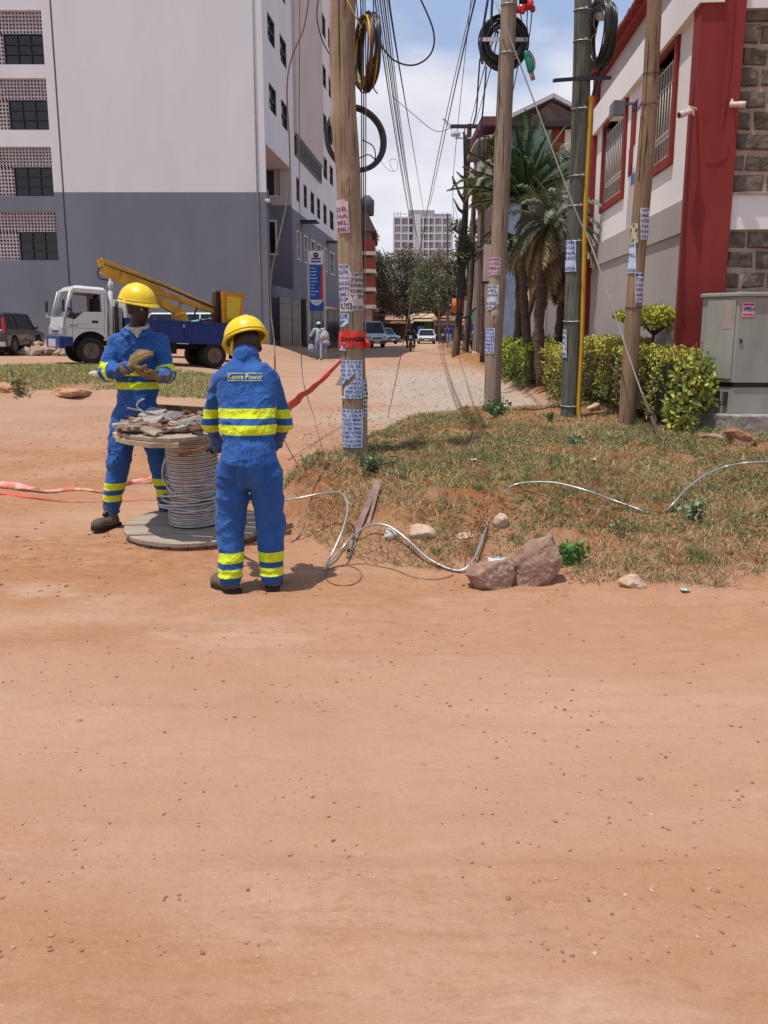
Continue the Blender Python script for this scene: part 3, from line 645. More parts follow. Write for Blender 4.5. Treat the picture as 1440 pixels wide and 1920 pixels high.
for (a, b_) in wins:
    f = MB(); z0, z1 = 3.93, 5.38; T_ = .13
    f.b2((-.05, a-T_, z0-T_), (.12, a, z1+T_)); f.b2((-.05, b_, z0-T_), (.12, b_+T_, z1+T_)); f.b2((-.048, a, z1), (.12, b_, z1+T_)); f.b2((-.048, a, z0-T_), (.12, b_, z0))
    fo = f.build('window', redp, rb); g = MB(); g.b2((.12, a, z0), (.14, b_, z1)); g.build('pane', M('curtained_glass', (.10,.10,.12), .25, col2=(.22,.20,.20), scale=1.5, spec=.5, bump=0), fo)
    g = MB(); n_ = int((b_-a)/.16)
    for k in range(n_+1): y = a+.03+(b_-a-.06)*k/n_; g.tube([(.03, y, z0+.02), (.03, y, z1-.12)], .011, 5)
    for z in (z0+.05, z0+.32, z0+.40, z1-.40, z1-.14): g.tube([(.03, a+.02, z), (.03, b_-.02, z)], .012, 5)
    for k in range(n_): y = a+.03+(b_-a-.06)*(k+.5)/n_; g.tube([(.03, y, z0+.32), (.03, y+.05, z0+.36), (.03, y, z0+.40)], .009, 4)
    g.build('window_grille', M('cream_bars', (.55,.50,.44), .6, var=.05), fo)
m = MB(); m.b2((-.07, -.02, -.1), (.475, .10, 9)); m.b2((-.07, .10, -.1), (.02, .30, 9)); m.build('corner_pillar', redp, rb, bevel=.008)
m = MB(); m.b2((-.09, LEN-.02, -.1), (.3, LEN+.28, 6.5)); m.build('end_pillar', redp, rb)
# stepped maroon and blue paint marks between the windows
m = MB(); m.b2((-.012, 3.85, 4.55), (.01, 4.25, 5.25)); m.b2((-.012, 4.0, 4.1), (.01, 4.3, 4.548)); m.build('painted_motif', redp, rb)
m = MB(); m.b2((-.012, 3.55, 3.92), (.01, 4.0, 4.09)); m.b2((-.012, 3.3, 4.09), (.01, 3.6, 4.45)); m.build('painted_motif', M('motif_blue', (.10,.24,.38), .8), rb)
# stone end wall facing the camera: individual courses of rough dressed stone
st_ = M('rough_stone', (.085,.065,.05), .95, col2=(.20,.155,.12), scale=5, bump=1, bscale=14, dist=.04, det=9)
mort = M('mortar', (.33,.245,.195), .95, col2=(.44,.35,.29), scale=5, bump=.8, bscale=20, dist=.02)
m = MB(); m.b2((.48, .11, -.1), (6, .3, 5.4)); m.build('mortar_bed', mort, rb)
rr = random.Random(12)
for SZ0, SZ1 in ((.3, 2.80), (3.245, 5.38)):
  m = MB(); z = SZ0; row = 0
  while z < SZ1-.05:
    h_ = .25
    x = .478-(.15 if row % 2 else 0)
    while x < 5.8:
        w_ = rr.uniform(.30, .46); a = max(x+.024, .48); b_ = min(x+w_-.024, 5.9)
        if b_-a > .05:
            j = lambda: rr.uniform(-.016, .016); zz0, zz1 = z+.020+rr.uniform(0, .012), min(z+h_-.020-rr.uniform(0, .012), SZ1)
            yo = .092+rr.uniform(-.012, .012)
            V = [(a+j(), yo+j(), zz0+j()), (b_+j(), yo+j(), zz0+j()), (b_+j(), yo+j(), zz1+j()), (a+j(), yo+j(), zz1+j())]; c_ = ((a+b_)/2, yo-.10+.0, (zz0+zz1)/2)
            Vi = [tuple(np.array(c_)*.12+np.array(v)*.88-np.array((0, .0, 0))) for v in V]; Vb = [(v[0], .15, v[2]) for v in V]
            m.raw(V+Vi+Vb, [(4,5,6,7)]+[(i, (i+1) % 4, (i+1) % 4+4, i+4) for i in range(4)]+[((i+1) % 4, i, i+8, (i+1) % 4+8) for i in range(4)])
        x += w_
    z += h_; row += 1
  m.build('stone_wall', st_, rb, bevel=.006, seg=1)
m = MB(); m.b2((.48, .04, 2.80), (6, .12, 3.235)); m.b2((.48, .03, 5.4), (6, .12, 9)); m.build('white_band', wallw, rb)
m = MB(); m.lathe([(.035, 0), (.035, .28)], 8, (1.0, -.02, 5.42), ax=(.4, -.7, .3)); m.tube(smooth_path([(.92, -.0, 5.4), (.86, -.05, 5.25), (.90, -.03, 5.0), (.87, 0, 4.9)], 4), .008, 5); m.build('spout_pipe', M('rusty_iron', (.10,.06,.045), .9), rb)
m = MB(); m.b2((.47, .0, 3.228), (6, .04, 3.245)); m.build('band_ledge', wallg, rb)
# lamp box on the wall
t = thing('floodlight', 'small grey floodlight box fixed between the barred windows', 'lamp', tuple(MW[rb.name] @ Vector((-.05, 3.85, 5.08))), -ra_)
m = MB(); m.box((-.28, 0, 0), (.20, .40, .24), taper=(.9, .95)); m.build('housing', M('lamp_grey', (.13,.13,.15), .5), t, bevel=.01); m = MB(); m.box((-.09, 0, .1), (.20, .05, .03)); m.build('bracket', M('lamp_grey', (.1,.1,.1)), t); m = MB(); m.box((-.28, 0, -.128), (.16, .34, .01)); m.build('lens', trimw, t)
# two bullet cameras on the pillar
def bcam(px, py, aim, label, Y=11.85):
    p = P(px, py, Y); t = thing('security_camera', label, 'camera', p); d = Vector(aim).normalized(); m = MB()
    m.tube([(0,0,0), tuple(np.array(d)*.17)], .034, 12); m.tube([tuple(np.array(d)*.10), tuple(np.array(d)*.19)], .040, 12); m.build('body', M('camera_shell', (.60,.46,.40), .5), t)
    m = MB(); m.tube([tuple(np.array(d)*.191), tuple(np.array(d)*.194)], .030, 12); m.build('lens', glass, t)
    b_ = np.array(d)*.03; e = np.array([.10, .12, .02]); m = MB(); m.tube([b_, b_+[0, .02, .06], e+[0, 0, .03], e+[.01, .05, 0]], .013, 6); m.lathe([(.05, 0), (.05, .03)], 12, e+[.01, .02, 0], ax=(0, 1, 0)); m.build('arm', M('camera_shell', (.6,.46,.4)), t)
bcam(1296, 208, (-.9, -.35, -.35), 'bullet security camera on the left edge of the maroon pillar')
bcam(1368, 196, (.9, -.4, -.1), 'bullet security camera near the stone edge of the maroon pillar')
# thin cables on pillar
def wire(name, pts, r, label, mat=None, k=8, group=None, n=5, cat='cable'):
    p = smooth_path(pts, k); m = MB(); m.tube(p, r, n); o = m.build(name, mat or M('black_cable', (.03,.03,.035), .6, bump=0), loc=pts[0], world=True); return tag(o, label, cat, group)
wire('cable', [P(1376, -40, 11.93), P(1366, 100, 11.93), P(1352, 200, 11.93)], .006, 'thin maroon painted cable hanging down the face of the corner pillar', redp)
wire('cable', [P(1312, 215, 11.9), P(1325, 226, 11.9), P(1352, 228, 11.9), P(1358, 203, 11.9)], .005, 'loop of thin wire joining the two bullet cameras on the pillar', redp)

# ---------------- compound wall beyond the white building
cw = thing('compound_wall', 'grey compound wall with maroon posts behind the palms', 'wall', (RO[0]+.45, 20.1, 0), -ra_)
for k in range(5):
    m = MB(); m.b2((0, .2+4*k, -.1), (.2, 4+4*k, 2.9)); m.build('wall_panel', [M('panel_grey', (.30,.26,.25), .9), wallw][1 if k == 3 else 0], cw)
    m = MB(); m.b2((-.05, 4*k-.1, -.1), (.25, 4*k+.2, 3.1)); m.build('wall_post', redp, cw)
m = MB(); m.b2((-.03, 0, 2.9), (.23, 20, 2.98)); m.build('coping', redp, cw)

# ---------------- gabled house further along
GY = 36.; gh = thing('gabled_house', 'stone gabled house with white eaves and blue upper wall behind the palms', 'house', (P(1035, 400, GY)[0], GY, 0))
def gp(px, py, Y=GY): q_ = P(px, py, Y); return (float(q_[0]), float(q_[2]))
pk = gp(1035, 186); el = gp(940, 232); er = gp(1125, 232); bL = gp(948, 640); bR = gp(1120, 640)
br = M('brown_stone', (.16,.125,.105), .95, var=.25, scale=3, bump=.4)
m = MB(); m.prism([(bL[0], 0), (bR[0], 0), (bR[0], er[1]-.3), gp(1035, 190), (bL[0], el[1]-.3)], .3, 'y', GY+.15); m.b2((bL[0], GY+.3, 0), (bR[0], GY+9, el[1]-.4)); m.build('wall', br, gh, world=True)
m = MB()
for a, b_ in ((pk, el), (pk, er)): m.beam((a[0], GY-.2, a[1]+.05), (b_[0], GY-.2, b_[1]+.05), .10, .25, up=(0, 1, 0)); m.beam((a[0], GY+4, a[1]+.08), (b_[0], GY+4, b_[1]+.08), 8.4, .1, up=(0, 0, 1)) if False else None
m.build('eaves', M('eaves_grey_white', (.50,.50,.52), .7), gh, world=True)
m = MB(); V = [(pk[0], GY-.3, pk[1]+.14), (el[0], GY-.3, el[1]+.14), (er[0], GY-.3, er[1]+.14)]; V2 = [(x, GY+9.3, z) for x, _, z in V]
m.raw(V+V2, [(0, 3, 4, 1), (0, 2, 5, 3)]); ro = m.build('roof', M('roof_sheet', (.28,.27,.28), .6), gh, world=True)
s_ = ro.modifiers.new('s', 'SOLIDIFY'); s_.thickness = .06
m = MB(); a = gp(953, 243); b_ = gp(1022, 640); m.b2((a[0], GY-.06, 0), (b_[0], GY-.003, a[1])); m.build('blue_wall', M('pale_blue_wall', (.20,.25,.34), .9), gh, world=True)
m = MB(); a = gp(948, 233); b_ = gp(1120, 242); m.b2((a[0], GY-.5, b_[1]), (b_[0], GY-.07, a[1])); m.build('beam', M('dark_beam', (.05,.035,.03), .8), gh, world=True)
for x0, x1, mt in ((1034, 1058, redp), (1062, 1080, redp)):
    m = MB(); a = gp(x0, 244); b_ = gp(x1, 640); m.b2((a[0], GY-.12, 0), (b_[0], GY-.07, a[1])); m.build('red_column', mt, gh, world=True)
m = MB(); a = gp(1058.5, 244); b_ = gp(1061.5, 640); m.b2((a[0], GY-.13, 0), (b_[0], GY-.075, a[1])); m.build('downpipe', trimw, gh, world=True)
m = MB(); a = gp(985, 260); b_ = gp(1000, 300); m.b2((a[0], GY-.1, b_[1]), (b_[0], GY-.065, a[1])); wo = m.build('window', glass, gh, world=True)
# pink stone block with a curved balcony left of it
pb = thing('balcony_house', 'narrow pinkish stone house with a curved grey balcony beside the leaning poles', 'house', (P(920, 400, 40)[0], 40, 0))
m = MB(); a = gp(902, 232, 40); b_ = gp(952, 640, 40); xw = gp(926, 400, 40)[0]; m.b2((xw, 40, 0), (b_[0], 47, a[1])); m.build('wall', M('pink_stone', (.30,.22,.20), .9, var=.15, scale=2), pb, world=True)
m = MB(); a = gp(900, 236, 40); m.b2((a[0], 39.4, a[1]-.1), (b_[0], 47, a[1]+.25)); m.build('roof_slab', M('slab_maroon', (.14,.05,.05)), pb, world=True)
m = MB()
for py, hh in ((318, .6), (262, .12)):
    z = gp(905, py, 40)[1]; x0 = gp(893, py, 40)[0]; m.prism([(xw, 39.2), (x0+.5, 39.3), (x0+.1, 39.8), (x0, 40.6), (x0, 45), (xw, 45)], hh, 'z', z)
m.build('balcony', M('pale_concrete', (.36,.33,.32), .9), pb, world=True)
m = MB(); z = gp(905, 318, 40)[1]
for k in range(8): m.tube([(x0+.1+k*.16, 39.4+.02*k, z+.3), (x0+.1+k*.16, 39.4+.02*k, z+1.2)], .02, 4)
m.tube([(x0+.1, 39.4, z+1.2), (xw, 39.3, z+1.2)], .03, 5); m.build('balcony_rail', blackp, pb, world=True)
m = MB(); m.b2((xw+.4, 39.95, z+.5), (xw+1.0, 39.99, z+1.9)); m.build('window', glass, pb, world=True)

# ---------------- high rise far away
HY = 250.; hr = thing('high_rise', 'pale high rise block with a grid of windows beyond the trees', 'building', (P(794, 500, HY)[0], HY, 0))
def hp(px, py, Y=HY): q_ = P(px, py, Y); return float(q_[0]), float(q_[2])
hgrey = M('hazy_grey_wall', (.36,.36,.38), .9, var=.05, scale=.1); hwhite = M('hazy_white_frame', (.58,.58,.62), .9, var=.03, scale=.1); hdark = M('hazy_window', (.23,.23,.26), .5, var=.1, scale=.3, bump=0); hpan = M('hazy_panel', (.33,.33,.35), .8, var=.05)
m = MB(); x0, z1 = hp(738, 408); x1, _ = hp(850, 408)
m.b2((x0, HY, 0), (x1, HY+14, z1)); a = hp(767, 393); b_ = hp(815, 408); m.b2((a[0], HY+1, z1), (b_[0], HY+10, a[1])); a = hp(815, 399); m.b2((a[0]+.01, HY+2, z1), (x1-.3, HY+12, a[1])); m.build('tower_wall', hgrey, hr, world=True)
m = MB()
for px in (738.5, 752, 766, 782, 793.5, 804, 815, 829, 848): x = hp(px, 400)[0]; m.b2((x-.18, HY-.35, 0), (x+.18, HY-.01, z1))
fl = [hp(0, 408+k*14.8)[1] for k in range(15)]
for z in fl: m.b2((x0, HY-.33, z-.2), (x1, HY-.012, z+.2))
m.b2((hp(777, 0)[0], HY-.5, 0), (hp(792, 0)[0], HY-.36, hp(0, 402)[1])); m.build('frame', hwhite, hr, world=True)
for c0, c1, kk in ((739, 751, 0), (753, 765, 0), (767, 776, 1), (794, 803, 2), (805, 814, 2), (816, 828, 0), (830, 847, 0)):
    for k in range(10):
        z1_ = fl[k]-.35; z0_ = fl[k+1]+.35
        if kk == 2:
            for a_ in (0, 1): zz = z1_-(fl[k]-fl[k+1])/2*a_; m = MB(); m.b2((hp(c0+.7, 0)[0], HY-.1, zz-.75), (hp(c1-.7, 0)[0], HY-.015, zz)); m.build('window', M('hazy_dark_window', (.10,.09,.11), .5, bump=0), hr, world=True)
        elif kk == 1: m = MB(); m.b2((hp(c0+1, 0)[0], HY-.1, z0_), (hp(c1-1, 0)[0], HY-.015, z1_)); m.build('window', M('hazy_dark_window', (.1,.1,.1)), hr, world=True)
        else: m = MB(); m.b2((hp(c0+1, 0)[0], HY-.1, z0_), (hp(c1-1, 0)[0], HY-.015, z1_)); m.build('window', hpan if k % 3 else hdark, hr, world=True)
m = MB(); 
for px in (740, 747, 752, 835, 842): x = hp(px, 0)[0]; m.tube([(x, HY+.5, z1), (x, HY+.5, z1+1.6)], .1, 5)
m.tube([(hp(738, 0)[0], HY+.5, z1+1), (hp(766, 0)[0], HY+.5, z1+1)], .08, 5); m.build('roof_rail', hpan, hr, world=True)

# ---------------- red balconied block beyond the white building on the left
rbk = thing('red_balcony_block', 'narrow apartment block with red balconies seen past the first pole', 'building', (P(690, 600, 92)[0], 92, 0))
def rp(px, py, Y=92): q_ = P(px, py, Y); return float(q_[0]), float(q_[2])
m = MB(); xr = rp(694, 0)[0]; xl = -13.; m.b2((xl, 92, 0), (xr, 108, rp(0, 432)[1])); m.build('wall', M('block_tan', (.33,.27,.24), .9, var=.1), rbk, world=True)
m = MB(); a = rp(706, 434)
m.prism([(xl, a[1]-.1), (a[0], a[1]-.1), (xr-.3, a[1]+1.6), (xl, a[1]+1.6)], 17, 'y', 99); m.build('roof', M('dark_roof', (.10,.07,.07), .8), rbk, world=True)
m = MB(); m.lathe([(.7, 0), (.75, 1.4), (.3, 1.9)], 12, (rp(686, 0)[0], 93, a[1]+1.6)); m.build('water_tank', M('tank_dark', (.08,.08,.08)), rbk, world=True)
for py in (463, 496, 530, 562):
    z = rp(0, py+10)[1]; m = MB(); m.b2((xl, 90.9, z), (rp(702, 0)[0], 107, z+1.05)); m.build('balcony', M('balcony_red', (.27,.06,.04), .8), rbk, world=True)
    m = MB(); m.b2((xl, 90.7, z-.35), (rp(704, 0)[0], 107.1, z-.002)); m.build('balcony_slab', M('slab_cream', (.50,.42,.36)), rbk, world=True)
# far small buildings closing the street
def shack(px0, px1, pyt, pyb, Y, wallc, roofc, label, name='shop', dp=5, cat='shop', slope=.5):
    x0, zt = rp(px0, pyt, Y); x1, zb = rp(px1, pyb, Y); t = thing(name, label, cat, ((x0+x1)/2, Y, 0))
    m = MB(); m.b2((x0, Y, 0), (x1, Y+dp, zt)); m.build('wall', M('shack_wall_%d' % int(wallc[0]*1000), wallc, .9, var=.2, scale=.8, stretch=(3,3,.3)), t, world=True)
    m = MB(); V = [(x0-.3, Y-1.3, zt-slope), (x1+.3, Y-1.3, zt-slope), (x1+.3, Y+dp, zt+.5), (x0-.3, Y+dp, zt+.5)]; m.raw(V+[(a_, b_, c_+.12) for a_, b_, c_ in V], [(3,2,1,0), (4,5,6,7), (0,1,5,4), (1,2,6,5), (2,3,7,6), (3,0,4,7)]); m.build('roof', M('shack_roof_%d' % int(roofc[0]*1000), roofc, .7, var=.15), t, world=True)
    return t, x0, x1, zt
shack(640, 722, 585, 640, 112, (.16,.11,.10), (.20,.11,.08), 'brown shed with a rusty roof behind the white van')
shack(722, 770, 600, 640, 116, (.13,.075,.06), (.30,.16,.09), 'dark brown kiosk with an orange roof under the big tree')
t, x0, x1, zt = shack(770, 818, 596, 640, 120, (.05,.04,.04), (.45,.30,.18), 'dark shop with a green door and tan awning at the street end')
m = MB(); m.b2((rp(800, 0, 120)[0], 119.9, 0), (rp(815, 0, 120)[0], 119.95, rp(0, 599, 120)[1])); m.build('green_door', M('door_green', (.04,.14,.07)), t, world=True)
m = MB(); m.b2((rp(786, 0, 120)[0], 118.4, 0.3), (rp(799, 0, 120)[0], 118.5, 1.6)); m.build('blue_counter', M('counter_blue', (.05,.09,.35)), t, world=True)
shack(818, 872, 602, 640, 105, (.17,.13,.11), (.30,.22,.18), 'low stall with a pale roof right of the white car')
shack(560, 640, 560, 640, 125, (.30,.25,.2), (.25,.12,.09), 'tan shed far behind the gates', dp=8)
t, x0, x1, zt = shack(885, 960, 470, 640, 60, (.36,.34,.33), (.25,.24,.24), 'pale grey house with yellow and green shop signs behind the second pole', name='corner_house', cat='house')
m = MB(); m.b2((rp(906, 0, 58)[0], 57.9, rp(0, 572, 58)[1]), (rp(914, 0, 58)[0], 58, rp(0, 538, 58)[1])); m.build('yellow_sign', M('sign_yellow', (.62,.55,.10)), t, world=True)
m = MB(); m.b2((rp(886, 0, 58)[0], 57.9, rp(0, 606, 58)[1]), (rp(900, 0, 58)[0], 58, rp(0, 585, 58)[1])); m.build('green_sign', M('sign_green', (.05,.35,.14)), t, world=True)
# ================================================================== poles, posters, coils, cables
def wood(name, c1, c2, stretch=(9, 9, .7)):
    m, t, b, n, l = node_mat(name); tc = n('ShaderNodeTexCoord')
    def nz_(sc, st, det=6, ro=.6):
        mp = n('ShaderNodeMapping'); mp.inputs[3].default_value = st; l(tc.outputs['Object'], mp.inputs[0])
        z = n('ShaderNodeTexNoise'); z.inputs['Scale'].default_value = sc; z.inputs['Detail'].default_value = det; z.inputs['Roughness'].default_value = ro; l(mp.outputs[0], z.inputs[0]); return z.outputs[0]
    def rp_(v, a, ca, b_, cb): r = n('ShaderNodeValToRGB'); l(v, r.inputs[0]); e = r.color_ramp.elements; e[0].position = a; e[1].position = b_; e[0].color = (*ca, 1); e[1].color = (*cb, 1); return r.outputs[0]
    def mx_(f, a, b_): x = n('ShaderNodeMix'); x.data_type = 'RGBA'; l(f, x.inputs[0]); l(a, x.inputs[6]); x.inputs[7].default_value = (*b_, 1); return x.outputs[2]
    g = nz_(3, stretch); c = rp_(g, .3, c1, .7, c2)
    c = mx_(rp_(nz_(1.3, (1.5, 1.5, .6)), .42, (0,0,0), .7, (.75,)*3), c, tuple(v*.62 for v in c1))
    cr = nz_(3.4, (11, 11, .28), 3, .5); c = mx_(rp_(cr, .60, (0,0,0), .65, (.8,)*3), c, (.035,.022,.014))
    l(c, b.inputs['Base Color']); b.inputs['Roughness'].default_value = .9; b.inputs['Specular IOR Level'].default_value = .15
    a = n('ShaderNodeMath'); a.operation = 'MULTIPLY_ADD'; l(cr, a.inputs[0]); a.inputs[1].default_value = -.8; l(g, a.inputs[2])
    bp = n('ShaderNodeBump'); bp.inputs['Strength'].default_value = .8; bp.inputs['Distance'].default_value = .02; l(a.outputs[0], bp.inputs['Height']); l(bp.outputs[0], b.inputs['Normal'])
    return m
woodA = wood('weathered_pole_wood', (.26,.175,.11), (.44,.335,.235))
woodB = wood('pale_pole_wood', (.27,.205,.15), (.40,.32,.24))
woodG = wood('green_treated_wood', (.085,.09,.07), (.18,.18,.14))
woodC = wood('brown_pole_wood', (.23,.145,.09), (.36,.24,.15))
woodF = wood('far_pole_wood', (.12,.085,.065), (.22,.16,.12))
PL = {}
def pole(key, name, label, Y, ctrl, mat, knots=(), group=None, extra_top=-70, bumpy=.006, sides=40, cat='utility pole', zbase=None):
    """ctrl: (py, xleft, xright) pixel rows from top to bottom"""
    c = []
    for py, xl, xr in ctrl:
        a = P(xl, py, Y); b = P(xr, py, Y); c.append(((a[0]+b[0])/2, Y, (a[2]+b[2])/2, (b[0]-a[0])/2))
    c = np.array(sorted(c, key=lambda q: q[2])); zb = gz(c[0][0], Y)-.15
    zs = np.arange(zb, c[-1][2]+ (1.5 if extra_top else 0), .03)
    def ex(col): 
        v = np.interp(zs, c[:, 2], c[:, col]); top = zs > c[-1, 2]; s_ = (c[-1, col]-c[-2, col])/(c[-1, 2]-c[-2, 2]); v[top] = c[-1, col]+s_*(zs[top]-c[-1, 2]); return v
    X = ex(0); R_ = ex(3)
    for _ in range(6): X = np.convolve(np.pad(X, 3, 'edge'), np.ones(7)/7, 'valid'); R_ = np.convolve(np.pad(R_, 2, 'edge'), np.ones(5)/5, 'valid')
    a = np.arange(sides)*2*math.pi/sides; A, Z = np.meshgrid(a, zs)
    rad = R_[:, None]*(1+.05*fbm(np.cos(A)*1.2+5, np.sin(A)*1.2, Z*.8, 3, hash(key) % 97 if False else len(name)+int(Y*7)))+bumpy*fbm(np.cos(A)*5, np.sin(A)*5, Z*1.5, 3, 7)
    for kz, ka, kr, kh in knots: # knot: bump at height, angle
        da = np.abs((A-ka+math.pi) % (2*math.pi)-math.pi); d2 = (da/.45)**2+((Z-kz)/.09)**2; rad = rad+kr*np.exp(-d2)-kh*np.exp(-((da/.13)**2+((Z-kz)/.035)**2))
    V = np.stack([X[:, None]+rad*np.cos(A), Y+rad*np.sin(A), Z], -1).reshape(-1, 3); nz_, ns = len(zs), sides; ii = np.arange(nz_*ns).reshape(nz_, ns)
    Q = np.stack([ii[:-1], np.roll(ii, -1, 1)[:-1], np.roll(ii, -1, 1)[1:], ii[1:]], -1).reshape(-1, 4)
    base = (float(X[5]), Y, gz(X[5], Y)); t = thing(name, label, cat, base, group=group)
    np_mesh('trunk', V, [Q], mat, smooth=True, parent=t)
    PL[key] = dict(t=t, Y=Y, f=lambda z, zs=zs, X=X, R_=R_: (float(np.interp(z, zs, X)), float(np.interp(z, zs, R_))))
    return t
def band(key, py, mat=None, w_=.018, name='strap'):
    p = PL[key]; z = P(0, py, p['Y'])[2]; x, r_ = p['f'](z); m = MB(); m.tube([(x+(r_+.006)*math.cos(a), p['Y']+(r_+.006)*math.sin(a), z+.008*math.sin(a)) for a in np.linspace(0, 6.283, 25)[:-1]], w_*.35, 5, closed=True)
    m.box((x+.02, p['Y']-r_-.012, z), (.03, .02, w_*1.3)); m.build(name, mat or M('steel_band', (.55,.54,.52), .4, .6), p['t'], world=True)
def poster(key, x0, x1, y0, y1, paper, ink, lines, torn=0, seed=1, label=None, skew=0, head=None, lift=.006):
    p = PL[key]; Y = p['Y']; r = random.Random(seed)
    nx_, nz2 = 14, 18; V = []; D_ = []
    zt, zb = P(0, y0, Y-.1)[2], P(0, y1, Y-.1)[2]
    def ang(px, z, Yc=None):
        x, rr_ = p['f'](z); X = P(px, 960-(z-CH)*0, Y)[0]; X = (px-720)/FP*(Y-rr_*.8)*math.cos(PT)/math.cos(PT)  # refine below
        py = None; d = (Y-rr_)*math.cos(PT)-(z-CH)*math.sin(PT); X = (px-720)/FP*d
        return math.asin(max(-.995, min(.995, (X-x)/rr_)))
    def pt(u, v, off):
        z = zt+(zb-zt)*v; px = x0+(x1-x0)*u+skew*v; x, rr_ = p['f'](z); a0 = ang(x0+skew*v, z); a1 = ang(x1+skew*v, z); a = a0+(a1-a0)*u; R2 = rr_+off+.004+.003*math.sin(9*u+seed)*math.sin(7*v+seed)
        return (x+R2*math.sin(a), Y-R2*math.cos(a), z)
    m = MB(); b_ = 0; V = [pt(i/nx_, j/nz2, lift) for j in range(nz2+1) for i in range(nx_+1)]; F = []
    for j in range(nz2):
        for i in range(nx_):
            u, v = (i+.5)/nx_, (j+.5)/nz2
            if torn == 1 and abs(v-.85+.62*u) < .085 and u < .75: continue
            if torn == 1 and v > .66 and u < .30 and v < .93: continue
            if torn == 2 and u+ (v-.75)*2.2 > .98: continue
            if torn == 3 and (u < .18 and v > .85 or u > .85 and v < .06): continue
            F.append((j*(nx_+1)+i, j*(nx_+1)+i+1, (j+1)*(nx_+1)+i+1, (j+1)*(nx_+1)+i))
    m.raw(V, F); o = m.build('poster', paper, p['t'], world=True)
    if label: o['label'] = label
    n_ = len(lines); mt = MB()
    for k, tx in enumerate(lines):
        if not tx: continue
        TV, TF = textmesh(tx, 1, bold=.02)
        w_ = np.ptp(TV[:, 0]); h_ = .72; cy = (k+.5)/n_; hh = .66/n_
        P2 = []
        for x_, y_, _ in TV: P2.append((.5+ x_/w_*.86, cy-y_/h_*hh))
        def cut(u, v): return (torn == 1 and (abs(v-.85+.62*u) < .11 and u < .8 or (v > .64 and u < .33))) or (torn == 2 and u+(v-.75)*2.2 > .9)
        FF = [f for f in TF if not any(cut(*P2[i]) for i in f)]
        if FF: mt.raw([pt(min(.97, max(.03, u)), v, lift+.004) for u, v in P2], FF)
    if mt.f: mt.build('lettering', ink, o, world=True)
    return o
paperB = M('blue_white_paper', (.42,.50,.66), .8, col2=(.60,.66,.76), scale=9, bump=.25, bscale=12, dist=.004)
paperW = M('old_white_paper', (.50,.50,.48), .85, col2=(.62,.62,.60), scale=9, bump=.3, bscale=14, dist=.004)
paperP = M('pink_paper', (.52,.36,.42), .85, col2=(.60,.46,.50), scale=9, bump=.3, bscale=14, dist=.004)
paperT = M('stained_paper', (.42,.36,.32), .85, col2=(.60,.55,.52), scale=12, bump=.3)
inkB = M('blue_ink', (.035,.08,.30), .8, bump=0); inkV = M('violet_ink', (.10,.06,.24), .8, bump=0); inkD = M('dark_ink', (.06,.055,.08), .8, bump=0); inkP = M('purple_ink', (.20,.07,.13), .8, bump=0)

# pole 1: thick weathered pole
pole('a', 'utility_pole', 'thick weathered wooden pole covered in posters with a red tape round it', 9.05,
     [(0, 619, 667), (93, 617, 665), (160, 621, 666), (222, 621, 668), (290, 627, 674), (333, 632, 676), (420, 633, 677), (500, 634, 680), (560, 636, 681), (640, 638, 683), (760, 642, 688), (850, 645, 690)], woodA,
     knots=[(P(0, 36, 9.05)[2], -1.2, .004, .018), (P(0, 110, 9.05)[2], -.9, .003, .012), (P(0, 225, 9.05)[2], -2.9, .02, 0), (P(0, 350, 9.05)[2], -1.6, .022, .02), (P(0, 384, 9.05)[2], -1.2, .018, .014), (P(0, 320, 9.05)[2], -1.1, .008, .01), (P(0, 405, 9.05)[2], -1.8, .01, .008)], bumpy=.009)
T1 = ['DR KYULA', 'TEL  176  KIL', 'MTN  IN  MERU', 'DR PENZI', 'DAWA  YA', 'BIASHARA', 'NA  KESI', 'MAPENZI', '0726 076']
poster('a', 631, 652, 374, 437, paperP, inkP, ['', 'DR', 'NA', 'ML', 'SIMU'], seed=2, label='pink poster high on the left side', skew=4, torn=3)
poster('a', 637, 656, 495, 568, M('faded_flyer', (.50,.55,.60), .8, col2=(.62,.50,.52), scale=7, bump=.3), inkV, ['O', 'DR', '===', 'KESI', 'MTN', 'SIMU', '07'], seed=3, label='faded flyer with a blue circle', torn=3)
poster('a', 655, 679, 510, 582, paperT, inkD, ['TAITU', '7205', 'KUFUNGA', 'KIUNO', 'Y  IN', '', '0703 2014'], seed=4, label='grey poster with dark lettering')
poster('a', 640, 662, 566, 584, paperW, inkD, ['0703'], seed=14, lift=.009)
poster('a', 639, 655, 587, 612, paperB, inkB, ['DR', 'KI'], seed=5, torn=2)
poster('a', 638, 650, 642, 657, paperB, inkB, ['11'], seed=6, lift=.009)
poster('a', 640, 678, 675, 747, paperB, inkB, T1, torn=1, seed=7, label='torn blue and white poster, the upper of the two large ones')
poster('a', 642, 679, 767, 839, paperB, inkB, ['DR KYULA', 'TEL 176 4', 'WAZAZI  MERU', 'DR PENZI KWA', 'KAZI  NA BIMA', 'CHUMA NUKSI', 'NA MERUTON', 'KUONDOA', '0 728 079'], seed=8, label='intact blue and white poster, the lower of the two large ones')
poster('a', 679.5, 687, 712, 782, paperW, inkD, ['T', '5', 'R', 'I', 'M', 'E', 'B', 'K', 'O'], seed=9)
m = MB(); a_ = [P(629, 722, 8.85), P(641, 700, 8.93), P(643, 724, 8.93)]; m.raw(a_+[q_+np.array([0, .004, 0]) for q_ in a_], [(0,1,2), (5,4,3)]); m.build('poster_flap', paperW, PL['a']['t'], world=True)
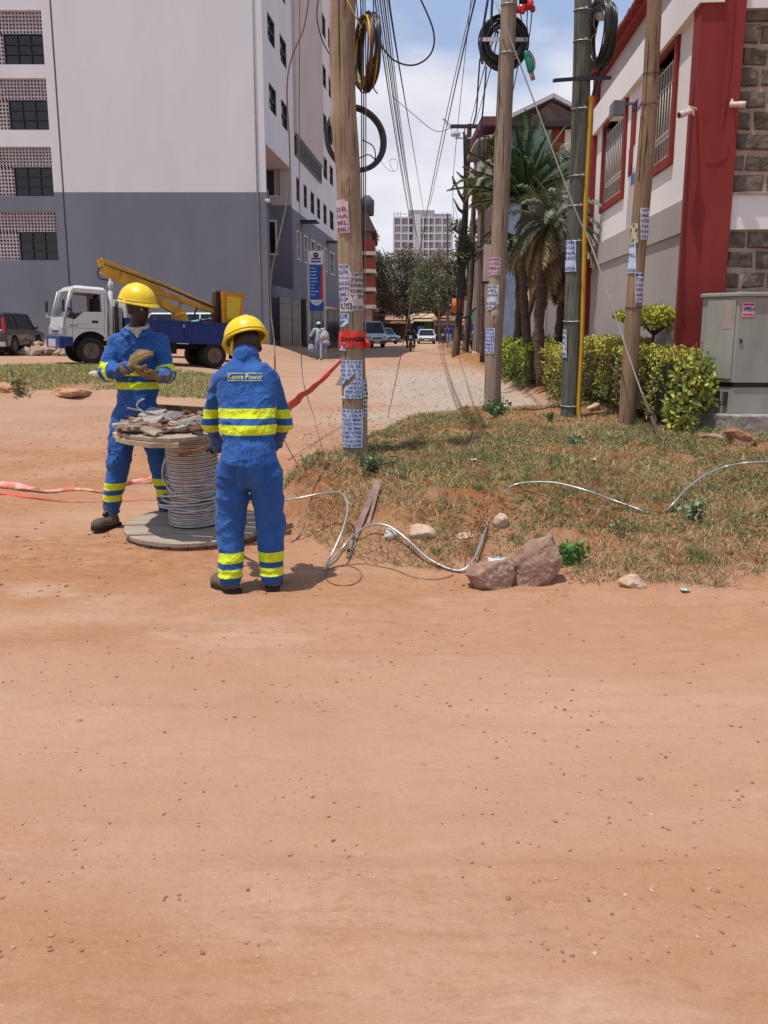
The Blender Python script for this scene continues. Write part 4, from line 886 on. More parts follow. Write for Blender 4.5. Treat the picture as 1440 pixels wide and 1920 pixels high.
# pole 2
pole('b', 'utility_pole', 'tall pale wooden pole with a black coil behind it and posters below', 13.5,
     [(0, 940, 969), (100, 936, 965), (300, 926, 957), (400, 924, 954), (470, 920, 950), (540, 916, 948), (585, 913, 945), (640, 911, 941), (770, 907, 938)], woodB,
     knots=[(P(0, 598, 13.5)[2], -1.7, .03, .035), (P(0, 530, 13.5)[2], -.8, .01, 0)])
band('b', 9); band('b', 100)
poster('b', 907, 938, 482, 516, paperP, inkP, ['MGANGA', 'KUTOKA', 'PEMBA', '0722 15 00'], seed=11, label='pink framed poster', skew=0)
poster('b', 914, 935, 534, 581, M('pale_blue_paper', (.45,.50,.52), .8, col2=(.58,.62,.60), scale=7, bump=.3), inkB, ['DR KIL', 'TEL', 'DAWA', '', 'KESI', '0706'], seed=12, torn=2, label='pale blue poster torn at its corner')
poster('b', 913, 928, 615, 663, paperB, inkB, ['DR', 'KYULA', 'KAZI', 'PENZI', 'BIMA', 'NUKSI', '072'], seed=13, skew=-2, label='blue poster near the foot')
# pole 3: green treated
pole('c', 'utility_pole', 'dark green treated pole with steel straps and a yellow conduit', 12.75,
     [(0, 1077, 1109), (100, 1075, 1108), (300, 1070, 1105), (400, 1064, 1098), (500, 1061, 1094), (600, 1057, 1091), (778, 1051, 1087)], woodG)
for py in (20, 78, 205, 330, 386, 452, 602, 760): band('c', py)
poster('c', 1063, 1080, 450, 509, paperB, inkB, ['DR', 'KYULA', 'NA', 'KESI', '', '0728'], seed=15, label='blue poster under a steel strap')
poster('c', 1056, 1064, 618, 670, paperW, inkB, ['D', 'R', 'K', 'I', '0'], seed=16, label='narrow white poster near the foot')
# pole 4: brown leaning
pole('d', 'utility_pole', 'brown wooden pole leaning right in front of the white and maroon building', 11.75,
     [(0, 1214, 1241), (200, 1203, 1233), (380, 1187, 1219), (480, 1180, 1210), (580, 1174, 1203), (680, 1166, 1197), (795, 1160, 1191)], woodC, knots=[(P(0, 300, 11.75)[2], -1.4, .005, .012), (P(0, 63, 11.75)[2], -1.7, .004, .01)])
band('d', 138, M('rusty_iron', (.1,.06,.045)), .01, 'wire_tie'); band('d', 196, M('rusty_iron', (.1,.06,.045)), .01, 'wire_tie'); band('d', 576, M('rusty_iron', (.1,.06,.045)), .016, 'wire_tie')
poster('d', 1184, 1197, 418, 455, M('yellow_paper', (.50,.44,.28), .85, bump=.3), inkD, ['T', 'N', 'I', '7'], seed=17)
poster('d', 1201, 1217, 390, 449, paperW, inkV, ['W', 'IMA', 'KESI', 'NA', 'KAZI', '07'], seed=18, label='upper white poster with violet lettering')
poster('d', 1177, 1193, 455, 512, paperB, inkB, ['DR', '', 'TEL', '', '', '0728'], seed=19, label='pale blue poster on the left side')
poster('d', 1191, 1206, 511, 567, paperW, inkV, ['M', 'TON', 'KAZI', 'PENZI', 'NUKSI', '074'], seed=20, label='lower white poster with violet lettering')

# red warning tape round pole 1 with writing
p = PL['a']; tp = thing('warning_tape', 'red warning tape wrapped round the first pole with its end hanging right', 'tape', (p['f'](1.5)[0], p['Y'], 1.5))
tapeM = M('red_tape', (.68,.035,.022), .35, spec=.5, var=.12, scale=6, bump=.35, bscale=9)
m = MB(); zt, zb = P(0, 621, 8.93)[2], P(0, 652, 8.93)[2]; n_ = 36; V = []
for j in range(6):
    z = zt+(zb-zt)*j/5; x, rr_ = p['f'](z)
    for i in range(n_): a = 2*math.pi*i/n_; V.append((x+(rr_+.016+.004*math.sin(5*a+j))*math.cos(a), p['Y']+(rr_+.016+.004*math.sin(5*a+j))*math.sin(a), z+.006*math.sin(3*a)))
m.raw(V, [(j*n_+i, j*n_+(i+1) % n_, (j+1)*n_+(i+1) % n_, (j+1)*n_+i) for j in range(5) for i in range(n_)], True); m.build('wrap', tapeM, tp, world=True)
TV, TF = textmesh('DANGER', .075, bold=.003); m = MB(); x, rr_ = p['f'](1.52)
m.raw([(x+(rr_+.023)*math.sin(a_/rr_*.95+.12), p['Y']-(rr_+.023)*math.cos(a_/rr_*.95+.12), (zt+zb)/2+b_*.9) for a_, b_, _ in TV*.8], TF); m.build('lettering', M('tape_black', (.05,.01,.01)), tp, world=True)
m = MB(); a = P(686, 640, 9.1); pts = [P(684, 632, 9.1), P(690, 641, 9.08), P(695, 648, 9.05), P(690, 652, 9.02), P(685, 651, 9.05)]; V = []
for q_ in pts: V += [q_+np.array([0, 0, .0]), q_+np.array([.012, .05, .015])]
V = [P(683, 634, 9.0), P(690, 636, 9.03), P(696, 646, 9.05), P(693, 653, 9.0), P(686, 652, 8.98), P(689, 644, 8.90)]; V2 = [v+np.array([0, .03, .005]) for v in V]
m.raw(V+V2, [(0,1,5), (1,2,5), (2,3,5), (3,4,5), (4,0,5), (6,7,8,9,10)]+[(i, (i+1) % 5, (i+1) % 5+6, i+6) for i in range(5)]); m.build('loose_end', tapeM, tp, world=True)
# tape running from the pole forward behind the worker
def ribbon(name, pts, w_, label, mat, up=(0,0,1), twist=0, k=8, cat='tape'):
    p_ = smooth_path(pts, k); m = MB(); V = []; n_ = len(p_); u = np.array(up, float)
    for i, q_ in enumerate(p_):
        d = p_[min(i+1, n_-1)]-p_[max(i-1, 0)]; d /= np.linalg.norm(d)+1e-9; s_ = u-d*(u@d); s_ /= np.linalg.norm(s_)+1e-9; b_ = np.cross(d, s_); a = twist*math.sin(i*.35)+.2*math.sin(i*1.3)
        ww = (w_ if not hasattr(w_, '__len__') else np.interp(i/(n_-1), np.linspace(0, 1, len(w_)), w_)); o_ = (s_*math.cos(a)+b_*math.sin(a))*ww/2; V += [q_-o_, q_+b_*.004*math.sin(i*2.1), q_+o_]
    m.raw(V, [(3*i, 3*i+1, 3*i+4, 3*i+3) for i in range(n_-1)]+[(3*i+1, 3*i+2, 3*i+5, 3*i+4) for i in range(n_-1)], True); o = m.build(name, mat, loc=pts[0], world=True); s_ = o.modifiers.new('s', 'SOLIDIFY'); s_.thickness = .0015
    return tag(o, label, cat)
ribbon('warning_tape', [P(640, 676, 8.93), P(600, 716, 8.2), P(560, 748, 7.5), P(520, 782, 6.8), P(480, 800, 6.4)], [.03, .05, .09, .06, .05], 'red tape stretched from the first pole to behind the man with printed overalls', tapeM, twist=.3)
tapeO = M('faded_red_tape', (.62,.10,.06), .4, var=.25, scale=5, spec=.5)
ribbon('warning_tape', [ong(-30, 905, .02), ong(40, 912, .04), ong(90, 919, .03), ong(150, 917, .02), ong(200, 920, .02), ong(245, 905, .02), ong(280, 897, .05), ong(310, 890, .02)], [.07, .07, .05, .03, .03, .05, .05, .04], 'crumpled pinkish red tape on the dirt behind the standing worker', M('pink_red_tape', (.72,.16,.12), .3, col2=(.80,.42,.36), scale=12, spec=.6), up=(0, 1, .4), twist=.7)
ribbon('warning_tape', [ong(-30, 918, .015), ong(60, 932, .012), ong(140, 940, .012), ong(230, 938, .012), ong(330, 934, .012)], [.05, .03, .012, .012, .012], 'thin twisted orange red tape lying nearest along the dirt', tapeO, up=(0, 1, .3), twist=.5)

# ---- coils
def coil(name, c, R1, R2, th, nrm, n_, mats, label, seed, r_=.008, jit=.012, cat='cable coil', arc=None, ell=(1, 1)):
    r = random.Random(seed); R = rot_to(nrm); c = np.array(c, float); groups_ = {}
    for k in range(n_):
        rad = R1+(R2-R1)*r.random(); off = (r.random()-.5)*th; ph = r.random()*6.28; tx, ty = r.uniform(-jit, jit), r.uniform(-jit, jit); pts = []
        for i in range(40):
            a = i*2*math.pi/40; rr_ = rad+jit*.6*math.sin(2*a+ph)
            pts.append(c+R[0]*(rr_*math.cos(a)*ell[0]+tx)+R[1]*(rr_*math.sin(a)*ell[1]+ty)+R[2]*(off+jit*math.sin(3*a+ph)*.7))
        groups_.setdefault(k % len(mats), MB()).tube(pts, r_*(.8+.5*r.random()), 6, closed=True)
    t = thing(name, label, cat, c)
    for g_, mb in groups_.items(): mb.build('loops', mats[g_], t, world=True)
    return t
blk = M('black_cable', (.03,)*3); hd = M('black_pipe', (.022,.02,.022), .32, spec=.5, var=.1, bump=0)
yel = M('yellow_cable', (.55,.36,.03), .5, var=.2); brn = M('brown_cable', (.14,.07,.05), .5)
t = coil('cable_coil', P(944, 80, 13.8), .20, .36, .10, (.10, -1, .0), 46, [hd], 'large coil of black cable hung behind the second pole', 2, r_=.011)
m = MB(); a = P(899, 73, 13.62); b_ = P(989, 75, 13.62); m.box((a+b_)/2, (b_[0]-a[0], .02, .05)); m.build('crossbar', M('white_bar', (.62,.62,.66), .4), t, world=True)
coil('cable_coil', P(686, 98, 9.1), .27, .34, .10, (1, .30, .0), 30, [hd, hd, yel, brn], 'narrow bundle of black and yellow cable beside the first pole', 5, r_=.007, ell=(1, 1))
t = coil('pipe_coil', P(667, 260, 9.25), .275, .315, .05, (.45, -1, .1), 9, [hd], 'wide ring of black pipe hung behind the first pole', 7, r_=.012, jit=.006)
coil('cable_coil', P(1124, 66, 12.95), .32, .44, .16, (1, .18, 0), 34, [hd], 'black cable coil seen edge on beside the green pole', 9, r_=.012)
m = MB(); m.tube([P(1137, -60, 12.9), P(1132, 28, 12.9)], .085, 12); t = tag(m.build('cable_sheath', M('pinkish_grey_sheath', (.30,.22,.20), .8, var=.2, stretch=(8,8,1)), loc=P(1135, 0, 12.9), world=True), 'pinkish grey sleeve over the cables right of the green pole', 'sleeve')
m = MB(); c_ = P(1132, 30, 12.9); m.lathe([(.10, -.03), (.10, .03)], 16, c_); t = tag(m.build('sheath_clamp', M('white_bar', (.6,.6,.6)), loc=c_, world=True), 'white clamp at the end of the pinkish sleeve', 'clamp')
wire('cable', [P(1138, 30, 12.95), P(1140, 80, 12.95), P(1133, 118, 12.95), P(1122, 145, 12.95), P(1113, 180, 12.9)], .03, 'thick black cable entering the yellow conduit', hd, n=8)
wire('cable', [P(1118, 20, 12.9), P(1113, 45, 12.85), P(1118, 60, 12.8), P(1108, 75, 12.8), P(1113, 110, 12.85)], .012, 'tan cord tying the coil to the green pole', M('tan_cord', (.30,.2,.12)))
# conduit and bracket on the green pole
wire('conduit', [P(1108, 180, 12.66), P(1103, 280, 12.66), P(1097, 400, 12.64), P(1094, 520, 12.63), P(1091, 640, 12.62), P(1085, 760, 12.62), P(1086, 785, 12.60)], .029, 'yellow plastic conduit running down the green pole', M('conduit_yellow', (.52,.30,.02), .45, var=.08, scale=2), n=10, cat='conduit')
t = thing('cross_bracket', 'dark steel bracket bolted across the green pole', 'bracket', P(1090, 148, 12.6)); m = MB(); m.beam(P(1038, 151, 12.55), P(1076, 148, 12.6), .07, .035); m.beam(P(1076, 147.5, 12.6), P(1146, 146, 12.62), .02, .045); m.build('arm', blackp, t, world=True)
# red cap and green bundle at coil b
t = thing('red_bundle', 'shiny red plastic bundle above the black coil on the second pole', 'bundle', P(981, 14, 13.5)); r = np.random.default_rng(3); sd_ = SDF(.03)
c0 = P(981, 14, 13.5)
for k in range(7): sd_.ell(c0+r.normal(size=3)*.04, (.045, .04, .05))
V, Q = sd_.mesh(.012, lambda X: .012*fbm(X[:, 0]*25, X[:, 1]*25, X[:, 2]*25, 2, 3)); np_mesh('wrap', V, [Q], M('red_plastic', (.50,.015,.02), .25, spec=.6), smooth=False, parent=t); m = MB(); m.tube([c0+np.array([0, 0, .3]), c0+np.array([0, 0, .05])], .06, 10); m.build('cable_end', hd, t, world=True)
t = thing('bottle', 'green wrapped cable end hanging off the lower right of the coil', 'wrapped end', P(994, 125, 13.5)); m = MB()
m.tube(smooth_path([P(985, 98, 13.55), P(992, 118, 13.5), P(996, 136, 13.5)], 4), [.045]*4+[.048]*4+[.036], 10); t.name = 'cable_joint'; MW[t.name] = Matrix.Translation(Vector(P(994, 125, 13.5))); m.build('sleeve', M('green_tape', (.02,.20,.11), .4), t, world=True)
m = MB(); m.tube([P(996, 136, 13.5), P(1000, 150, 13.5)], [.035, .03], 10); m.build('tip', M('pink_tip', (.45,.22,.18), .6), t, world=True)
m = MB(); m.tube(smooth_path([P(990, 97, 13.62), P(999, 112, 13.6), P(1000, 130, 13.6)], 4), [.03]*8+[.02], 8); m.build('grey_sleeve', M('grey_sleeve', (.35,.38,.36), .5), t, world=True)
# ---- hanging and overhead cables
OH = 'overhead lines running down the street'
k = 0
for (xa, xb, yb) in [(694, 783, 442), (699, 787, 452), (704, 789, 430), (709, 792, 450), (713, 794, 436), (718, 797, 446)]:
    a = P(xa, -60, 9.3+.1*k); b_ = P(xb, yb, 95); mid = (a+b_)/2; q1 = a+(b_-a)*.15; q2 = a+(b_-a)*.5; sag = 1.2+.2*k
    wire('overhead_cable', [a, q1-np.array([0, 0, sag*.5]), q2-np.array([0, 0, sag]), a+(b_-a)*.8-np.array([0, 0, sag*.6]), b_], .006 if k % 2 else .009, ['leftmost', 'second', 'third', 'fourth', 'fifth', 'sixth'][k]+' from the left in the dense bundle of overhead lines right of the first pole', M('grey_line', (.10,.10,.115), .6, bump=0), group=OH, n=5); k += 1
wire('overhead_cable', [P(728, -60, 9.5), P(738, 60, 14), P(775, 280, 38), P(800, 430, 100)], .014, 'single overhead line just right of the dense bundle', blk, group=OH)
wire('overhead_cable', [P(898, -30, 13.2), P(850, 180, 24), P(806, 385, 60)], .014, 'overhead line slanting down left from the second pole', blk, group=OH)
wire('overhead_cable', [P(690, 20, 9.1), P(708, 70, 9.1), P(735, 110, 9.1), P(775, 122, 9.1), P(808, 100, 9.1), P(812, 55, 9.1), P(780, -20, 9.1)], .0085, 'drooping loop of dark cable right of the first pole', blk)
wire('hanging_cable', [P(735, 180, 20), P(770, 210, 20), P(815, 245, 20), P(845, 238, 20), P(830, 222, 20), P(848, 245, 20)], .008, 'faint thin loose cable curling against the clouds', M('grey_wire', (.2,.2,.22), .6), cat='cable')
wire('hanging_cable', [P(712, 300, 12), P(730, 320, 12), P(745, 318, 12), P(743, 300, 12), P(730, 302, 12), P(738, 322, 12)], .003, 'tiny curled wire hanging right of the pipe ring', M('grey_wire', (.2,.2,.22)), cat='cable')
for i, (x0, x1, yb) in enumerate([(676, 678, 470), (684, 684, 640), (680, 681, 560)]): wire('hanging_cable', [P(x0, -40, 9.15+.02*i), P(x0+2, 200, 9.15), P(x1, yb, 9.15)], .006, ['black', 'longest grey', 'thin dark'][i]+' cable hanging straight down close to the right of the first pole', blk if i != 1 else M('grey_wire', (.2,.2,.22)), cat='cable')
for i, (pts) in enumerate([[(668, 0), (672, 60), (668, 140), (676, 170), (690, 172), (698, 150)], [(700, 0), (702, 60), (706, 120), (700, 160), (708, 176)], [(676, 0), (680, 50), (690, 38), (698, 60)], [(600, -20), (594, 30), (604, 75), (620, 105)], [(668, 300), (690, 290), (704, 300)], [(678, 262), (700, 275), (703, 300), (690, 318)]]):
    wire('hanging_cable', [P(x, y, 9.1+.05*i) for x, y in pts], .006, ['kinked black cable looping under the narrow cable bundle', 'dark cable dangling at the right edge of the narrow bundle', 'short cable hooked over the top of the narrow bundle', 'dark cable curving into the left side of the first pole', 'short cable stub across the pipe ring', 'thin cable arc inside the pipe ring'][i], blk, cat='cable')
wire('tie_cord', [P(651, 0, 8.9), P(664, 26, 8.9), P(678, 52, 8.95)], .006, 'yellow cord tying the narrow bundle to the first pole', yel, cat='cord')
# down leads left of pole 1
wire('down_lead', [P(582, -30, 9.3), P(570, 50, 9.3), P(546, 110, 9.3), P(538, 170, 9.3), P(543, 280, 9.3), P(541, 360, 9.3), P(525, 440, 9.2), P(510, 510, 9.2), P(508, 580, 9.2), P(514, 640, 9.1), P(516, 700, 9.1), ong(520, 800, 0)], .008, 'long wavy cable hanging in front of the white block down to the ground', M('taupe_cable', (.17,.13,.11), .6), cat='cable')
wire('down_lead', [P(562, -30, 9.6), P(561, 300, 9.6), P(563, 560, 9.6), P(566, 690, 9.6), P(575, 740, 9.6), ong(588, 778, 0)], .005, 'thin straight wire to the dirt between the standing man and the first pole', M('taupe_cable', (.17,.13,.11)), cat='cable')
wire('guy_wire', [P(893, -30, 13.3), P(840, 200, 13.3), P(800, 400, 13.3), P(770, 570, 13.3), P(757, 640, 13.3), ong(727, 785, 0)], .006, 'thin rusty guy wire reaching the grass edge right of the first pole', M('rust_wire', (.16,.10,.07), .7), cat='cable')
g0 = ong(1238, 832)
t = thing('guy_wire', 'steel guy wire slanting from the second pole to its anchor rod in the grass', 'guy wire', g0); m = MB(); m.tube(smooth_path([P(930, 5, 13.36), P(975, 120, 13.1), P(1075, 385, 12.3), P(1112, 470, 12.0), P(1190, 700, 11.0), P(1222, 782, 10.6)], 4), .010, 6); m.build('wire', M('guy_steel', (.26,.23,.21), .5, .3), t, world=True)
m = MB(); m.tube([P(1205, 740, 10.8), P(1222, 782, 10.6), g0], [.018, .022, .016], 7); m.tube(smooth_path([P(1215, 772, 10.6), P(1228, 780, 10.6), P(1229, 792, 10.55), P(1222, 800, 10.55)], 3), .012, 5); m.build('anchor_rod', M('rusty_iron', (.1,.06,.045)), t, world=True)
for i, pts in enumerate([[(918, -20), (908, 40), (901, 90), (905, 120)], [(900, 110), (897, 150), (893, 210), (885, 240)], [(912, 125), (906, 200), (899, 262), (890, 330)], [(925, -20), (922, 40), (935, 62)], [(1000, -20), (996, 40), (990, 80), (985, 92)], [(993, -20), (988, 40), (991, 70)], [(975, 20), (982, 60), (988, 90)], [(972, 120), (966, 150), (958, 190)], [(930, 300), (925, 400), (940, 470), (944, 560), (938, 700), (941, 775)]]):
    wire('down_lead', [P(x, y, 13.35+.03*i) for x, y in pts], .018 if i in (0, 3) else .012 if i < 3 else .008, ['thick dark blue cable at the upper left of the coil', 'thin grey cable leaving the left of the coil', 'dark twisted cable dropping below the coil to the far poles', 'short black cable into the top of the coil', 'outermost blue cable right of the coil top', 'inner blue cable right of the coil top', 'black cable under the red bundle', 'thin wire under the right of the coil', 'brown cable running down the right side of the second pole'][i], M('blue_black_cable', (.03,.035,.07), .5) if i < 7 else M('taupe_cable', (.17,.13,.11)), cat='cable')
wire('down_lead', [P(1198, 340, 11.6), P(1206, 200, 11.6), P(1196, 205, 11.8), P(1187, 200, 12.3)], .006, 'thin lead from the brown pole to the floodlight box', blk, cat='cable')
wire('down_lead', [P(885, -20, 30), P(850, 330, 40), P(852, 420, 44)], .012, 'thin dark line crossing the clouds to the leaning poles', blk, cat='cable')
# ---- poles further along
pole('e', 'utility_pole', 'dark leaning pole with a crossarm and climbing plants, farther along the street', 45, [(232, 876, 885), (300, 873, 882), (450, 864, 876), (560, 857, 871), (657, 847, 862)], woodF, extra_top=0, bumpy=.02, sides=14)
t = PL['e']['t']; m = MB(); m.beam(P(845, 237, 44.7), P(914, 237, 44.7), .14, .16); m.beam(P(868, 248, 44.7), P(879, 268, 44.7), .08, .08); m.beam(P(893, 248, 44.7), P(882, 268, 44.7), .08, .08); m.build('crossarm', M('crossarm_dark', (.05,.04,.04), .8), t, world=True)
m = MB(); m.beam(P(853, 259, 44.7), P(914, 259, 44.7), .07, .07)
for px in (850, 858, 905): m.lathe([(.10, 0), (.14, .12), (.06, .28)], 8, P(px, 256, 44.7))
m.build('insulator', trimw, t, world=True)
pole('f', 'utility_pole', 'slimmer dark pole standing just right of the crossarm pole', 46, [(300, 889, 895), (400, 883, 892), (520, 878, 889), (655, 868, 879)], woodF, extra_top=0, bumpy=.02, sides=12)
pole('g', 'utility_pole', 'grey pole near the yellow shop sign', 48, [(450, 892, 899), (560, 889, 897), (645, 886, 896)], M('grey_pole', (.22,.21,.19), .9, stretch=(8,8,1)), extra_top=0, sides=12)
pole('h', 'utility_pole', 'thin distant pole left of the crossarm pole', 70, [(400, 838, 841), (640, 837, 842)], woodF, extra_top=0, sides=8)
pole('i', 'utility_pole', 'short distant pole by the big tree', 85, [(480, 822, 825), (636, 822, 825)], woodF, extra_top=0, sides=8)
# tangle of cables and orange tape on the leaning pole
r = np.random.default_rng(8)
for i in range(7):
    x0 = 846+9*r.random(); wire('hanging_cable', [P(x0+22, 235+40*r.random(), 44.4), P(868+6*r.random(), 380, 44.3), P(858+14*r.random(), 480, 44.3), P(856+12*r.random(), 560, 44.3), P(853+12*r.random(), 600+30*r.random(), 44.4)], .03, 'black cable hanging down the crossarm pole', blk, group='cables hanging down the crossarm pole', cat='cable', k=5)
m = MB(); m.tube([P(859, 560, 44.9), P(857, 585, 44.9)], .30, 10); tag(m.build('orange_tape', M('orange_tape', (.50,.12,.05), .6, var=.3), loc=P(858, 570, 44.9), world=True), 'orange tape band round the leaning crossarm pole', 'tape')
for i, (pa, pb, sg_) in enumerate([((698, 585), (862, 520), 3), ((700, 592), (862, 545), 2), ((705, 600), (862, 560), 2), ((720, 560), (862, 505), 3), ((700, 575), (840, 550), 2), ((862, 500), (905, 470), .4), ((862, 520), (905, 500), .4)]):
    a = P(*pa, 75); b_ = P(*pb, 45); wire('street_cable', [a, (a+b_)/2-np.array([0, 0, .3*sg_]), b_], .02, 'one of several black cables sagging across the far street', blk, group='cables sagging across the far street', cat='cable')
for i in range(2): wire('street_cable', [P(880+10*i, 238, 44.7), P(905+12*i, 140, 22), P(930+4*i, 60, 13.9)], .012, ['left', 'right'][i]+' of two lines from the crossarm up to the second pole', blk, cat='cable')
# signs and bracket arm by the second pole
t = thing('shop_sign', 'pale pink sign board peeking out left of the second pole', 'sign', P(913, 480, 14.2)); m = MB(); a = P(906, 529, 14.2); b_ = P(922, 458, 14.2); m.b2((a[0], 14.2, a[2]), (b_[0], 14.23, b_[2])); m.build('board', M('pale_pink_board', (.52,.38,.40), .8), t, world=True); m = MB(); a = P(902, 532, 14.1); b_ = P(925, 527, 14.1); m.b2((a[0], 14.1, a[2]), (b_[0], 14.16, b_[2])); m.build('bracket', blackp, t, world=True)
# hanging litter shadows and street extras: electricity cabinet
CB = P(1331, 790, 10.9)
cb = thing('utility_cabinet', 'large grey green street cabinet with stickers on a concrete plinth', 'cabinet', (CB[0], 10.9, .45), math.radians(-2))
cabm = M('cabinet_paint', (.26,.255,.215), .6, col2=(.33,.32,.275), scale=3, det=8, stretch=(1,1,.4), bump=.05, spec=.3)
# plan: chamfered left corner
def cab(z0, z1, g): return [(0-g, .42), (0-g+0, .42), (.24-g*.3, 0-g), (1.2, 0-g), (1.2, .6+g), (0-g, .6+g)][1:]
H0, H1 = P(1340, 775, 10.9)[2]-.45, P(1340, 722, 10.9)[2]-.45; HT = P(1380, 552, 10.9)[2]-.45
m = MB(); m.prism([(.02, .42), (.25, .02), (1.2, .02), (1.2, .6), (.02, .6)], H1-H0-.03, 'z', (H0+H1)/2-.015); m.build('base', cabm, cb)
m = MB(); m.prism([(.04, .43), (.26, .04), (1.2, .04), (1.2, .58), (.04, .58)], .05, 'z', H1-.01); m.build('shadow_gap', blackp, cb)
m = MB(); m.prism([(0, .42), (.24, 0), (1.2, 0), (1.2, .6), (0, .6)], HT-H1-.05, 'z', (HT+H1)/2); m.build('body', cabm, cb, bevel=.01)
m = MB(); m.prism([(-.03, .41), (.22, -.03), (1.2, -.03), (1.2, .62), (-.03, .62)], .05, 'z', HT); m.build('lid', cabm, cb, bevel=.012)
d = Vector((.24, -.42, 0)).normalized(); nn = Vector((-d.y*-1, 0, 0))
def cface(u, z, off): # chamfer face coordinates
    a_ = Vector((0, .42, 0)); n3 = Vector((-.42, -.24, 0)).normalized(); p_ = a_+d*u+n3*off; return (p_.x, p_.y, z)
Lc = math.hypot(.24, .42)
def cpanel(mb, u0, u1, z0, z1, o0, o1):
    V = [cface(u0, z0, o0), cface(u1, z0, o0), cface(u1, z1, o0), cface(u0, z1, o0), cface(u0, z0, o1), cface(u1, z0, o1), cface(u1, z1, o1), cface(u0, z1, o1)]
    mb.raw(V, [(3,2,1,0), (4,5,6,7), (0,1,5,4), (1,2,6,5), (2,3,7,6), (3,0,4,7)])
m = MB(); cpanel(m, .03, Lc-.03, H1+.07, HT-.06, .001, .018); m.build('side_door', cabm, cb, bevel=.004)
m = MB()
for c_ in range(3):
    for k in range(6): cpanel(m, .10+.12*c_, .17+.12*c_, H0+.09+.03*k, H0+.105+.03*k, -.02, .012)
m.build('vent', M('vent_dark', (.06,.06,.05)), cb)
m = MB(); a = P(1391, 594, 10.88); b_ = P(1416, 567, 10.88); iM = MW[cb.name].inverted(); a = iM @ Vector(a); b_ = iM @ Vector(b_); zc = (a.z+b_.z)/2
m.b2((a.x, -.004, a.z), (b_.x, -.001, b_.z)); st1 = m.build('sticker', M('sticker_pink', (.60,.35,.40), .5), cb)
m = MB(); m.b2((a.x+.01, -.006, b_.z-.035), (b_.x-.01, -.0045, b_.z-.012)); m.b2((a.x+.01, -.006, a.z+.02), (b_.x-.01, -.0045, a.z+.035)); m.build('stripe', M('sticker_red', (.50,.03,.05)), st1)
m = MB(); 
for k in range(5): m.lathe([(.012, 0), (.012, .002)], 8, (a.x+.03+.028*k, -.005, zc+.008*math.sin(k*2)), ax=(0, -1, 0))
m.b2((a.x+.03, -.007, zc+.01), (b_.x-.04, -.0045, zc+.03)); m.build('picture', inkB, st1)
m = MB(); cpanel(m, .28, .42, HT-.40, HT-.12, .019, .021); m.build('worn_sticker', M('sticker_worn', (.30,.24,.20), .8, col2=(.40,.30,.26), scale=20), cb)
m = MB(); m.b2((-.02+.3, -.012, H1+.5), (.31, -.001, H1+.55)); m.build('lock', M('lock_dark', (.05,.05,.05)), cb)
t = thing('concrete_plinth', 'rough concrete plinth under the grey green cabinet', 'plinth', (CB[0], 10.9, .3), math.radians(-2)); m = MB()
m.prism([(-.10, .38), (.14, -.16), (1.4, -.17), (1.4, .75), (-.12, .75)], .42, 'z', .15+H0-.215); conc = M('rough_concrete', (.22,.185,.165), .95, col2=(.36,.31,.28), scale=7, bump=.8, bscale=22, dist=.02); m.build('slab', conc, t, bevel=.02)
m = MB(); m.box((.16, -.19, .15+H0-.18), (.05, .04, .34)); m.build('edge_board', conc, t)
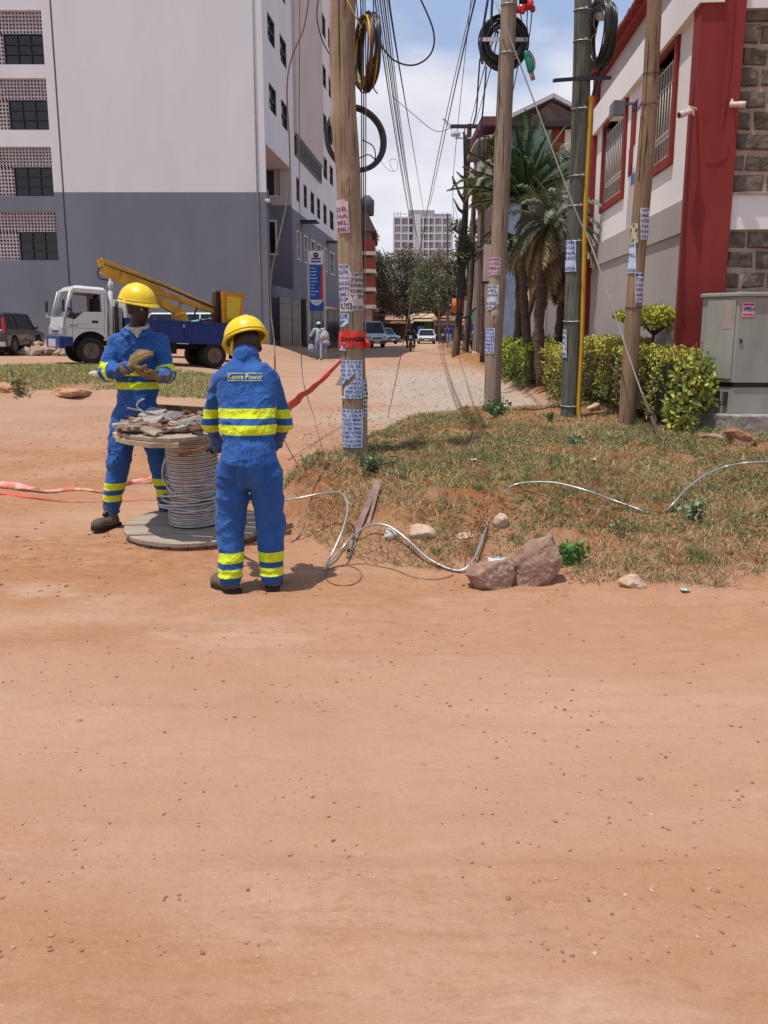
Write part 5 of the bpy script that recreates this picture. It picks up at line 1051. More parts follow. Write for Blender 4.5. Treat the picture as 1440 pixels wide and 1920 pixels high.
# ================================================================== vegetation
leafm = M('leaf', (1,1,1), .6, var=.08, attr='tint', bump=0, spec=.25)
bark = M('bark', (.12,.085,.06), .95, var=.3, scale=6, bump=.6, bscale=15, stretch=(3,3,.6))
def clumps(cs, rs, n, seed, shell=.5):
    """points gathered in ellipsoidal clumps, denser toward each clump's skin"""
    r = np.random.default_rng(seed); cs = np.array(cs); rs = np.array(rs); v = np.array([q[0]*q[1]*q[2] if hasattr(q, '__len__') else q**3 for q in rs])**.7
    i = r.choice(len(cs), n, p=v/v.sum()); d = r.normal(size=(n, 3)); d /= np.linalg.norm(d, axis=1)[:, None]; rad = (1-shell*r.random(n)**1.6)[:, None]; rr_ = rs[i] if rs.ndim == 2 else rs[i][:, None]
    return cs[i]+d*rad*rr_+r.normal(size=(n, 3))*rr_*.06
def hedge(name, label, pts, wid, hgt, n, leaf, cols, seed, base=0):
    """pts: ground line; boxy clipped hedge with ragged faces"""
    r = np.random.default_rng(seed); pts = np.array(pts); seg = np.linalg.norm(np.diff(pts, axis=0), axis=1); cum = np.concatenate([[0], np.cumsum(seg)]); tot = cum[-1]
    s_ = r.random(n)*tot; px = np.interp(s_, cum, pts[:, 0]); py = np.interp(s_, cum, pts[:, 1]); k_ = np.clip(np.searchsorted(cum, s_)-1, 0, len(seg)-1); dr = (pts[k_+1]-pts[k_])/seg[k_][:, None]; nr = np.stack([-dr[:, 1], dr[:, 0]], 1)
    f = r.random(n); u = np.where(f < .40, (r.random(n)-.5), np.where(f < .72, -.5, .5)*(1-.15*r.random(n))); v = np.where(f < .40, 1-.12*r.random(n)**2, r.random(n)**.8)
    bul = .17*fbm(px*2.6, py*2.6, v*2.5, 3, seed)+.10*fbm(px*8, py*8, v*7, 2, seed)
    X = px+nr[:, 0]*(u*wid*(1-.25*(1-v)*0)+np.sign(u)*bul); Y = py+nr[:, 1]*(u*wid+np.sign(u)*bul); Z = G(X, Y)+base+v*hgt*(1+.7*bul)+.02*r.normal(size=n)
    keep = (v > .18) | (r.random(n) < .35); C = np.stack([X, Y, Z], 1)[keep]; v = v[keep]; k = len(C)
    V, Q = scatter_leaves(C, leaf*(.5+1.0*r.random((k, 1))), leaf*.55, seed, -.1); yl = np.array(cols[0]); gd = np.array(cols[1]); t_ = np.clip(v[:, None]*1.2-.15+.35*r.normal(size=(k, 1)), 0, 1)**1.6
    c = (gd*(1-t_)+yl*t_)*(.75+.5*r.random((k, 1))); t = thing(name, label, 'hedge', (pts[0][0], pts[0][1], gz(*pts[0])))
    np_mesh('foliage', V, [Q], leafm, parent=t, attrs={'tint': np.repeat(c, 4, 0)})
    m = MB()
    for i in range(len(pts)-1):
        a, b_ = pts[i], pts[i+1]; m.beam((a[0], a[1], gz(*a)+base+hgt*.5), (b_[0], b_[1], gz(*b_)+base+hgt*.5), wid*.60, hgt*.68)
    m.build('dark_core', M('hedge_core', (.035,.035,.015), .95, col2=(.06,.05,.025), scale=14, bump=.8, bscale=12), t, world=True)  # solid dark box that shows through the gaps between the leaves
    m = MB()
    for i in range(int(tot*9)):
        s_ = r.random()*tot; x = np.interp(s_, cum, pts[:, 0])+r.normal()*.12; y = np.interp(s_, cum, pts[:, 1])+r.normal()*.1; z = gz(x, y); m.tube([(x, y, z-.02), (x+r.normal()*.06, y+r.normal()*.06, z+hgt*.35), (x+r.normal()*.15, y+r.normal()*.15, z+hgt*.8)], [.012, .009, .004], 5)
    m.build('stems', bark, t, world=True)
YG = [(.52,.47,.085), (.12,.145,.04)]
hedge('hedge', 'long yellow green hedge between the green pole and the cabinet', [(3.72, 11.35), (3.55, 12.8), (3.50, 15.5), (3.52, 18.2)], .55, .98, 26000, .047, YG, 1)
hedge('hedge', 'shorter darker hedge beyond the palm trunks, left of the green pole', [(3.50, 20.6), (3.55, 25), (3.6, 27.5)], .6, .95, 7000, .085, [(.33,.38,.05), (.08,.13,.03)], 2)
# bushier end of the hedge next to the cabinet
r = np.random.default_rng(4); t = thing('bush', 'loose bush with large yellow leaves filling the gap beside the cabinet', 'bush', (3.75, 10.9, .33))
C = clumps([(3.62, 10.95, .62), (3.75, 11.0, .95), (3.60, 10.9, .45), (3.88, 11.15, 1.12), (3.85, 11.1, .8)], [.22, .25, .18, .16, .25], 1500, 5); V, Q = scatter_leaves(C, .085, .05, 6, .2)
np_mesh('foliage', V, [Q], leafm, parent=t, attrs={'tint': tint(len(C), [(.46,.44,.08), (.29,.33,.06), (.16,.20,.05)], 4, 2, .3)})
m = MB()
for i in range(9): m.tube([(3.75+r.normal()*.05, 11, .3), (3.7+r.normal()*.12, 10.98, .7), (3.75+r.normal()*.15, 11, 1.0)], [.012, .009, .004], 5)
m.build('stems', bark, t, world=True)
# clipped flat topped shrub above the hedge
c0 = P(1228, 600, 12.9); t = thing('flat_topped_shrub', 'yellow flat topped clipped shrub rising above the hedge', 'shrub', (c0[0], 12.9, gz(c0[0], 12.9)))
zT = P(0, 572, 12.9)[2]; zB = P(0, 612, 12.9)[2]; r = np.random.default_rng(6); n = 4200; a = r.random(n)*6.283; q_ = np.sqrt(r.random(n)); X = c0[0]-.0+.57*q_*np.cos(a); Y = 12.9+.5*q_*np.sin(a); th = (1-q_**2)*.32+.03
Z = zT-.03-.10*q_**2+.02*fbm(X*8, Y*8, 0, 2, 3)-th*r.random(n)**2*.9; V, Q = scatter_leaves(np.stack([X, Y, Z], 1), .055, .03, 7, -.2)
np_mesh('crown', V, [Q], leafm, parent=t, attrs={'tint': tint(n, [(.55,.50,.06), (.40,.42,.05), (.22,.27,.04)], 4, 3, .25)})
m = MB(); b0 = np.array([c0[0]-.03, 12.9, gz(c0[0], 12.9)])
m.tube([b0, (c0[0]-.02, 12.9, zB-.25), (c0[0], 12.9, zB-.05)], [.04, .032, .025], 8)
for i in range(12): a = i*.52; m.tube([(c0[0], 12.9, zB-.12), (c0[0]+.18*math.cos(a), 12.9+.18*math.sin(a), zB+.02), (c0[0]+.38*math.cos(a), 12.9+.34*math.sin(a), zT-.16)], [.016, .011, .004], 5)
m.build('trunk', bark, t, world=True)
# ---- palms
def palm(label, base, crown, R_, nf, cols, seed, droop=1.0, up=.9, lw=.016, tr=.13, curve=.0, leafL=.42, span=2.1):
    r = np.random.default_rng(seed); base = np.array(base, float); crown = np.array(crown, float); t = thing('palm_tree', label, 'palm tree', base)
    m = MB(); pts = [base+(crown-base)*u+np.array([curve*math.sin(u*math.pi), 0, 0]) for u in np.linspace(0, 1, 14)]; rd = [tr*(1.25-.35*u)+.012*(-1)**i for i, u in enumerate(np.linspace(0, 1, 14))]
    m.tube(pts, rd, 12); m.build('trunk', M('palm_trunk', (.10,.065,.045), .95, var=.35, scale=6, bump=1, bscale=14, stretch=(1,1,2.5), dist=.03), t, world=True)
    V = []; T_ = []; cc = []; rm = MB()
    for f in range(nf):
        az = f*2.399+r.random()*.5; el = up*(1-f/nf*span)+.12*r.normal(); L_ = R_*(.65+.5*r.random()); n_ = 26; p = crown+np.array([0, 0, .1*r.random()]); d = np.array([math.cos(az)*math.cos(el), math.sin(az)*math.cos(el), math.sin(el)]); prev = p; ps = [p]
        for i in range(n_):
            d = d+np.array([0, 0, -.055*droop*(.4+i/n_*1.3)]); d /= np.linalg.norm(d); p = p+d*L_/n_; ps.append(p)
            if i > 2:
                sd = np.cross(d, [0, 0, 1]); sd /= np.linalg.norm(sd)+1e-9; w_ = leafL*math.sin(math.pi*(.12+.85*i/n_))**.7*(.8+.4*r.random())
                for sg in (-1, 1):
                    for h_ in (0, .5):
                        q0 = ps[-2]+(p-ps[-2])*h_; tp_ = q0+(sd*sg*.75+d*.65+np.array([0, 0, .10-.45*droop*r.random()]))*w_; wv = np.cross(tp_-q0, sd+np.array([0, 0, 1])); wv = wv/(np.linalg.norm(wv)+1e-9)*lw
                        b_ = len(V); md = (q0+tp_)/2+np.array([0, 0, .03]); V += [q0, md-wv, tp_, md+wv]; T_.append((b_, b_+1, b_+2, b_+3)); cc.append(cols[0] if el > -.2 else (cols[1] if f % 2 else (.20,.13,.07)))
        rm.tube(ps[::4], [.022*(1-.8*i/6) for i in range(len(ps[::4]))], 4, caps=False)
    cc = np.array(cc)*(.7+.6*r.random((len(cc), 1))); np_mesh('crown', np.array(V), [np.array(T_)], leafm, parent=t, attrs={'tint': np.repeat(cc, 4, 0)}); rm.build('frond_stems', M('frond_stem', (.20,.19,.08), .7), t, world=True)
    return t
palm('palm with an upright dark green crown behind the second pole', (P(1000, 660, 21.5)[0], 21.5, .3), P(984, 385, 21.5), 1.75, 60, [(.045,.10,.04), (.10,.12,.06)], 3, droop=.42, up=1.5, tr=.09, curve=-.12, span=1.0, leafL=.30)
palm('palm with spiky grey green fronds just left of the green pole', (P(1010, 655, 19.4)[0]+.1, 19.4, .33), P(1034, 425, 19.4), 1.25, 64, [(.14,.165,.11), (.32,.26,.13)], 5, droop=1.15, up=1.2, tr=.10, curve=-.15, leafL=.26, lw=.012)
palm('small pale palm with thin fronds in front of the balcony house', (P(905, 640, 33)[0], 33, .3), P(905, 345, 33), 1.1, 30, [(.20,.22,.14), (.28,.24,.14)], 6, droop=1.0, up=1.0, tr=.07, leafL=.28)
palm('tall palm whose pale drooping fronds hang over the compound wall', (P(952, 650, 27)[0], 27, .3), P(1042, 300, 27), 1.35, 40, [(.20,.21,.14), (.34,.28,.16)], 8, droop=1.5, up=.7, tr=.08, curve=.3, leafL=.3, lw=.014)
palm('low palm half hidden between the second pole and the grey green palm', (P(965, 650, 24)[0], 24, .3), P(968, 455, 24), 1.2, 44, [(.10,.13,.07), (.28,.22,.11)], 9, droop=1.3, up=.7, tr=.09, curve=.1, leafL=.26)
palm('shaggy palm filling the gap low behind the green pole', (P(1038, 652, 22.8)[0], 22.8, .33), P(1056, 505, 22.8), 1.2, 44, [(.11,.13,.07), (.33,.26,.13)], 12, droop=1.35, up=.8, tr=.1, curve=.05, leafL=.28)
# ---- trees
def tree(name, label, base, H_, trunkH, cs, rs, n, leaf, cols, seed, tr=.25, group=None, limbs=7):
    r = np.random.default_rng(seed); base = np.array(base, float); t = thing(name, label, 'tree', base, group=group); m = MB(); top = base+np.array([0, 0, trunkH]); m.tube([base-np.array([0, 0, .2]), base+np.array([.1, 0, trunkH*.5]), top], [tr*1.25, tr, tr*.85], 9)
    cs = np.array([base+np.array(c) for c in cs])
    for i in range(len(cs)): c = cs[i]; md = top+(c-top)*.5+r.normal(size=3)*.25; m.tube([top, md, c+(c-top)*.25], [tr*.5, tr*.3, tr*.08], 6)
    m.build('trunk', bark, t, world=True); C = clumps(cs, rs, n, seed, .75); V, Q = scatter_leaves(C, leaf, leaf*.6, seed, .2)
    ci = tint(n, cols, 4, seed, .3); np_mesh('crown', V, [Q], leafm, parent=t, attrs={'tint': ci})
def rndcl(r, n, rx, ry, z0, z1, s0, s1): return [(r.uniform(-rx, rx), r.uniform(-ry, ry), r.uniform(z0, z1)) for _ in range(n)], [r.uniform(s0, s1) for _ in range(n)]
rr = random.Random(21)
cs, rs = rndcl(rr, 34, 3.7, 2.8, 3.4, 9.4, .8, 1.5); tree('street_tree', 'big dusty brown green tree filling the end of the street', P(764, 641, 104)*[1, 1, 0]+[0, 0, 0], 11, 3, cs, rs, 17000, .22, [(.21,.17,.12), (.14,.14,.09), (.30,.23,.17), (.10,.10,.06)], 31, .28)
cs, rs = rndcl(rr, 18, 2.6, 2, 3.2, 7.6, .8, 1.4); tree('street_tree', 'lower green tree right of the big dusty tree', P(822, 641, 98)*[1, 1, 0], 8, 2.4, cs, rs, 7000, .24, [(.10,.13,.06), (.15,.15,.09)], 32, .2)
cs, rs = rndcl(rr, 14, 2.4, 2, 3.4, 7.6, .8, 1.3); tree('street_tree', 'green tree left of the big dusty tree, beside the red balconies', P(716, 641, 112)*[1, 1, 0], 8, 2.6, cs, rs, 7000, .24, [(.12,.14,.07), (.17,.16,.10)], 33, .2)
cs, rs = rndcl(rr, 9, 1.0, 1.5, 7, 14.5, .9, 1.4); tree('tall_tree', 'dark slender tree rising just right of the red balconied block', P(701, 641, 135)*[1, 1, 0], 15, 7, cs, rs, 4000, .30, [(.07,.10,.055), (.10,.12,.07)], 34, .3)
cs, rs = rndcl(rr, 12, 1.6, 1.5, 3.0, 9.0, .5, .9); tree('street_tree', 'scraggly tree tangled in the cables behind the leaning poles', P(880, 645, 62)*[1, 1, 0], 9, 3, cs, rs, 5200, .2, [(.09,.12,.05), (.13,.13,.08)], 35, .15)
cs, rs = rndcl(rr, 30, 12, 2, 2.0, 6.0, 1.5, 2.4); tree('far_trees', 'hazy line of trees far behind the kiosks', (2, 150, 0), 8, 2, cs, rs, 7000, .5, [(.12,.13,.09), (.16,.15,.11)], 36, .3)
# bush growing on the leaning pole
C = clumps([P(864, 478, 44.6), P(872, 455, 44.7), P(858, 500, 44.6), P(880, 470, 44.8), P(862, 530, 44.7)], [.42, .40, .3, .42, .3], 1500, 8); V, Q = scatter_leaves(C, .22, .06, 9, .6)
t = thing('climbing_plant', 'dark green climber bunched halfway up the crossarm pole', 'climber', P(868, 480, 44.7)); np_mesh('foliage', V, [Q], leafm, parent=t, attrs={'tint': tint(len(C), [(.06,.10,.03), (.11,.15,.05), (.14,.12,.07)], 4, 3)})
m = MB(); m.tube([P(860, 600, 44.7), P(868, 480, 44.7)], .05, 6); m.build('stem', bark, t, world=True)
# bare branches on the crossarm pole
m = MB()
for a, b_ in (((876, 330), (856, 322)), ((872, 380), (851, 335)), ((856, 345), (848, 330)), ((870, 400), (850, 372))): m.tube([P(*a, 44.8), P((a[0]+b_[0])/2, (a[1]+b_[1])/2+6, 44.7), P(*b_, 44.7)], [.09, .07, .03], 6)
m.build('bare_branch', bark, PL['e']['t'], world=True)
# small bushes along the far verges
for i, (px, Y, s_, lab) in enumerate([(905, 50, .8, 'green bush at the foot of the grey pole'), (985, 30, .5, 'small dark shrub by the hedge end'), (655, 60, .7, 'low dry bush by the gates behind the first pole')]):
    x = P(px, 640, Y)[0]; z = gz(x, Y); C = clumps([(x, Y, z+s_*.6), (x+.3*s_, Y, z+s_*.35), (x, Y, z+s_*1.3)], [s_*.5, s_*.4, s_*.4], 700, 40+i); V, Q = scatter_leaves(C, .14, .08, i, 0)
    t = thing('bush', lab, 'bush', (x, Y, z)); np_mesh('foliage', V, [Q], leafm, parent=t, attrs={'tint': tint(len(C), [(.12,.19,.05), (.08,.12,.04)], 4, i)}); m = MB(); m.tube([(x, Y, z-.05), (x, Y, z+s_)], .03, 5); m.build('stem', bark, t, world=True)
# ---- rocks
def rock(name, label, c, r_, seed, mat, flat=.6, rz=0, h=.012, cuts=11, cat='rock', sink=.3, tilt=(0, 0)):
    r = np.random.default_rng(seed); c = np.array(c, float); R = Euler((tilt[0], tilt[1], rz)).to_matrix(); Rn = np.array(R).T; pl = r.normal(size=(cuts, 3)); pl /= np.linalg.norm(pl, axis=1)[:, None]; off = .50+.36*r.random(cuts)
    q_ = np.array(r_)
    def f(X):
        d = (X-c)@Rn.T/q_; v = np.sqrt((d*d).sum(1))-1
        for k in range(cuts): v = np.maximum(v, d@pl[k]-off[k])
        return (v+.13*fbm(d[:, 0]*2.2+seed, d[:, 1]*2.2, d[:, 2]*2.2, 3, seed)+.10*np.abs(fbm(d[:, 0]*5, d[:, 1]*5+seed, d[:, 2]*5, 3, seed+3)))*min(q_)
    m_ = max(q_)*1.2; V, Q = surface_nets(f, c-m_, c+m_, h); o = np_mesh(name, V, [Q], mat, smooth=True, loc=c); return tag(o, label, cat)
rockm = M('red_brown_rock', (.22,.115,.075), .9, col2=(.40,.28,.205), scale=6, bump=1, bscale=11, dist=.05, det=9); rockp = M('pale_tan_rock', (.42,.27,.18), .9, col2=(.56,.42,.31), scale=8, bump=.6, bscale=18, dist=.015)
def rk(name, label, px, py, wpx, hpx, seed, mat=rockm, depth=1.0, rz=0, tilt=(0, 0), lift=.35, h=.01, **k):
    g = ong(px, py); d = g[1]; w_ = wpx/FP*d/2*1.1; hh = hpx/FP*d/2*1.1; c = g+np.array([0, w_*depth*.6, hh*lift]); return rock(name, label, c, (w_, w_*depth, hh), seed, mat, rz=rz, tilt=tilt, h=h, **k)
rk('rock', 'broad reddish rock lying at the foot of the mound, left of the tilted one', 917, 1106, 118, 72, 3, depth=.6, h=.008, lift=.55)
rk('rock', 'large reddish rock slab tilted up on end beside the broad rock', 999, 1100, 100, 132, 8, depth=.5, tilt=(0, .62), h=.009, lift=.62)
rk('rock', 'flat pale rock embedded in the grassy slope below the first pole', 788, 1012, 62, 38, 5, rockp, depth=.8, lift=.3)
rk('rock', 'small chalky white rock under the looping cable', 730, 1010, 34, 26, 6, M('chalk_rock', (.50,.45,.38), .9, var=.1, bump=.4), lift=.4, h=.006)
rk('rock', 'tan stone high in the slope grass left of the cable end', 938, 992, 38, 40, 7, rockp, lift=.3)
rk('rock', 'small flat orange stone on the slope', 873, 1010, 32, 14, 9, rockp, lift=.3, h=.006)
rk('rock', 'pointed tan stone at the grass edge on the right', 1190, 1105, 52, 34, 10, rockp, lift=.35, h=.007)
rk('rock', 'brown undercut boulder in front of the concrete plinth', 1395, 835, 72, 44, 11, M('brown_boulder', (.22,.10,.05), .95, col2=(.34,.19,.11), scale=6, bump=1, bscale=12, dist=.03), depth=.7, lift=.35)
rk('rock', 'flat reddish stone beside the undercut boulder', 1345, 826, 60, 20, 12, depth=.8, lift=.2)
rk('rock', 'pale stone lying in the left grass patch', 177, 706, 26, 14, 13, M('chalk_rock', (.5,.45,.38)), lift=.4, h=.02)
rk('rock', 'small pale stone in the grass by the rear wheel of the truck', 345, 700, 10, 8, 14, M('chalk_rock', (.5,.45,.38)), lift=.4, h=.015)
rk('rock', 'long eroded ledge of red earth below the left grass patch', 118, 742, 130, 22, 15, M('earth_clod', (.38,.19,.10), .95, col2=(.46,.27,.16), scale=6, bump=1, bscale=9, dist=.04), depth=.4, lift=.2, h=.03)
rk('rock', 'second ledge of red earth at the left edge', 15, 735, 90, 30, 16, M('earth_clod', (.38,.19,.1)), depth=.4, lift=.2, h=.03)
for i, (px, py, w_, lab) in enumerate([(1115, 770, 30, 'stone at the hedge foot right of the green pole'), (1150, 765, 24, 'second stone at the hedge foot, close to the brown pole'), (1030, 712, 30, 'stone at the corner of the hedge left of the green pole'), (975, 690, 22, 'stone by the base of the palms'), (985, 700, 14, 'smaller stone touching the one by the palms'), (905, 668, 16, 'stone by the foot of the grey pole'), (890, 664, 12, 'reddish stone between the grey pole and the leaning poles')]): rk('rock', lab, px, py, w_, w_*.7, 20+i, rockm if i % 2 else rockp, lift=.3, h=.012+.01*(i > 3))
# rubble heap between the car and the truck
r = np.random.default_rng(17); k = 420; X = -15.5+5*r.random(k); Y = 35.5+5*r.random(k); R_ = .08+.22*r.random(k)**2.5; hump = .5*np.exp(-((X+13.2)/1.6)**2-((Y-38)/1.8)**2)
V = ICO_V[None]*(.7+.6*r.random((k, 12, 1)))*R_[:, None, None]; V = V*np.array([1, 1, .75]); V = V+np.stack([X, Y, G(X, Y)+hump+R_*.2], 1)[:, None]; F = (ICO_F[None]+12*np.arange(k)[:, None, None]).reshape(-1, 3)
o = np_mesh('rubble', V.reshape(-1, 3), [F], M('pebble_stone', (1,1,1)), attrs={'tint': tint(k, [(.42,.30,.22), (.52,.42,.34), (.34,.2,.13)], 12, 6)}); o['kind'] = 'stuff'; tag(o, 'heap of pale rubble and earth beside the white truck cab', 'rubble')
# some larger loose stones on the road, each its own
for i, (px, py, w_) in enumerate([(794, 1438, 16), (828, 1449, 9), (655, 1637, 13), (1225, 1457, 13), (1207, 1655, 13), (429, 1583, 18), (148, 1355, 14), (1348, 1398, 16), (475, 1372, 12), (34, 1675, 9), (1408, 1728, 13), (640, 1888, 14), (912, 1146, 14), (996, 1192, 9), (535, 1292, 10), (590, 1117, 10), (1020, 1392, 13), (1190, 1518, 12), (968, 1458, 12)]):
    g = ong(px, py); nm = ['reddish', 'pale', 'tan', 'brown', 'orange'][i % 5]
    rk('loose_stone', 'one of the loose stones lying on the dirt road', px, py, w_, w_*.6, 60+i, [rockm, M('road_stone', (.28,.16,.10), .9, col2=(.42,.28,.19), scale=30, bump=.6)][i % 2], lift=.2, h=.004, cat='stone')['group'] = 'larger loose stones on the dirt road'
# ================================================================== vehicles
tyre = M('tyre_rubber', (.022,.020,.019), .85, var=.3, scale=8, bump=.2); rimd = M('dusty_rim', (.14,.10,.08), .6, .2, var=.2)
chrome = M('dull_chrome', (.45,.45,.46), .3, .8); lampg = M('lamp_glass', (.42,.43,.45), .15, spec=.6, bump=0); tailr = M('tail_red', (.35,.015,.015), .2, spec=.6, bump=0)
def wheel(parent, c, r_, w_, side=1, rim=rimd, hub=True):
    m = MB(); m.lathe([(r_*.62, -w_/2), (r_*.9, -w_/2), (r_, -w_*.32), (r_, w_*.32), (r_*.9, w_/2), (r_*.62, w_/2), (r_*.6, 0)], 26, c, ax=(0, side, 0)); o = m.build('wheel', tyre, parent)
    m = MB(); m.lathe([(r_*.63, w_*.46), (r_*.56, w_*.44), (r_*.52, w_*.15), (r_*.24, w_*.10), (r_*.22, w_*.42), (r_*.10, w_*.46), (.001, w_*.46)], 20, c, ax=(0, side, 0))
    for k in range(6): a = k*math.pi/3; m.box((c[0]+r_*.38*math.cos(a), c[1]+side*w_*.14, c[2]+r_*.38*math.sin(a)), (r_*.12, w_*.05, r_*.12))
    m.build('rim', rim, o); return o
def car(name, label, cat, loc, rz, L_, W_, H_, paint, hood=.28, back=.12, belt=.56, suv=False, van=False, lights='both'):
    t = thing(name, label, cat, loc, rz); hl = L_/2; wr = .17*H_ if not suv else .23*H_*.95; zb = .13*H_+.06; bz = belt*H_
    # lower body side profile with wheel arches
    fx, rx = hl*.62, -hl*.60
    def arch(cx): return [(cx+wr*1.22*math.cos(a), wr*.95+wr*1.22*math.sin(a)) for a in np.linspace(0, math.pi, 9)]
    hx = hl-L_*hood
    pr = [(hl, zb+.05)]+[(hl+.02, bz*.72), (hl-.12, bz*.86), (hx, bz), (-hl+.08, bz*1.02), (-hl, bz*.85), (-hl, zb+.05)]
    lo = [(x, max(z, zb)) for x, z in arch(rx)[::-1]]+[(x, max(z, zb)) for x, z in arch(fx)[::-1]]
    m = MB(); m.prism(pr+lo, W_, 'y'); m.build('body', paint, t, bevel=.05, seg=2)
    top = H_; ax_, bx_ = (hx-.05, -hl+.15*L_*(0 if (suv or van) else 1)+.08); w1, w2 = W_/2-.04, W_/2-.20; fr_ = .40*(0.6 if van else 1)
    f2, b2_ = ax_-fr_*(H_-bz)*1.5, bx_+back*(H_-bz)*1.5
    V = [(ax_, -w1, bz-.01), (ax_, w1, bz-.01), (bx_, w1, bz-.01), (bx_, -w1, bz-.01), (f2, -w2, top-.05), (f2, w2, top-.05), (b2_, w2, top-.05), (b2_, -w2, top-.05)]
    m = MB(); m.raw(V, [(0,3,2,1), (4,5,6,7), (0,1,5,4), (1,2,6,5), (2,3,7,6), (3,0,4,7)]); m.build('window', glass, t)
    m = MB(); m.raw([(x, y, top-.06) for x, y in ((f2+.04, -w2-.01), (f2+.04, w2+.01), (b2_-.04, w2+.01), (b2_-.04, -w2-.01))]+[(x*.96, y*.9, top) for x, y in ((f2, -w2), (f2, w2), (b2_, w2), (b2_, -w2))], [(0,3,2,1), (4,5,6,7), (0,1,5,4), (1,2,6,5), (2,3,7,6), (3,0,4,7)]); m.build('roof', paint, t, bevel=.02)
    m = MB()
    for s_ in (-1, 1):
        for (xa, xb) in ((ax_, f2), (bx_, b2_), ((ax_*.45+bx_*.55), (f2*.45+b2_*.55)))+(((bx_*.75+ax_*.25), (b2_*.75+f2*.25)),)*(suv or van): q5 = MB(); q5.beam((xa, s_*(w1+.004), bz-.02), (xb, s_*(w2+.004), top-.05), .05, .05, up=(1, 0, 0)); q5.build('pillar', paint, t)
    for s_ in (-1, 1):
        for cx in (fx, rx): wheel(t, (cx, s_*(W_/2-.10), wr), wr, .19, s_)
        m = MB(); m.box((hl-.05, s_*(W_/2-.22), bz*.74), (.16, .30, .14)); m.build('headlight', lampg, t, bevel=.02)
        m = MB(); m.box((-hl+(.04), s_*(W_/2-.09), bz*(1.15 if suv else .85)), (.10, .13, .55 if suv else .16)); m.build('tail_light', tailr, t, bevel=.02)
        m = MB(); m.box((ax_-.1, s_*(W_/2+.07), bz+.06), (.10, .14, .11)); m.build('mirror', paint, t, bevel=.02)
    m = MB(); m.box((hl-.02, 0, zb+.16), (.14, W_*.96, .16)); m.box((-hl+.02, 0, zb+.16), (.14, W_*.96, .18)); m.build('bumper', M('bumper_grey', (.07,.07,.075), .6) if not suv else chrome, t, bevel=.03)
    m = MB(); m.box((hl+.01, 0, bz*.68), (.05, W_*.42, .10)); m.build('grille', blackp, t); m = MB(); m.box((hl+.055, 0, zb+.17), (.01, .48, .11)); m.box((-hl-.055, 0, bz*.7), (.01, .48, .11)); m.build('number_plate', M('plate_white', (.6,.6,.55), bump=0), t)
    return t
def place(px, Y): x = P(px, 640, Y)[0]; return (x, Y, gz(x, Y)-.0)
sx_ = P(27, 640, 35.3)[0]
car('parked_car', 'dark grey sport utility car parked at the left edge before the grey wall', 'car', (sx_-.9, 36.55, gz(-15.4, 36.5)+.02), math.radians(92), 4.35, 1.8, 1.62, M('charcoal_paint', (.045,.042,.045), .3, var=.1, coat=.5, bump=0), hood=.24, back=.22, suv=True, belt=.60)
l_ = place(799, 86); car('oncoming_car', 'white saloon car facing the camera far down the street', 'car', l_, math.radians(-91), 4.1, 1.62, 1.32, M('car_white', (.60,.62,.60), .4, bump=0, coat=.4), hood=.26)
l_ = place(716, 84); car('parked_car', 'blue pickup like car parked left of the far motorcyclist', 'car', l_, math.radians(-60), 4.0, 1.65, 1.45, M('car_blue', (.08,.15,.23), .4, bump=0, coat=.4), hood=.25, belt=.6)
l_ = place(690, 70); car('parked_van', 'white van half hidden behind the first pole', 'van', l_, math.radians(-70), 4.2, 1.65, 1.95, M('car_white', (.6,.6,.6)), hood=.10, van=True, belt=.55, back=.05)
l_ = place(322, 34.5); car('parked_car', 'white car parked behind the truck, only its roof showing above the blue bed', 'car', l_, math.radians(176), 4.3, 1.7, 1.62, M('car_white', (.6,.6,.6)), hood=.26, suv=True)
# ---- truck with a bucket boom
FW = P(172, 683, 27.4); RW = P(403, 690, 29.35); d = Vector(FW-RW); WB = d.length; xh = d.normalized(); yh = Vector((0, 0, 1)).cross(xh).normalized(); zh = xh.cross(yh)
RWg = Vector(RW); T4 = Matrix((xh, yh, zh)).transposed().to_4x4(); T4.translation = RWg
tk = thing('bucket_truck', 'white cab truck with blue bed and yellow lifting boom parked on the grass', 'truck', tuple(RWg), rot=tuple(T4.to_3x3().to_euler())); MW[tk.name] = T4
camL = T4.inverted() @ Vector((0, 0, CH))
def tl(px, py, y=0.):   # pixel to truck coordinates on the plane y=const
    r_ = T4.to_3x3().inverted() @ Vector(ray(px, py)); s_ = (y-camL.y)/r_.y; p_ = camL+r_*s_; return (p_.x, p_.z)
cabw = M('cab_white', (.60,.60,.58), .35, var=.04, coat=.4, bump=0); bedb = M('bed_blue', (.016,.035,.16), .45, var=.15, bump=.05, coat=.2); booms = M('boom_yellow', (.56,.28,.025), .5, var=.2, scale=3, bump=.1)
TW = 2.0
def arcp(cx, cz, r_, a0, a1, n_=8): return [(cx+r_*math.cos(a), cz+r_*math.sin(a)) for a in np.linspace(a0, a1, n_)]
xf = WB+.80; xr_ = WB-.48
win_ = [(WB+.76, 1.36), (WB+.50, 2.10), (WB-.28, 2.08), (WB-.31, 1.56), (WB+.20, 1.54), (WB+.48, 1.30)]
low = [(xf, .52), (xf+.04, 1.05), (xf-.02, 1.36)]+[win_[0], win_[5], win_[4], win_[3]]+[(xr_, 1.56), (xr_, .9)]+arcp(WB, .42, .56, math.pi*.80, .25, 9)+[(WB+.55, .52)]
rearp = [(xr_, 1.56), win_[3], win_[2], (xr_+.02, 2.12)]
frontp = [(xf-.02, 1.36), (WB+.58, 2.14), win_[1], win_[0]]
m = MB()
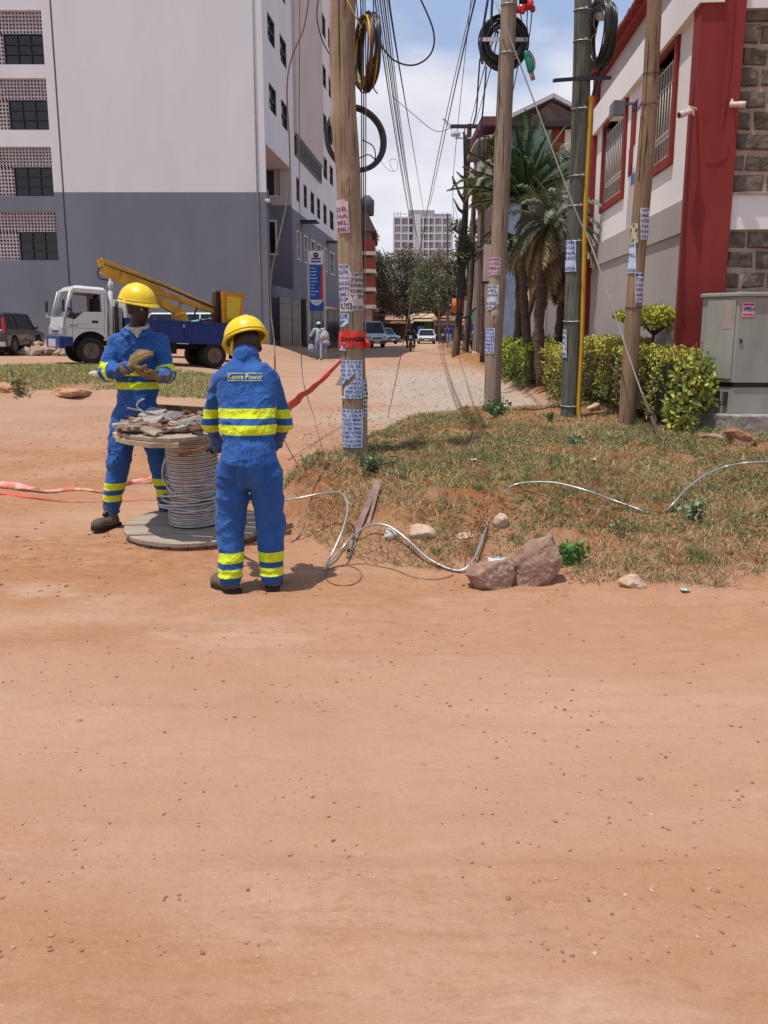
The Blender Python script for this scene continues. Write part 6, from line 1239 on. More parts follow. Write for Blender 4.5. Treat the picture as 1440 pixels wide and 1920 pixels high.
for y in (-.03, -TW+.03):
    m.prism(low, .06, 'y', y); m.prism([rearp[0], rearp[1], rearp[2], rearp[3]], .06, 'y', y); m.prism(frontp, .06, 'y', y); m.prism([win_[1], (WB+.58, 2.14), (WB+.5, 2.22), (xr_+.04, 2.22), (xr_+.02, 2.12), win_[2]], .06, 'y', y)
m.b2((xr_, -TW+.06, .9), (xr_+.05, -.06, 2.2)); 
m.raw([(xf+.0, -.0, 1.36), (xf+.0, -TW, 1.36), (xf+.05, -TW, .55), (xf+.05, 0, .55), (xf-.08, -.0, 1.36), (xf-.08, -TW, 1.36), (xf-.06, -TW, .55), (xf-.06, 0, .55)], [(0,1,2,3), (7,6,5,4), (0,4,5,1), (3,2,6,7), (0,3,7,4), (1,5,6,2)])
m.build('cab', cabw, tk, bevel=.012)
m = MB(); V = [(WB+.56, 0, 2.14), (WB+.56, -TW, 2.14), (xr_-.01, -TW, 2.14), (xr_-.01, 0, 2.14), (WB+.42, -.12, 2.30), (WB+.42, -TW+.12, 2.30), (xr_+.08, -TW+.12, 2.28), (xr_+.08, -.12, 2.28)]; m.raw(V, [(0,1,2,3), (7,6,5,4), (0,4,5,1), (1,5,6,2), (2,6,7,3), (3,7,4,0)]); m.build('cab_roof', cabw, tk, bevel=.03)
m = MB(); m.raw([(xf-.03, -.08, 1.37), (xf-.03, -TW+.08, 1.37), (WB+.56, -TW+.1, 2.13), (WB+.56, -.1, 2.13)], [(0,1,2,3)]); m.build('windscreen', M('windscreen', (.10,.12,.13), .08, spec=.7, bump=0), tk)
m = MB(); m.tube([(xf-.02, -.04, 1.34), (WB+.58, -.06, 2.15)], .035, 6); m.build('pillar', cabw, tk); m = MB(); m.tube([(xf-.02, -TW+.04, 1.34), (WB+.58, -TW+.06, 2.15)], .035, 6); m.build('pillar', cabw, tk)
m = MB(); m.b2((WB-.30, -.9, .9), (WB-.15, -.2, 1.95)); m.b2((WB-.30, -.7, 1.95), (WB-.2, -.4, 2.08)); m.build('seat', M('seat_dark', (.03,.03,.03), .9), tk, bevel=.03)
m = MB(); m.tube([(WB+.45+.09*math.sin(a), -.55+.20*math.cos(a), 1.47+.17*math.sin(a)) for a in np.linspace(0, 6.28, 21)[:-1]], .017, 6, closed=True); m.build('steering_wheel', blackp, tk)
m = MB(); m.b2((WB+.5, -TW+.08, 1.0), (xf-.05, -.08, 1.34)); m.build('dashboard', M('dash_dark', (.04,.04,.04)), tk)
m = MB(); m.b2((xf-.04, -TW-.03, .44), (xf+.14, .03, .80)); m.b2((WB+.52, -.06, .5), (xf-.04, .015, .80)); m.build('bumper', bedb, tk, bevel=.03)
m = MB(); m.b2((xf+.13, -TW+.45, .47), (xf+.16, -.45, .70)); m.build('bumper_panel', M('panel_pale', (.45,.45,.50), .5), tk, bevel=.01)
for y in (-.20, -TW+.20):
    m = MB(); m.b2((xf-.12, y-.20 if y > -1 else y-.2, .82), (xf+.07, y+.205, 1.08)); o = m.build('headlight', lampg, tk, bevel=.03)
m = MB()
for k in range(5): m.b2((xf+.052, -TW+.55+.2*k, .90), (xf+.065, -TW+.68+.2*k, .97))
m.b2((xf+.052, -TW+.45, .84), (xf+.062, -.45, .87)); m.build('grille', M('grille_dark', (.06,.06,.06)), tk)
m = MB(); m.b2((xf-.3, .0, 1.0), (xf-.25, .0, 1.0)); m = MB(); m.b2((WB-.20, .001, 1.22), (WB-.02, .012, 1.30)); m.build('door_handle', blackp, tk, bevel=.01)
m = MB(); m.prism([(xr_+.08, .92), (xr_+.09, .93), (xr_+.09, 2.1), (xr_+.08, 2.1)], .004, 'y', .002); m.prism([(xf-.26, .6), (xf-.25, .6), (xf-.25, 1.4), (xf-.26, 1.4)], .004, 'y', .002); m.b2((WB+.1, 0, 1.17), (WB+.42, .003, 1.18)); m.b2((WB-.4, 0, 1.05), (xf-.1, .003, 1.06)); m.build('panel_line', M('line_grey', (.2,.2,.2)), tk)
m = MB(); m.b2((WB+.36, .001, 1.115), (WB+.62, .006, 1.14)); m.b2((WB+.56, .0062, 1.105), (WB+.62, .009, 1.15)); m.build('badge', M('line_grey', (.2,.2,.2)), tk)
for y, xx in ((.16, xf+.03), (-TW-.10, xf+.10)):
    m = MB(); m.box((xx, y, 1.68), (.07, .17, .36)); m.build('mirror', blackp, tk, bevel=.03); m = MB(); m.tube([(xf-.05, min(y, -.03) if y > 0 else y+.1, 1.35), (xx, y, 1.42), (xx, y, 1.6)], .018, 6); m.tube([(xf-.1, -.02 if y > 0 else -TW+.02, 1.33), (xx, y, 1.38)], .022, 6); m.build('mirror_arm', cabw, tk)
for y, s_ in ((-.12, 1), (-TW+.12, -1)): wheel(tk, (WB, y, .40), .40, .23, s_)
for y, s_ in ((-.14, 1), (-TW+.14, -1)): wheel(tk, (0, y, .40), .40, .24, s_)
for y, s_ in ((-.40, 1), (-TW+.40, -1)): wheel(tk, (0, y, .40), .40, .22, s_)
m = MB(); m.b2((WB-.46, -TW+.08, .75), (WB+.46, -.28, .95)); m.b2((WB-.46, -.5, .35), (WB+.46, -.42, .95)); m.b2((-.75, -1.35, .55), (WB+.4, -1.2, .72)); m.b2((-.75, -.8, .55), (WB+.4, -.65, .72)); m.b2((-.1, -1.8, .35), (.1, -.2, .5)); m.b2((1.2, -.75, .40), (2.1, -.2, .75)); m.build('chassis', M('chassis_black', (.02,.018,.016), .8), tk)  # includes inner fender boxes, added black so the wheel arch reads dark
bz0, bz1 = .74, 1.42; bx0_, bx1_ = -.85, WB-1.02
m = MB(); m.b2((bx0_, -.05, bz0), (bx1_, 0, bz1)); m.b2((bx0_, -TW, bz0), (bx1_, -TW+.05, bz1)); m.b2((bx0_, -TW+.05, bz0), (bx0_+.05, -.05, bz1)); m.b2((bx1_-.05, -TW+.05, bz0), (bx1_, -.05, bz1+.1)); m.b2((bx0_+.05, -TW+.05, bz0), (bx1_-.05, -.05, bz0+.06)); m.build('bed', bedb, tk, bevel=.008)
m = MB(); m.b2((bx0_-.01, .001, bz1-.05), (bx1_, .025, bz1+.02)); m.b2((bx0_-.01, .001, bz0), (bx1_, .02, bz0+.05))
for k in range(3): x = bx0_+.5+k*1.1; m.b2((x, .001, bz0+.22), (x+.55, .012, bz0+.25))
for x in (bx0_+.02, bx0_+1.8, bx1_-.1): m.b2((x, .001, bz0+.05), (x+.06, .03, bz1-.05))
m.build('bed_trim', bedb, tk)
for x in (bx0_+.35, bx0_+1.9): m = MB(); m.box((x, .035, bz1-.14), (.07, .03, .10)); m.build('latch', chrome, tk)
m = MB(); m.b2((-.6, -.30, .30), (-.58, -.02, .72)); m.b2((-.6, -TW+.02, .3), (-.58, -TW+.3, .72)); m.build('mudflap', blackp, tk)
m = MB(); m.b2((bx0_-.03, -.22, .62), (bx0_+.02, -.06, .72)); m.build('tail_light', tailr, tk)
# equipment behind the cab
m = MB(); m.b2((bx1_+.05, -TW+.1, .9), (xr_-.22, -.15, 1.75)); m.build('equipment_box', M('equip_grey', (.30,.31,.30), .6), tk, bevel=.02)
m = MB(); m.tube([(xr_-.12, -.12, .8), (xr_-.12, -.12, 2.2)], .07, 10); m.tube([(xr_-.12, -.12, 2.2), (xr_-.12, -.12, 2.55)], .035, 8); m.lathe([(.11, 0), (.06, .22)], 10, (xr_-.18, -.3, 2.28)); m.build('exhaust_stack', M('stack_white', (.48,.48,.48), .5), tk)
m = MB(); m.tube([(xr_-.32, -.1, .8), (xr_-.30, -.1, 1.9)], .055, 8); m.build('hose', blackp, tk)
m = MB(); m.b2((bx1_-.05, -TW, 1.42), (bx1_+.02, 0, 2.0)); m.build('headboard', cabw, tk, bevel=.01)
# boom
def bm(px, py): x, z = tl(px, py, -1.0); return Vector((x, -1.0, z))
def link(mb, a, b_, wa, wb, ty=.11):
    d_ = (b_-a).normalized(); n_ = Vector((-d_.z, 0, d_.x)); V = []
    for y in (-1.0-ty, -1.0+ty): V += [(a+n_*wa).xz.to_tuple()+(y,), (a-n_*wa).xz.to_tuple()+(y,), (b_-n_*wb).xz.to_tuple()+(y,), (b_+n_*wb).xz.to_tuple()+(y,)]
    mb.raw([(x, y, z) for x, z, y in V], [(0,1,2,3), (7,6,5,4), (0,4,5,1), (1,5,6,2), (2,6,7,3), (3,7,4,0)])
m = MB(); link(m, bm(192, 503), bm(225, 519), .16, .20); link(m, bm(222, 517), bm(300, 548), .20, .15); link(m, bm(296, 546), bm(425, 594), .10, .05, .09); m.build('lower_boom', booms, tk, bevel=.01)
m = MB(); link(m, bm(188, 487), bm(300, 531), .05, .05, .08); link(m, bm(300, 531), bm(422, 587), .05, .06, .08); link(m, bm(187, 486), bm(191, 500), .07, .08, .13); m.build('upper_boom', booms, tk, bevel=.008)
m = MB(); link(m, bm(272, 555), bm(302, 566), .09, .12, .14); link(m, bm(300, 565), bm(345, 592), .13, .13, .14); link(m, bm(335, 588), bm(340, 606), .18, .22, .2); m.build('boom_base', booms, tk, bevel=.01)
m = MB(); a = bm(340, 565); b_ = bm(333, 585); m.tube([a, b_], .05, 8); m.tube([bm(255, 525), bm(256, 517)], .09, 8); m.build('lift_cylinder', M('cylinder_orange', (.50,.22,.10), .4), tk)
m = MB(); m.tube(smooth_path([bm(188, 500), bm(183, 510), bm(187, 522), bm(200, 525), bm(212, 525)], 4), .02, 5); m.tube([bm(193, 495)+Vector((0, .12, 0)), bm(300, 535)+Vector((0, .12, 0)), bm(400, 577)+Vector((0, .12, 0))], .025, 5); m.tube(smooth_path([bm(418, 590), bm(402, 575), bm(380, 570), bm(367, 582), bm(366, 600), bm(380, 608)], 4), .03, 5); m.build('hydraulic_hose', blackp, tk)
m = MB(); a = bm(401, 605); b_ = bm(405, 548); m.beam(a, b_, .12, .35, up=(0, 1, 0)); a = bm(409, 607); b_ = bm(410, 545); m.beam(a, b_, .06, .3, up=(0, 1, 0)); m.build('bucket_mast', M('mast_rust', (.06,.03,.02), .8), tk)
a = bm(413, 606); b_ = bm(444, 606); c_ = bm(452, 551); d_ = bm(410, 547); m = MB(); V = [(q_.x, y, q_.z) for y in (-1.45, -.65) for q_ in (a, b_, c_, d_)]; m.raw(V, [(0,1,2,3), (7,6,5,4), (0,4,5,1), (1,5,6,2), (3,7,4,0)]); m.build('bucket', M('bucket_orange', (.52,.22,.02), .45, var=.1), tk, bevel=.02)
m = MB(); i_ = lambda u, v: a.lerp(b_, u).lerp(d_.lerp(c_, u), v); V = [(i_(u, v).x, -.645, i_(u, v).z) for u, v in ((.2, .12), (.85, .12), (.85, .85), (.2, .85))]; m.raw(V+[(x, y+.02, z) for x, y, z in V], [(4,5,6,7), (0,1,5,4), (1,2,6,5), (2,3,7,6), (3,0,4,7)]); m.build('bucket_panel', M('bucket_yellow', (.68,.47,.03), .4), tk)
# load lying in the bed: each item its own
def load(name, label, cat, px0, py0, px1, py1, r_, mat, y0=-.6, y1=-1.2):
    a = tl(px0, py0, y0); b_ = tl(px1, py1, y1); w0 = T4 @ Vector((a[0], y0, a[1])); w1 = T4 @ Vector((b_[0], y1, b_[1])); m = MB(); m.tube([w0, w0.lerp(w1, .5)+Vector((0, 0, .01)), w1], r_, 8); tag(m.build(name, mat, loc=tuple(w0), world=True), label, cat)
load('pipe', 'turquoise pipe lying on the truck bed by the bucket', 'pipe', 352, 606, 398, 598, .05, M('turquoise', (.20,.50,.45), .5))
load('crossarm', 'brown timber crossarm on the truck bed behind the standing man', 'timber', 292, 606, 345, 600, .06, brn)
load('crossarm', 'grey steel arm lying along the truck bed', 'steel arm', 288, 601, 350, 608, .05, M('equip_grey', (.3,.31,.3)))
w0 = T4 @ Vector((tl(385, 592, -1)[0], -1.0, 1.42)); coil('cable_coil', w0+Vector((0, 0, .06)), .22, .30, .12, (0, 0, 1), 10, [hd, brn], 'coil of cable lying in the truck bed beside the bucket', 22, r_=.025)
# ---- motorcycles
def motorbike(label, loc, rz, paint, sc=1.0):
    t = thing('motorcycle', label, 'motorcycle', loc, rz); r_ = .30
    for cx, nm in ((.66, 0), (-.62, 1)):
        m = MB(); m.tube([(cx+r_*math.cos(a), 0, r_+r_*math.sin(a)) for a in np.linspace(0, 6.283, 19)[:-1]], .045, 6, closed=True); o = m.build('wheel', tyre, t); m = MB()
        for k in range(6): a = k*math.pi/6; m.tube([(cx+r_*math.cos(a), 0, r_+r_*math.sin(a)), (cx-r_*math.cos(a), 0, r_-r_*math.sin(a))], .008, 4)
        m.build('rim', chrome, o)
    m = MB(); m.tube([(.66, .08, .30), (.45, .08, .95)], .025, 6); m.tube([(.66, -.08, .30), (.45, -.08, .95)], .025, 6); m.tube([(.45, 0, .85), (.1, 0, .45), (-.2, 0, .35), (-.62, 0, .3)], .03, 6); m.tube([(.45, 0, .85), (-.1, 0, .72), (-.7, 0, .78)], .03, 6); m.build('frame', blackp, t)
    m = MB(); m.box((.02, 0, .42), (.36, .26, .30)); m.build('engine', M('engine_grey', (.12,.12,.12), .5, .5), t, bevel=.04)
    m = MB(); m.box((.18, 0, .86), (.46, .26, .22), taper=(.7, .6)); m.build('tank', paint, t, bevel=.05); m = MB(); m.box((-.35, 0, .83), (.75, .26, .10)); m.build('seat', M('seat_dark', (.03,.03,.03)), t, bevel=.04)
    m = MB(); m.tube([(.38, -.36, 1.06), (.46, -.12, 1.0), (.46, .12, 1.0), (.38, .36, 1.06)], .018, 6); m.build('handlebar', blackp, t)
    m = MB(); m.lathe([(.09, 0), (.10, .05), (.05, .12)], 12, (.62, 0, .92), ax=(-1, 0, 0)); m.build('headlight', lampg, t); m = MB(); m.box((.68, 0, .66), (.30, .12, .03)); m.build('front_fender', paint, t, bevel=.01)
    m = MB(); m.tube([(.1, -.14, .28), (-.6, -.16, .36)], .04, 8); m.build('exhaust', chrome, t); return t
# ================================================================== people
def band_mat(name, base, dark, yellow=(.60,.70,.015)):
    m, t, b, n, l = node_mat(name); tc = n('ShaderNodeTexCoord')
    z = n('ShaderNodeTexNoise'); z.inputs['Scale'].default_value = 7; z.inputs['Detail'].default_value = 6; l(tc.outputs['Object'], z.inputs[0])
    r = n('ShaderNodeValToRGB'); l(z.outputs[0], r.inputs[0]); r.color_ramp.elements[0].position = .35; r.color_ramp.elements[1].position = .68; r.color_ramp.elements[0].color = (*base, 1); r.color_ramp.elements[1].color = (*dark, 1)
    a = n('ShaderNodeAttribute'); a.attribute_name = 'band'; k = n('ShaderNodeMath'); k.operation = 'LESS_THAN'; l(a.outputs['Fac'], k.inputs[0]); k.inputs[1].default_value = 0
    x = n('ShaderNodeMix'); x.data_type = 'RGBA'; l(k.outputs[0], x.inputs[0]); l(r.outputs[0], x.inputs[6]); x.inputs[7].default_value = (*yellow, 1); l(x.outputs[2], b.inputs['Base Color'])
    b.inputs['Roughness'].default_value = .8; b.inputs['Specular IOR Level'].default_value = .25; b.inputs['Sheen Weight'].default_value = .1
    z2 = n('ShaderNodeTexNoise'); z2.inputs['Scale'].default_value = 11; z2.inputs['Detail'].default_value = 5; z2.inputs['Distortion'].default_value = 1.6; l(tc.outputs['Object'], z2.inputs[0]); bp = n('ShaderNodeBump'); bp.inputs['Strength'].default_value = .75; bp.inputs['Distance'].default_value = .03; l(z2.outputs[0], bp.inputs['Height']); l(bp.outputs[0], b.inputs['Normal'])
    return m
cov = band_mat('royal_blue_coverall', (.015,.072,.255), (.024,.105,.335))
skinD = M('dark_skin', (.024,.012,.008), .5, var=.1, spec=.4, bump=.05); skinB = M('brown_skin', (.085,.045,.03), .5, var=.1)
helm = M('helmet_yellow', (.72,.50,.010), .33, col2=(.80,.60,.014), scale=9, det=9, spec=.45, bump=.03, coat=.15)
def hframe(f, up=(0, 0, 1)):
    f = np.array(f, float); f /= np.linalg.norm(f); r_ = np.cross(f, up); r_ /= np.linalg.norm(r_); return np.array([r_, f, np.cross(r_, f)])
def head_prims(s, c, R, k=1.0):
    g = lambda x, y, z: c+R[0]*x*k+R[1]*y*k+R[2]*z*k; e = lambda *a: np.array(a)*k
    s.ell(g(0, -.012, .028), e(.077, .096, .100), R); s.ell(g(0, .030, -.030), e(.062, .062, .085), R); s.ell(g(0, .042, -.078), e(.040, .042, .032), R)
    s.cone(g(0, .084, .018), g(0, .105, -.018), .009*k, .016*k); s.ell(g(0, .080, .026), e(.045, .016, .011), R); s.ell(g(0, .087, -.050), e(.025, .014, .012), R)
    for q_ in (-1, 1): s.ell(g(q_*.076, -.008, -.010), e(.011, .022, .032), R)
def add_eyes(t, c, R, k=1.0):
    for q_ in (-1, 1):
        p_ = c+(R[0]*q_*.030+R[1]*.084+R[2]*.004)*k; m = MB(); m.lathe([(.001, -.012), (.009, -.006), (.012, 0), (.009, .006), (.001, .010)], 10, p_, ax=R[1]); o = m.build('eye', M('eye_white', (.5,.46,.42), .3, bump=0), t, world=True)
        m = MB(); m.lathe([(.006, .008), (.001, .0125)], 8, p_, ax=R[1]); m.build('pupil', M('pupil', (.01,.008,.006), .2, bump=0), o, world=True)
def helmet(t, c, R, k=1.0, red=False, w_=1.0):
    """hard hat: dome, rim and peak around head centre c"""
    V = []; n_ = 40; rows_ = []; o0 = c+R[2]*.045*k
    for j in range(13):
        e = (j/12)*math.pi/2; row = []
        for i in range(n_):
            a = 2*math.pi*i/n_; cx, cy = math.cos(a), math.sin(a); rx = .118*w_; ry = .142
            rib = .006*math.exp(-(cx*rx/.018)**2)*math.sin(e)+.003*math.exp(-((abs(cx*rx)-.055)/.010)**2)*math.sin(e)
            h_ = .122*math.sin(e)+rib; q_ = math.cos(e)**.85; row.append(o0+(R[0]*cx*rx*q_+R[1]*cy*ry*q_+R[2]*h_)*k)
        rows_.append(row)
    rim = []; rim2 = []
    for i in range(n_):
        a = 2*math.pi*i/n_; cx, cy = math.cos(a), math.sin(a); pk_ = max(0, cy)**3*.052+.012; rim.append(o0+(R[0]*cx*(.118*w_+.012)+R[1]*cy*(.142+pk_)-R[2]*(.006+.010*max(0, cy)**2))*k); rim2.append(o0+(R[0]*cx*(.118*w_+.010)+R[1]*cy*(.142+pk_-.003)-R[2]*(.013+.010*max(0, cy)**2))*k)
    inner = [o0+(R[0]*math.cos(2*math.pi*i/n_)*.108*w_+R[1]*math.sin(2*math.pi*i/n_)*.130-R[2]*.008)*k for i in range(n_)]
    rows_ = [inner, rim2, rim]+rows_; V = [p for r_ in rows_ for p in r_]; F = [(j*n_+i, j*n_+(i+1) % n_, (j+1)*n_+(i+1) % n_, (j+1)*n_+i) for j in range(len(rows_)-1) for i in range(n_)]
    m = MB(); m.raw(V, F, True); o = m.build('helmet', helm, t, world=True); m = MB()
    for q_ in range(2): m.tube([o0+(R[0]*math.cos(a)*(.119*w_)+R[1]*math.sin(a)*.143+R[2]*(.012))*k for a in np.linspace(.1, 6.18, 40)], .0035, 5) if q_ == 0 else None
    m.build('helmet_rim_bead', helm, o, world=True)
    if red: m = MB(); m.lathe([(.026, .0), (.024, .012), (.012, .018), (.002, .019)], 12, o0+R[2]*.106*k-R[1]*.055, ax=R[2]-R[1]*.5); m.build('red_knob', M('knob_red', (.62,.06,.02), .4), o, world=True)
    return o
def hand_prims(s, w_, df, dn, curls=(.5, .55, .6, .65), k=1.0, rf=.0105, thumb=1, nm='hand'):
    """w_: wrist; df: toward the fingers; dn: palm normal; fingers curl toward dn"""
    df = np.array(df, float); df /= np.linalg.norm(df); dn = np.array(dn, float); dn -= df*(dn@df); dn /= np.linalg.norm(dn); sd_ = np.cross(df, dn)*thumb
    R = np.array([sd_, df, dn]); s.ell(w_+df*.050*k, np.array((.043, .056, .019))*k, R, nm); s.cone(w_-df*.03*k, w_+df*.03*k, .027*k, .025*k, nm=nm)
    for i, (o_, L_) in enumerate(((.031, .078), (.011, .088), (-.010, .083), (-.031, .066))):
        p = w_+df*(.092-.005*abs(i-1))*k+sd_*o_*k; ang = .15; 
        for j, fr_ in enumerate((.42, .32, .26)):
            ang += curls[i]*(.7 if j == 0 else 1.0); d_ = df*math.cos(ang)+dn*math.sin(ang)+sd_*o_*1.2*(1-.6*j); d_ /= np.linalg.norm(d_); q_ = p+d_*L_*fr_*k; s.cone(p, q_, rf*(1-.08*j)*k, rf*(.92-.08*j)*k, nm=nm); p = q_
    p = w_+df*.030*k+sd_*.036*k; q_ = p+(df*.6+sd_*.75+dn*.35)*.036*k; s.cone(p, q_, .0145*k, .012*k, nm=nm); s.cone(q_, q_+(df*.95+sd_*.15+dn*.4)*.034*k, .012*k, .010*k, nm=nm)
def cloth_attr(s, V, bands):
    i, tt, dd = s.near(V); nm = [q[-1] for q in s.p]; val = np.full(len(V), .05)
    for names, kind, a, b_ in bands:
        mask = np.isin(i, [k for k, n_ in enumerate(nm) if n_ in names])
        if kind == 'z': v = np.maximum(a-V[:, 2], V[:, 2]-b_)
        else: ln = np.array([np.linalg.norm(q[2]-q[1]) if q[0] == 'c' else 1 for q in s.p])[i]; v = np.maximum(a-tt, tt-b_)*ln
        val = np.where(mask, np.minimum(val, v), val)
    return val
def drape(mb, bvh, pts2, F, yst=-.6, off=.004, up=None):
    """push 2D (world x,z) points along +Y onto the cloth"""
    V = []; ok = []
    for x, z, y0 in pts2:
        h_ = bvh.ray_cast(Vector((x, y0-1.0, z)), Vector((0, 1, 0))); ok.append(h_[0] is not None); V.append((x, (h_[0].y if h_[0] is not None else y0)-off, z))
    mb.raw(V, [f for f in F if all(ok[i] for i in f)])
def wrinkle(a_t=.006):
    def f(X):
        x, y, z = X[:, 0], X[:, 1], X[:, 2]; wx = .05*fbm(x*6, y*6, z*6, 2, 61)
        def ridge(u): return 1-np.sqrt(np.abs(u)+1e-4)*2.2
        n1 = ridge(fbm((x+wx)*5+z*4, y*5, z*9-(x+wx)*6, 2, 51)); n2 = ridge(fbm(x*9-z*7, y*8, (z+wx)*16+x*11, 2, 52)); n3 = ridge(fbm(x*26+z*6, y*14, z*7, 2, 53))
        return -a_t*(n1*1.15+n2*.65+n3*.22)+a_t*.5
    return f
def Jp(d): return {k: P(*v) for k, v in d.items()}
# ------------------------------------------------------------ standing man on the left
Y1 = 7.06
J = Jp(dict(head=(259, 579, Y1-.02), neck=(256, 612, Y1+.01), chest=(256, 650, Y1), shL=(218, 645, Y1), shR=(300, 643, Y1+.02), waist=(258, 735, Y1+.02), pelvis=(257, 775, Y1+.02),
    elL=(200, 698, Y1-.06), elR=(313, 702, Y1-.04), wrL=(243, 688, Y1-.28), wrR=(300, 706, Y1-.22), hipL=(234, 790, Y1+.02), hipR=(281, 790, Y1+.04), knL=(222, 862, Y1-.03), knR=(301, 862, Y1+.02), anL=(210, 952, Y1+.0), anR=(314, 945, Y1+.10), toeL=(186, 974, Y1-.12), toeR=(325, 965, Y1-.02)))
fdir = (.78, -.60, -.10); R = hframe(fdir); g1 = gz(J['anL'][0], Y1)
w1 = thing('person', 'man in blue coverall and yellow helmet standing facing us, joining his gloved hands', 'person', (J['pelvis'][0], Y1, g1))
s = SDF(.014); head_prims(s, J['head'], R); s.cone(J['head']-R[2]*.06, J['chest']+np.array([0, 0, .04]), .053, .062); s.cone(J['shL']+[.03, 0, -.02], J['shR']+[-.03, 0, -.02], .06, .06); s.cone(J['chest'], J['pelvis'], .13, .12, .7)
for a in 'LR':
    s.cone(J['sh'+a], J['el'+a], .050, .038); s.cone(J['el'+a], J['wr'+a], .038, .027); s.cone(J['hip'+a], J['kn'+a], .075, .052); s.cone(J['kn'+a], J['an'+a], .050, .036); s.cone(J['an'+a], J['an'+a]*.4+J['toe'+a]*.6, .030, .018)
hA = (J['wrL'], (.62, -.12, .66), (.35, .80, -.35)); hB = (J['wrR'], (-.95, -.15, .05), (.1, .35, .9))
hand_prims(s, hA[0], hA[1], hA[2], (.25,)*4, rf=.008); hand_prims(s, hB[0], hB[1], hB[2], (.3,)*4, rf=.008)
V, Q = s.mesh(.009); np_mesh('body', V, [Q], skinD, smooth=True, parent=w1); add_eyes(w1, J['head'], R)
# white undershirt collar
sc_ = SDF(.01); cc = J['neck']+np.array([.01, -.01, -.022]); m = MB(); pts = [cc+np.array([.075*math.cos(a), .075*math.sin(a), .02+.020*math.sin(a)]) for a in np.linspace(0, 6.283, 25)[:-1]]; m.tube(pts, .017, 7, closed=True); m.prism([(cc[0]-.03, cc[2]-.01), (cc[0]+.055, cc[2]-.01), (cc[0]+.02, cc[2]-.065)], .05, 'y', cc[1]-.07); m.build('shirt_collar', M('checked_shirt', (.42,.38,.33), .9, var=.3, scale=60), w1, world=True)
s = SDF(.028)
s.cone(J['shL'], J['shR'], .064, .064, .85, nm='torso'); s.cone(J['neck']+[0, 0, -.045], J['shL']+[0, 0, .01], .055, .058, nm='torso'); s.cone(J['neck']+[0, 0, -.045], J['shR']+[0, 0, .01], .055, .058, nm='torso'); s.cone(J['chest']+[-.045, 0, -.02], J['waist']+[-.035, 0, 0], .135, .125, .78, nm='torso'); s.cone(J['chest']+[.045, 0, -.02], J['waist']+[.035, 0, 0], .135, .125, .78, nm='torso'); s.cone(J['waist'], J['pelvis'], .15, .17, .75, nm='hips'); s.cone(J['neck']+[0, 0, -.075], J['neck']+[0, 0, -.02], .11, .068, nm='neck')
for a in 'LR':
    s.cone(J['sh'+a], J['el'+a], .070, .072, nm='up'+a); s.cone(J['el'+a], J['wr'+a], .068, .050, nm='fo'+a); s.cone(J['hip'+a]+[0, 0, .02], J['kn'+a], .108, .092, nm='th'+a); s.cone(J['kn'+a], J['an'+a], .092, .078, nm='ca'+a)
zz = lambda py, Y=Y1: P(0, py, Y)[2]
bands = [(('torso', 'hips', 'neck'), 'z', zz(729), zz(716)), (('torso',), 'z', zz(704), zz(693)), (('upL', 'upR'), 't', .74, .96), (('foL', 'foR'), 't', .10, .24), (('caL',), 'z', zz(916), zz(903)), (('caL',), 'z', zz(938), zz(926)), (('caR',), 'z', zz(910), zz(897)), (('caR',), 'z', zz(933), zz(918))]
def hem(X): # open trouser hems and slumped cloth over the boots
    return np.maximum(0, .0)*X[:, 0]+(np.abs(X[:, 2]-g1-.10) < .05)*.006*np.sin(X[:, 2]*150)
wr_ = wrinkle(.0085); V, Q = s.mesh(.0085, lambda X: wr_(X)+hem(X)); 
cv1 = np_mesh('coverall', V, [Q], cov, smooth=True, parent=w1, attrs={'band': cloth_attr(s, V, bands)}); B1 = BVHTree.FromPolygons([tuple(v) for v in V], [tuple(map(int, q_)) for q_ in Q])
def patch(bvh, corners, Y, n_=8, off=.006):
    P_ = []; a, b_, c_, d_ = [np.array(q_, float) for q_ in corners]
    for j in range(n_+1):
        for i in range(n_+1): u, v = i/n_, j/n_; q_ = (a*(1-u)+b_*u)*(1-v)+(d_*(1-u)+c_*u)*v; w3 = P(q_[0], q_[1], Y); P_.append((w3[0], w3[2], Y))
    m = MB(); drape(m, bvh, P_, [(j*(n_+1)+i, j*(n_+1)+i+1, (j+1)*(n_+1)+i+1, (j+1)*(n_+1)+i) for j in range(n_) for i in range(n_)], off=off); return m
covd = M('coverall_seam_blue', (.015,.072,.25), .85, bump=0)
patch(B1, ((222, 664), (243, 662), (243, 667), (222, 669)), Y1).build('pocket_flap', covd, w1, world=True); patch(B1, ((285, 660), (300, 659), (300, 664), (285, 665)), Y1).build('pocket_flap', covd, w1, world=True)
patch(B1, ((197, 838), (212, 836), (213, 846), (197, 848)), Y1, off=.010).build('leg_pocket_flap', covd, w1, world=True)
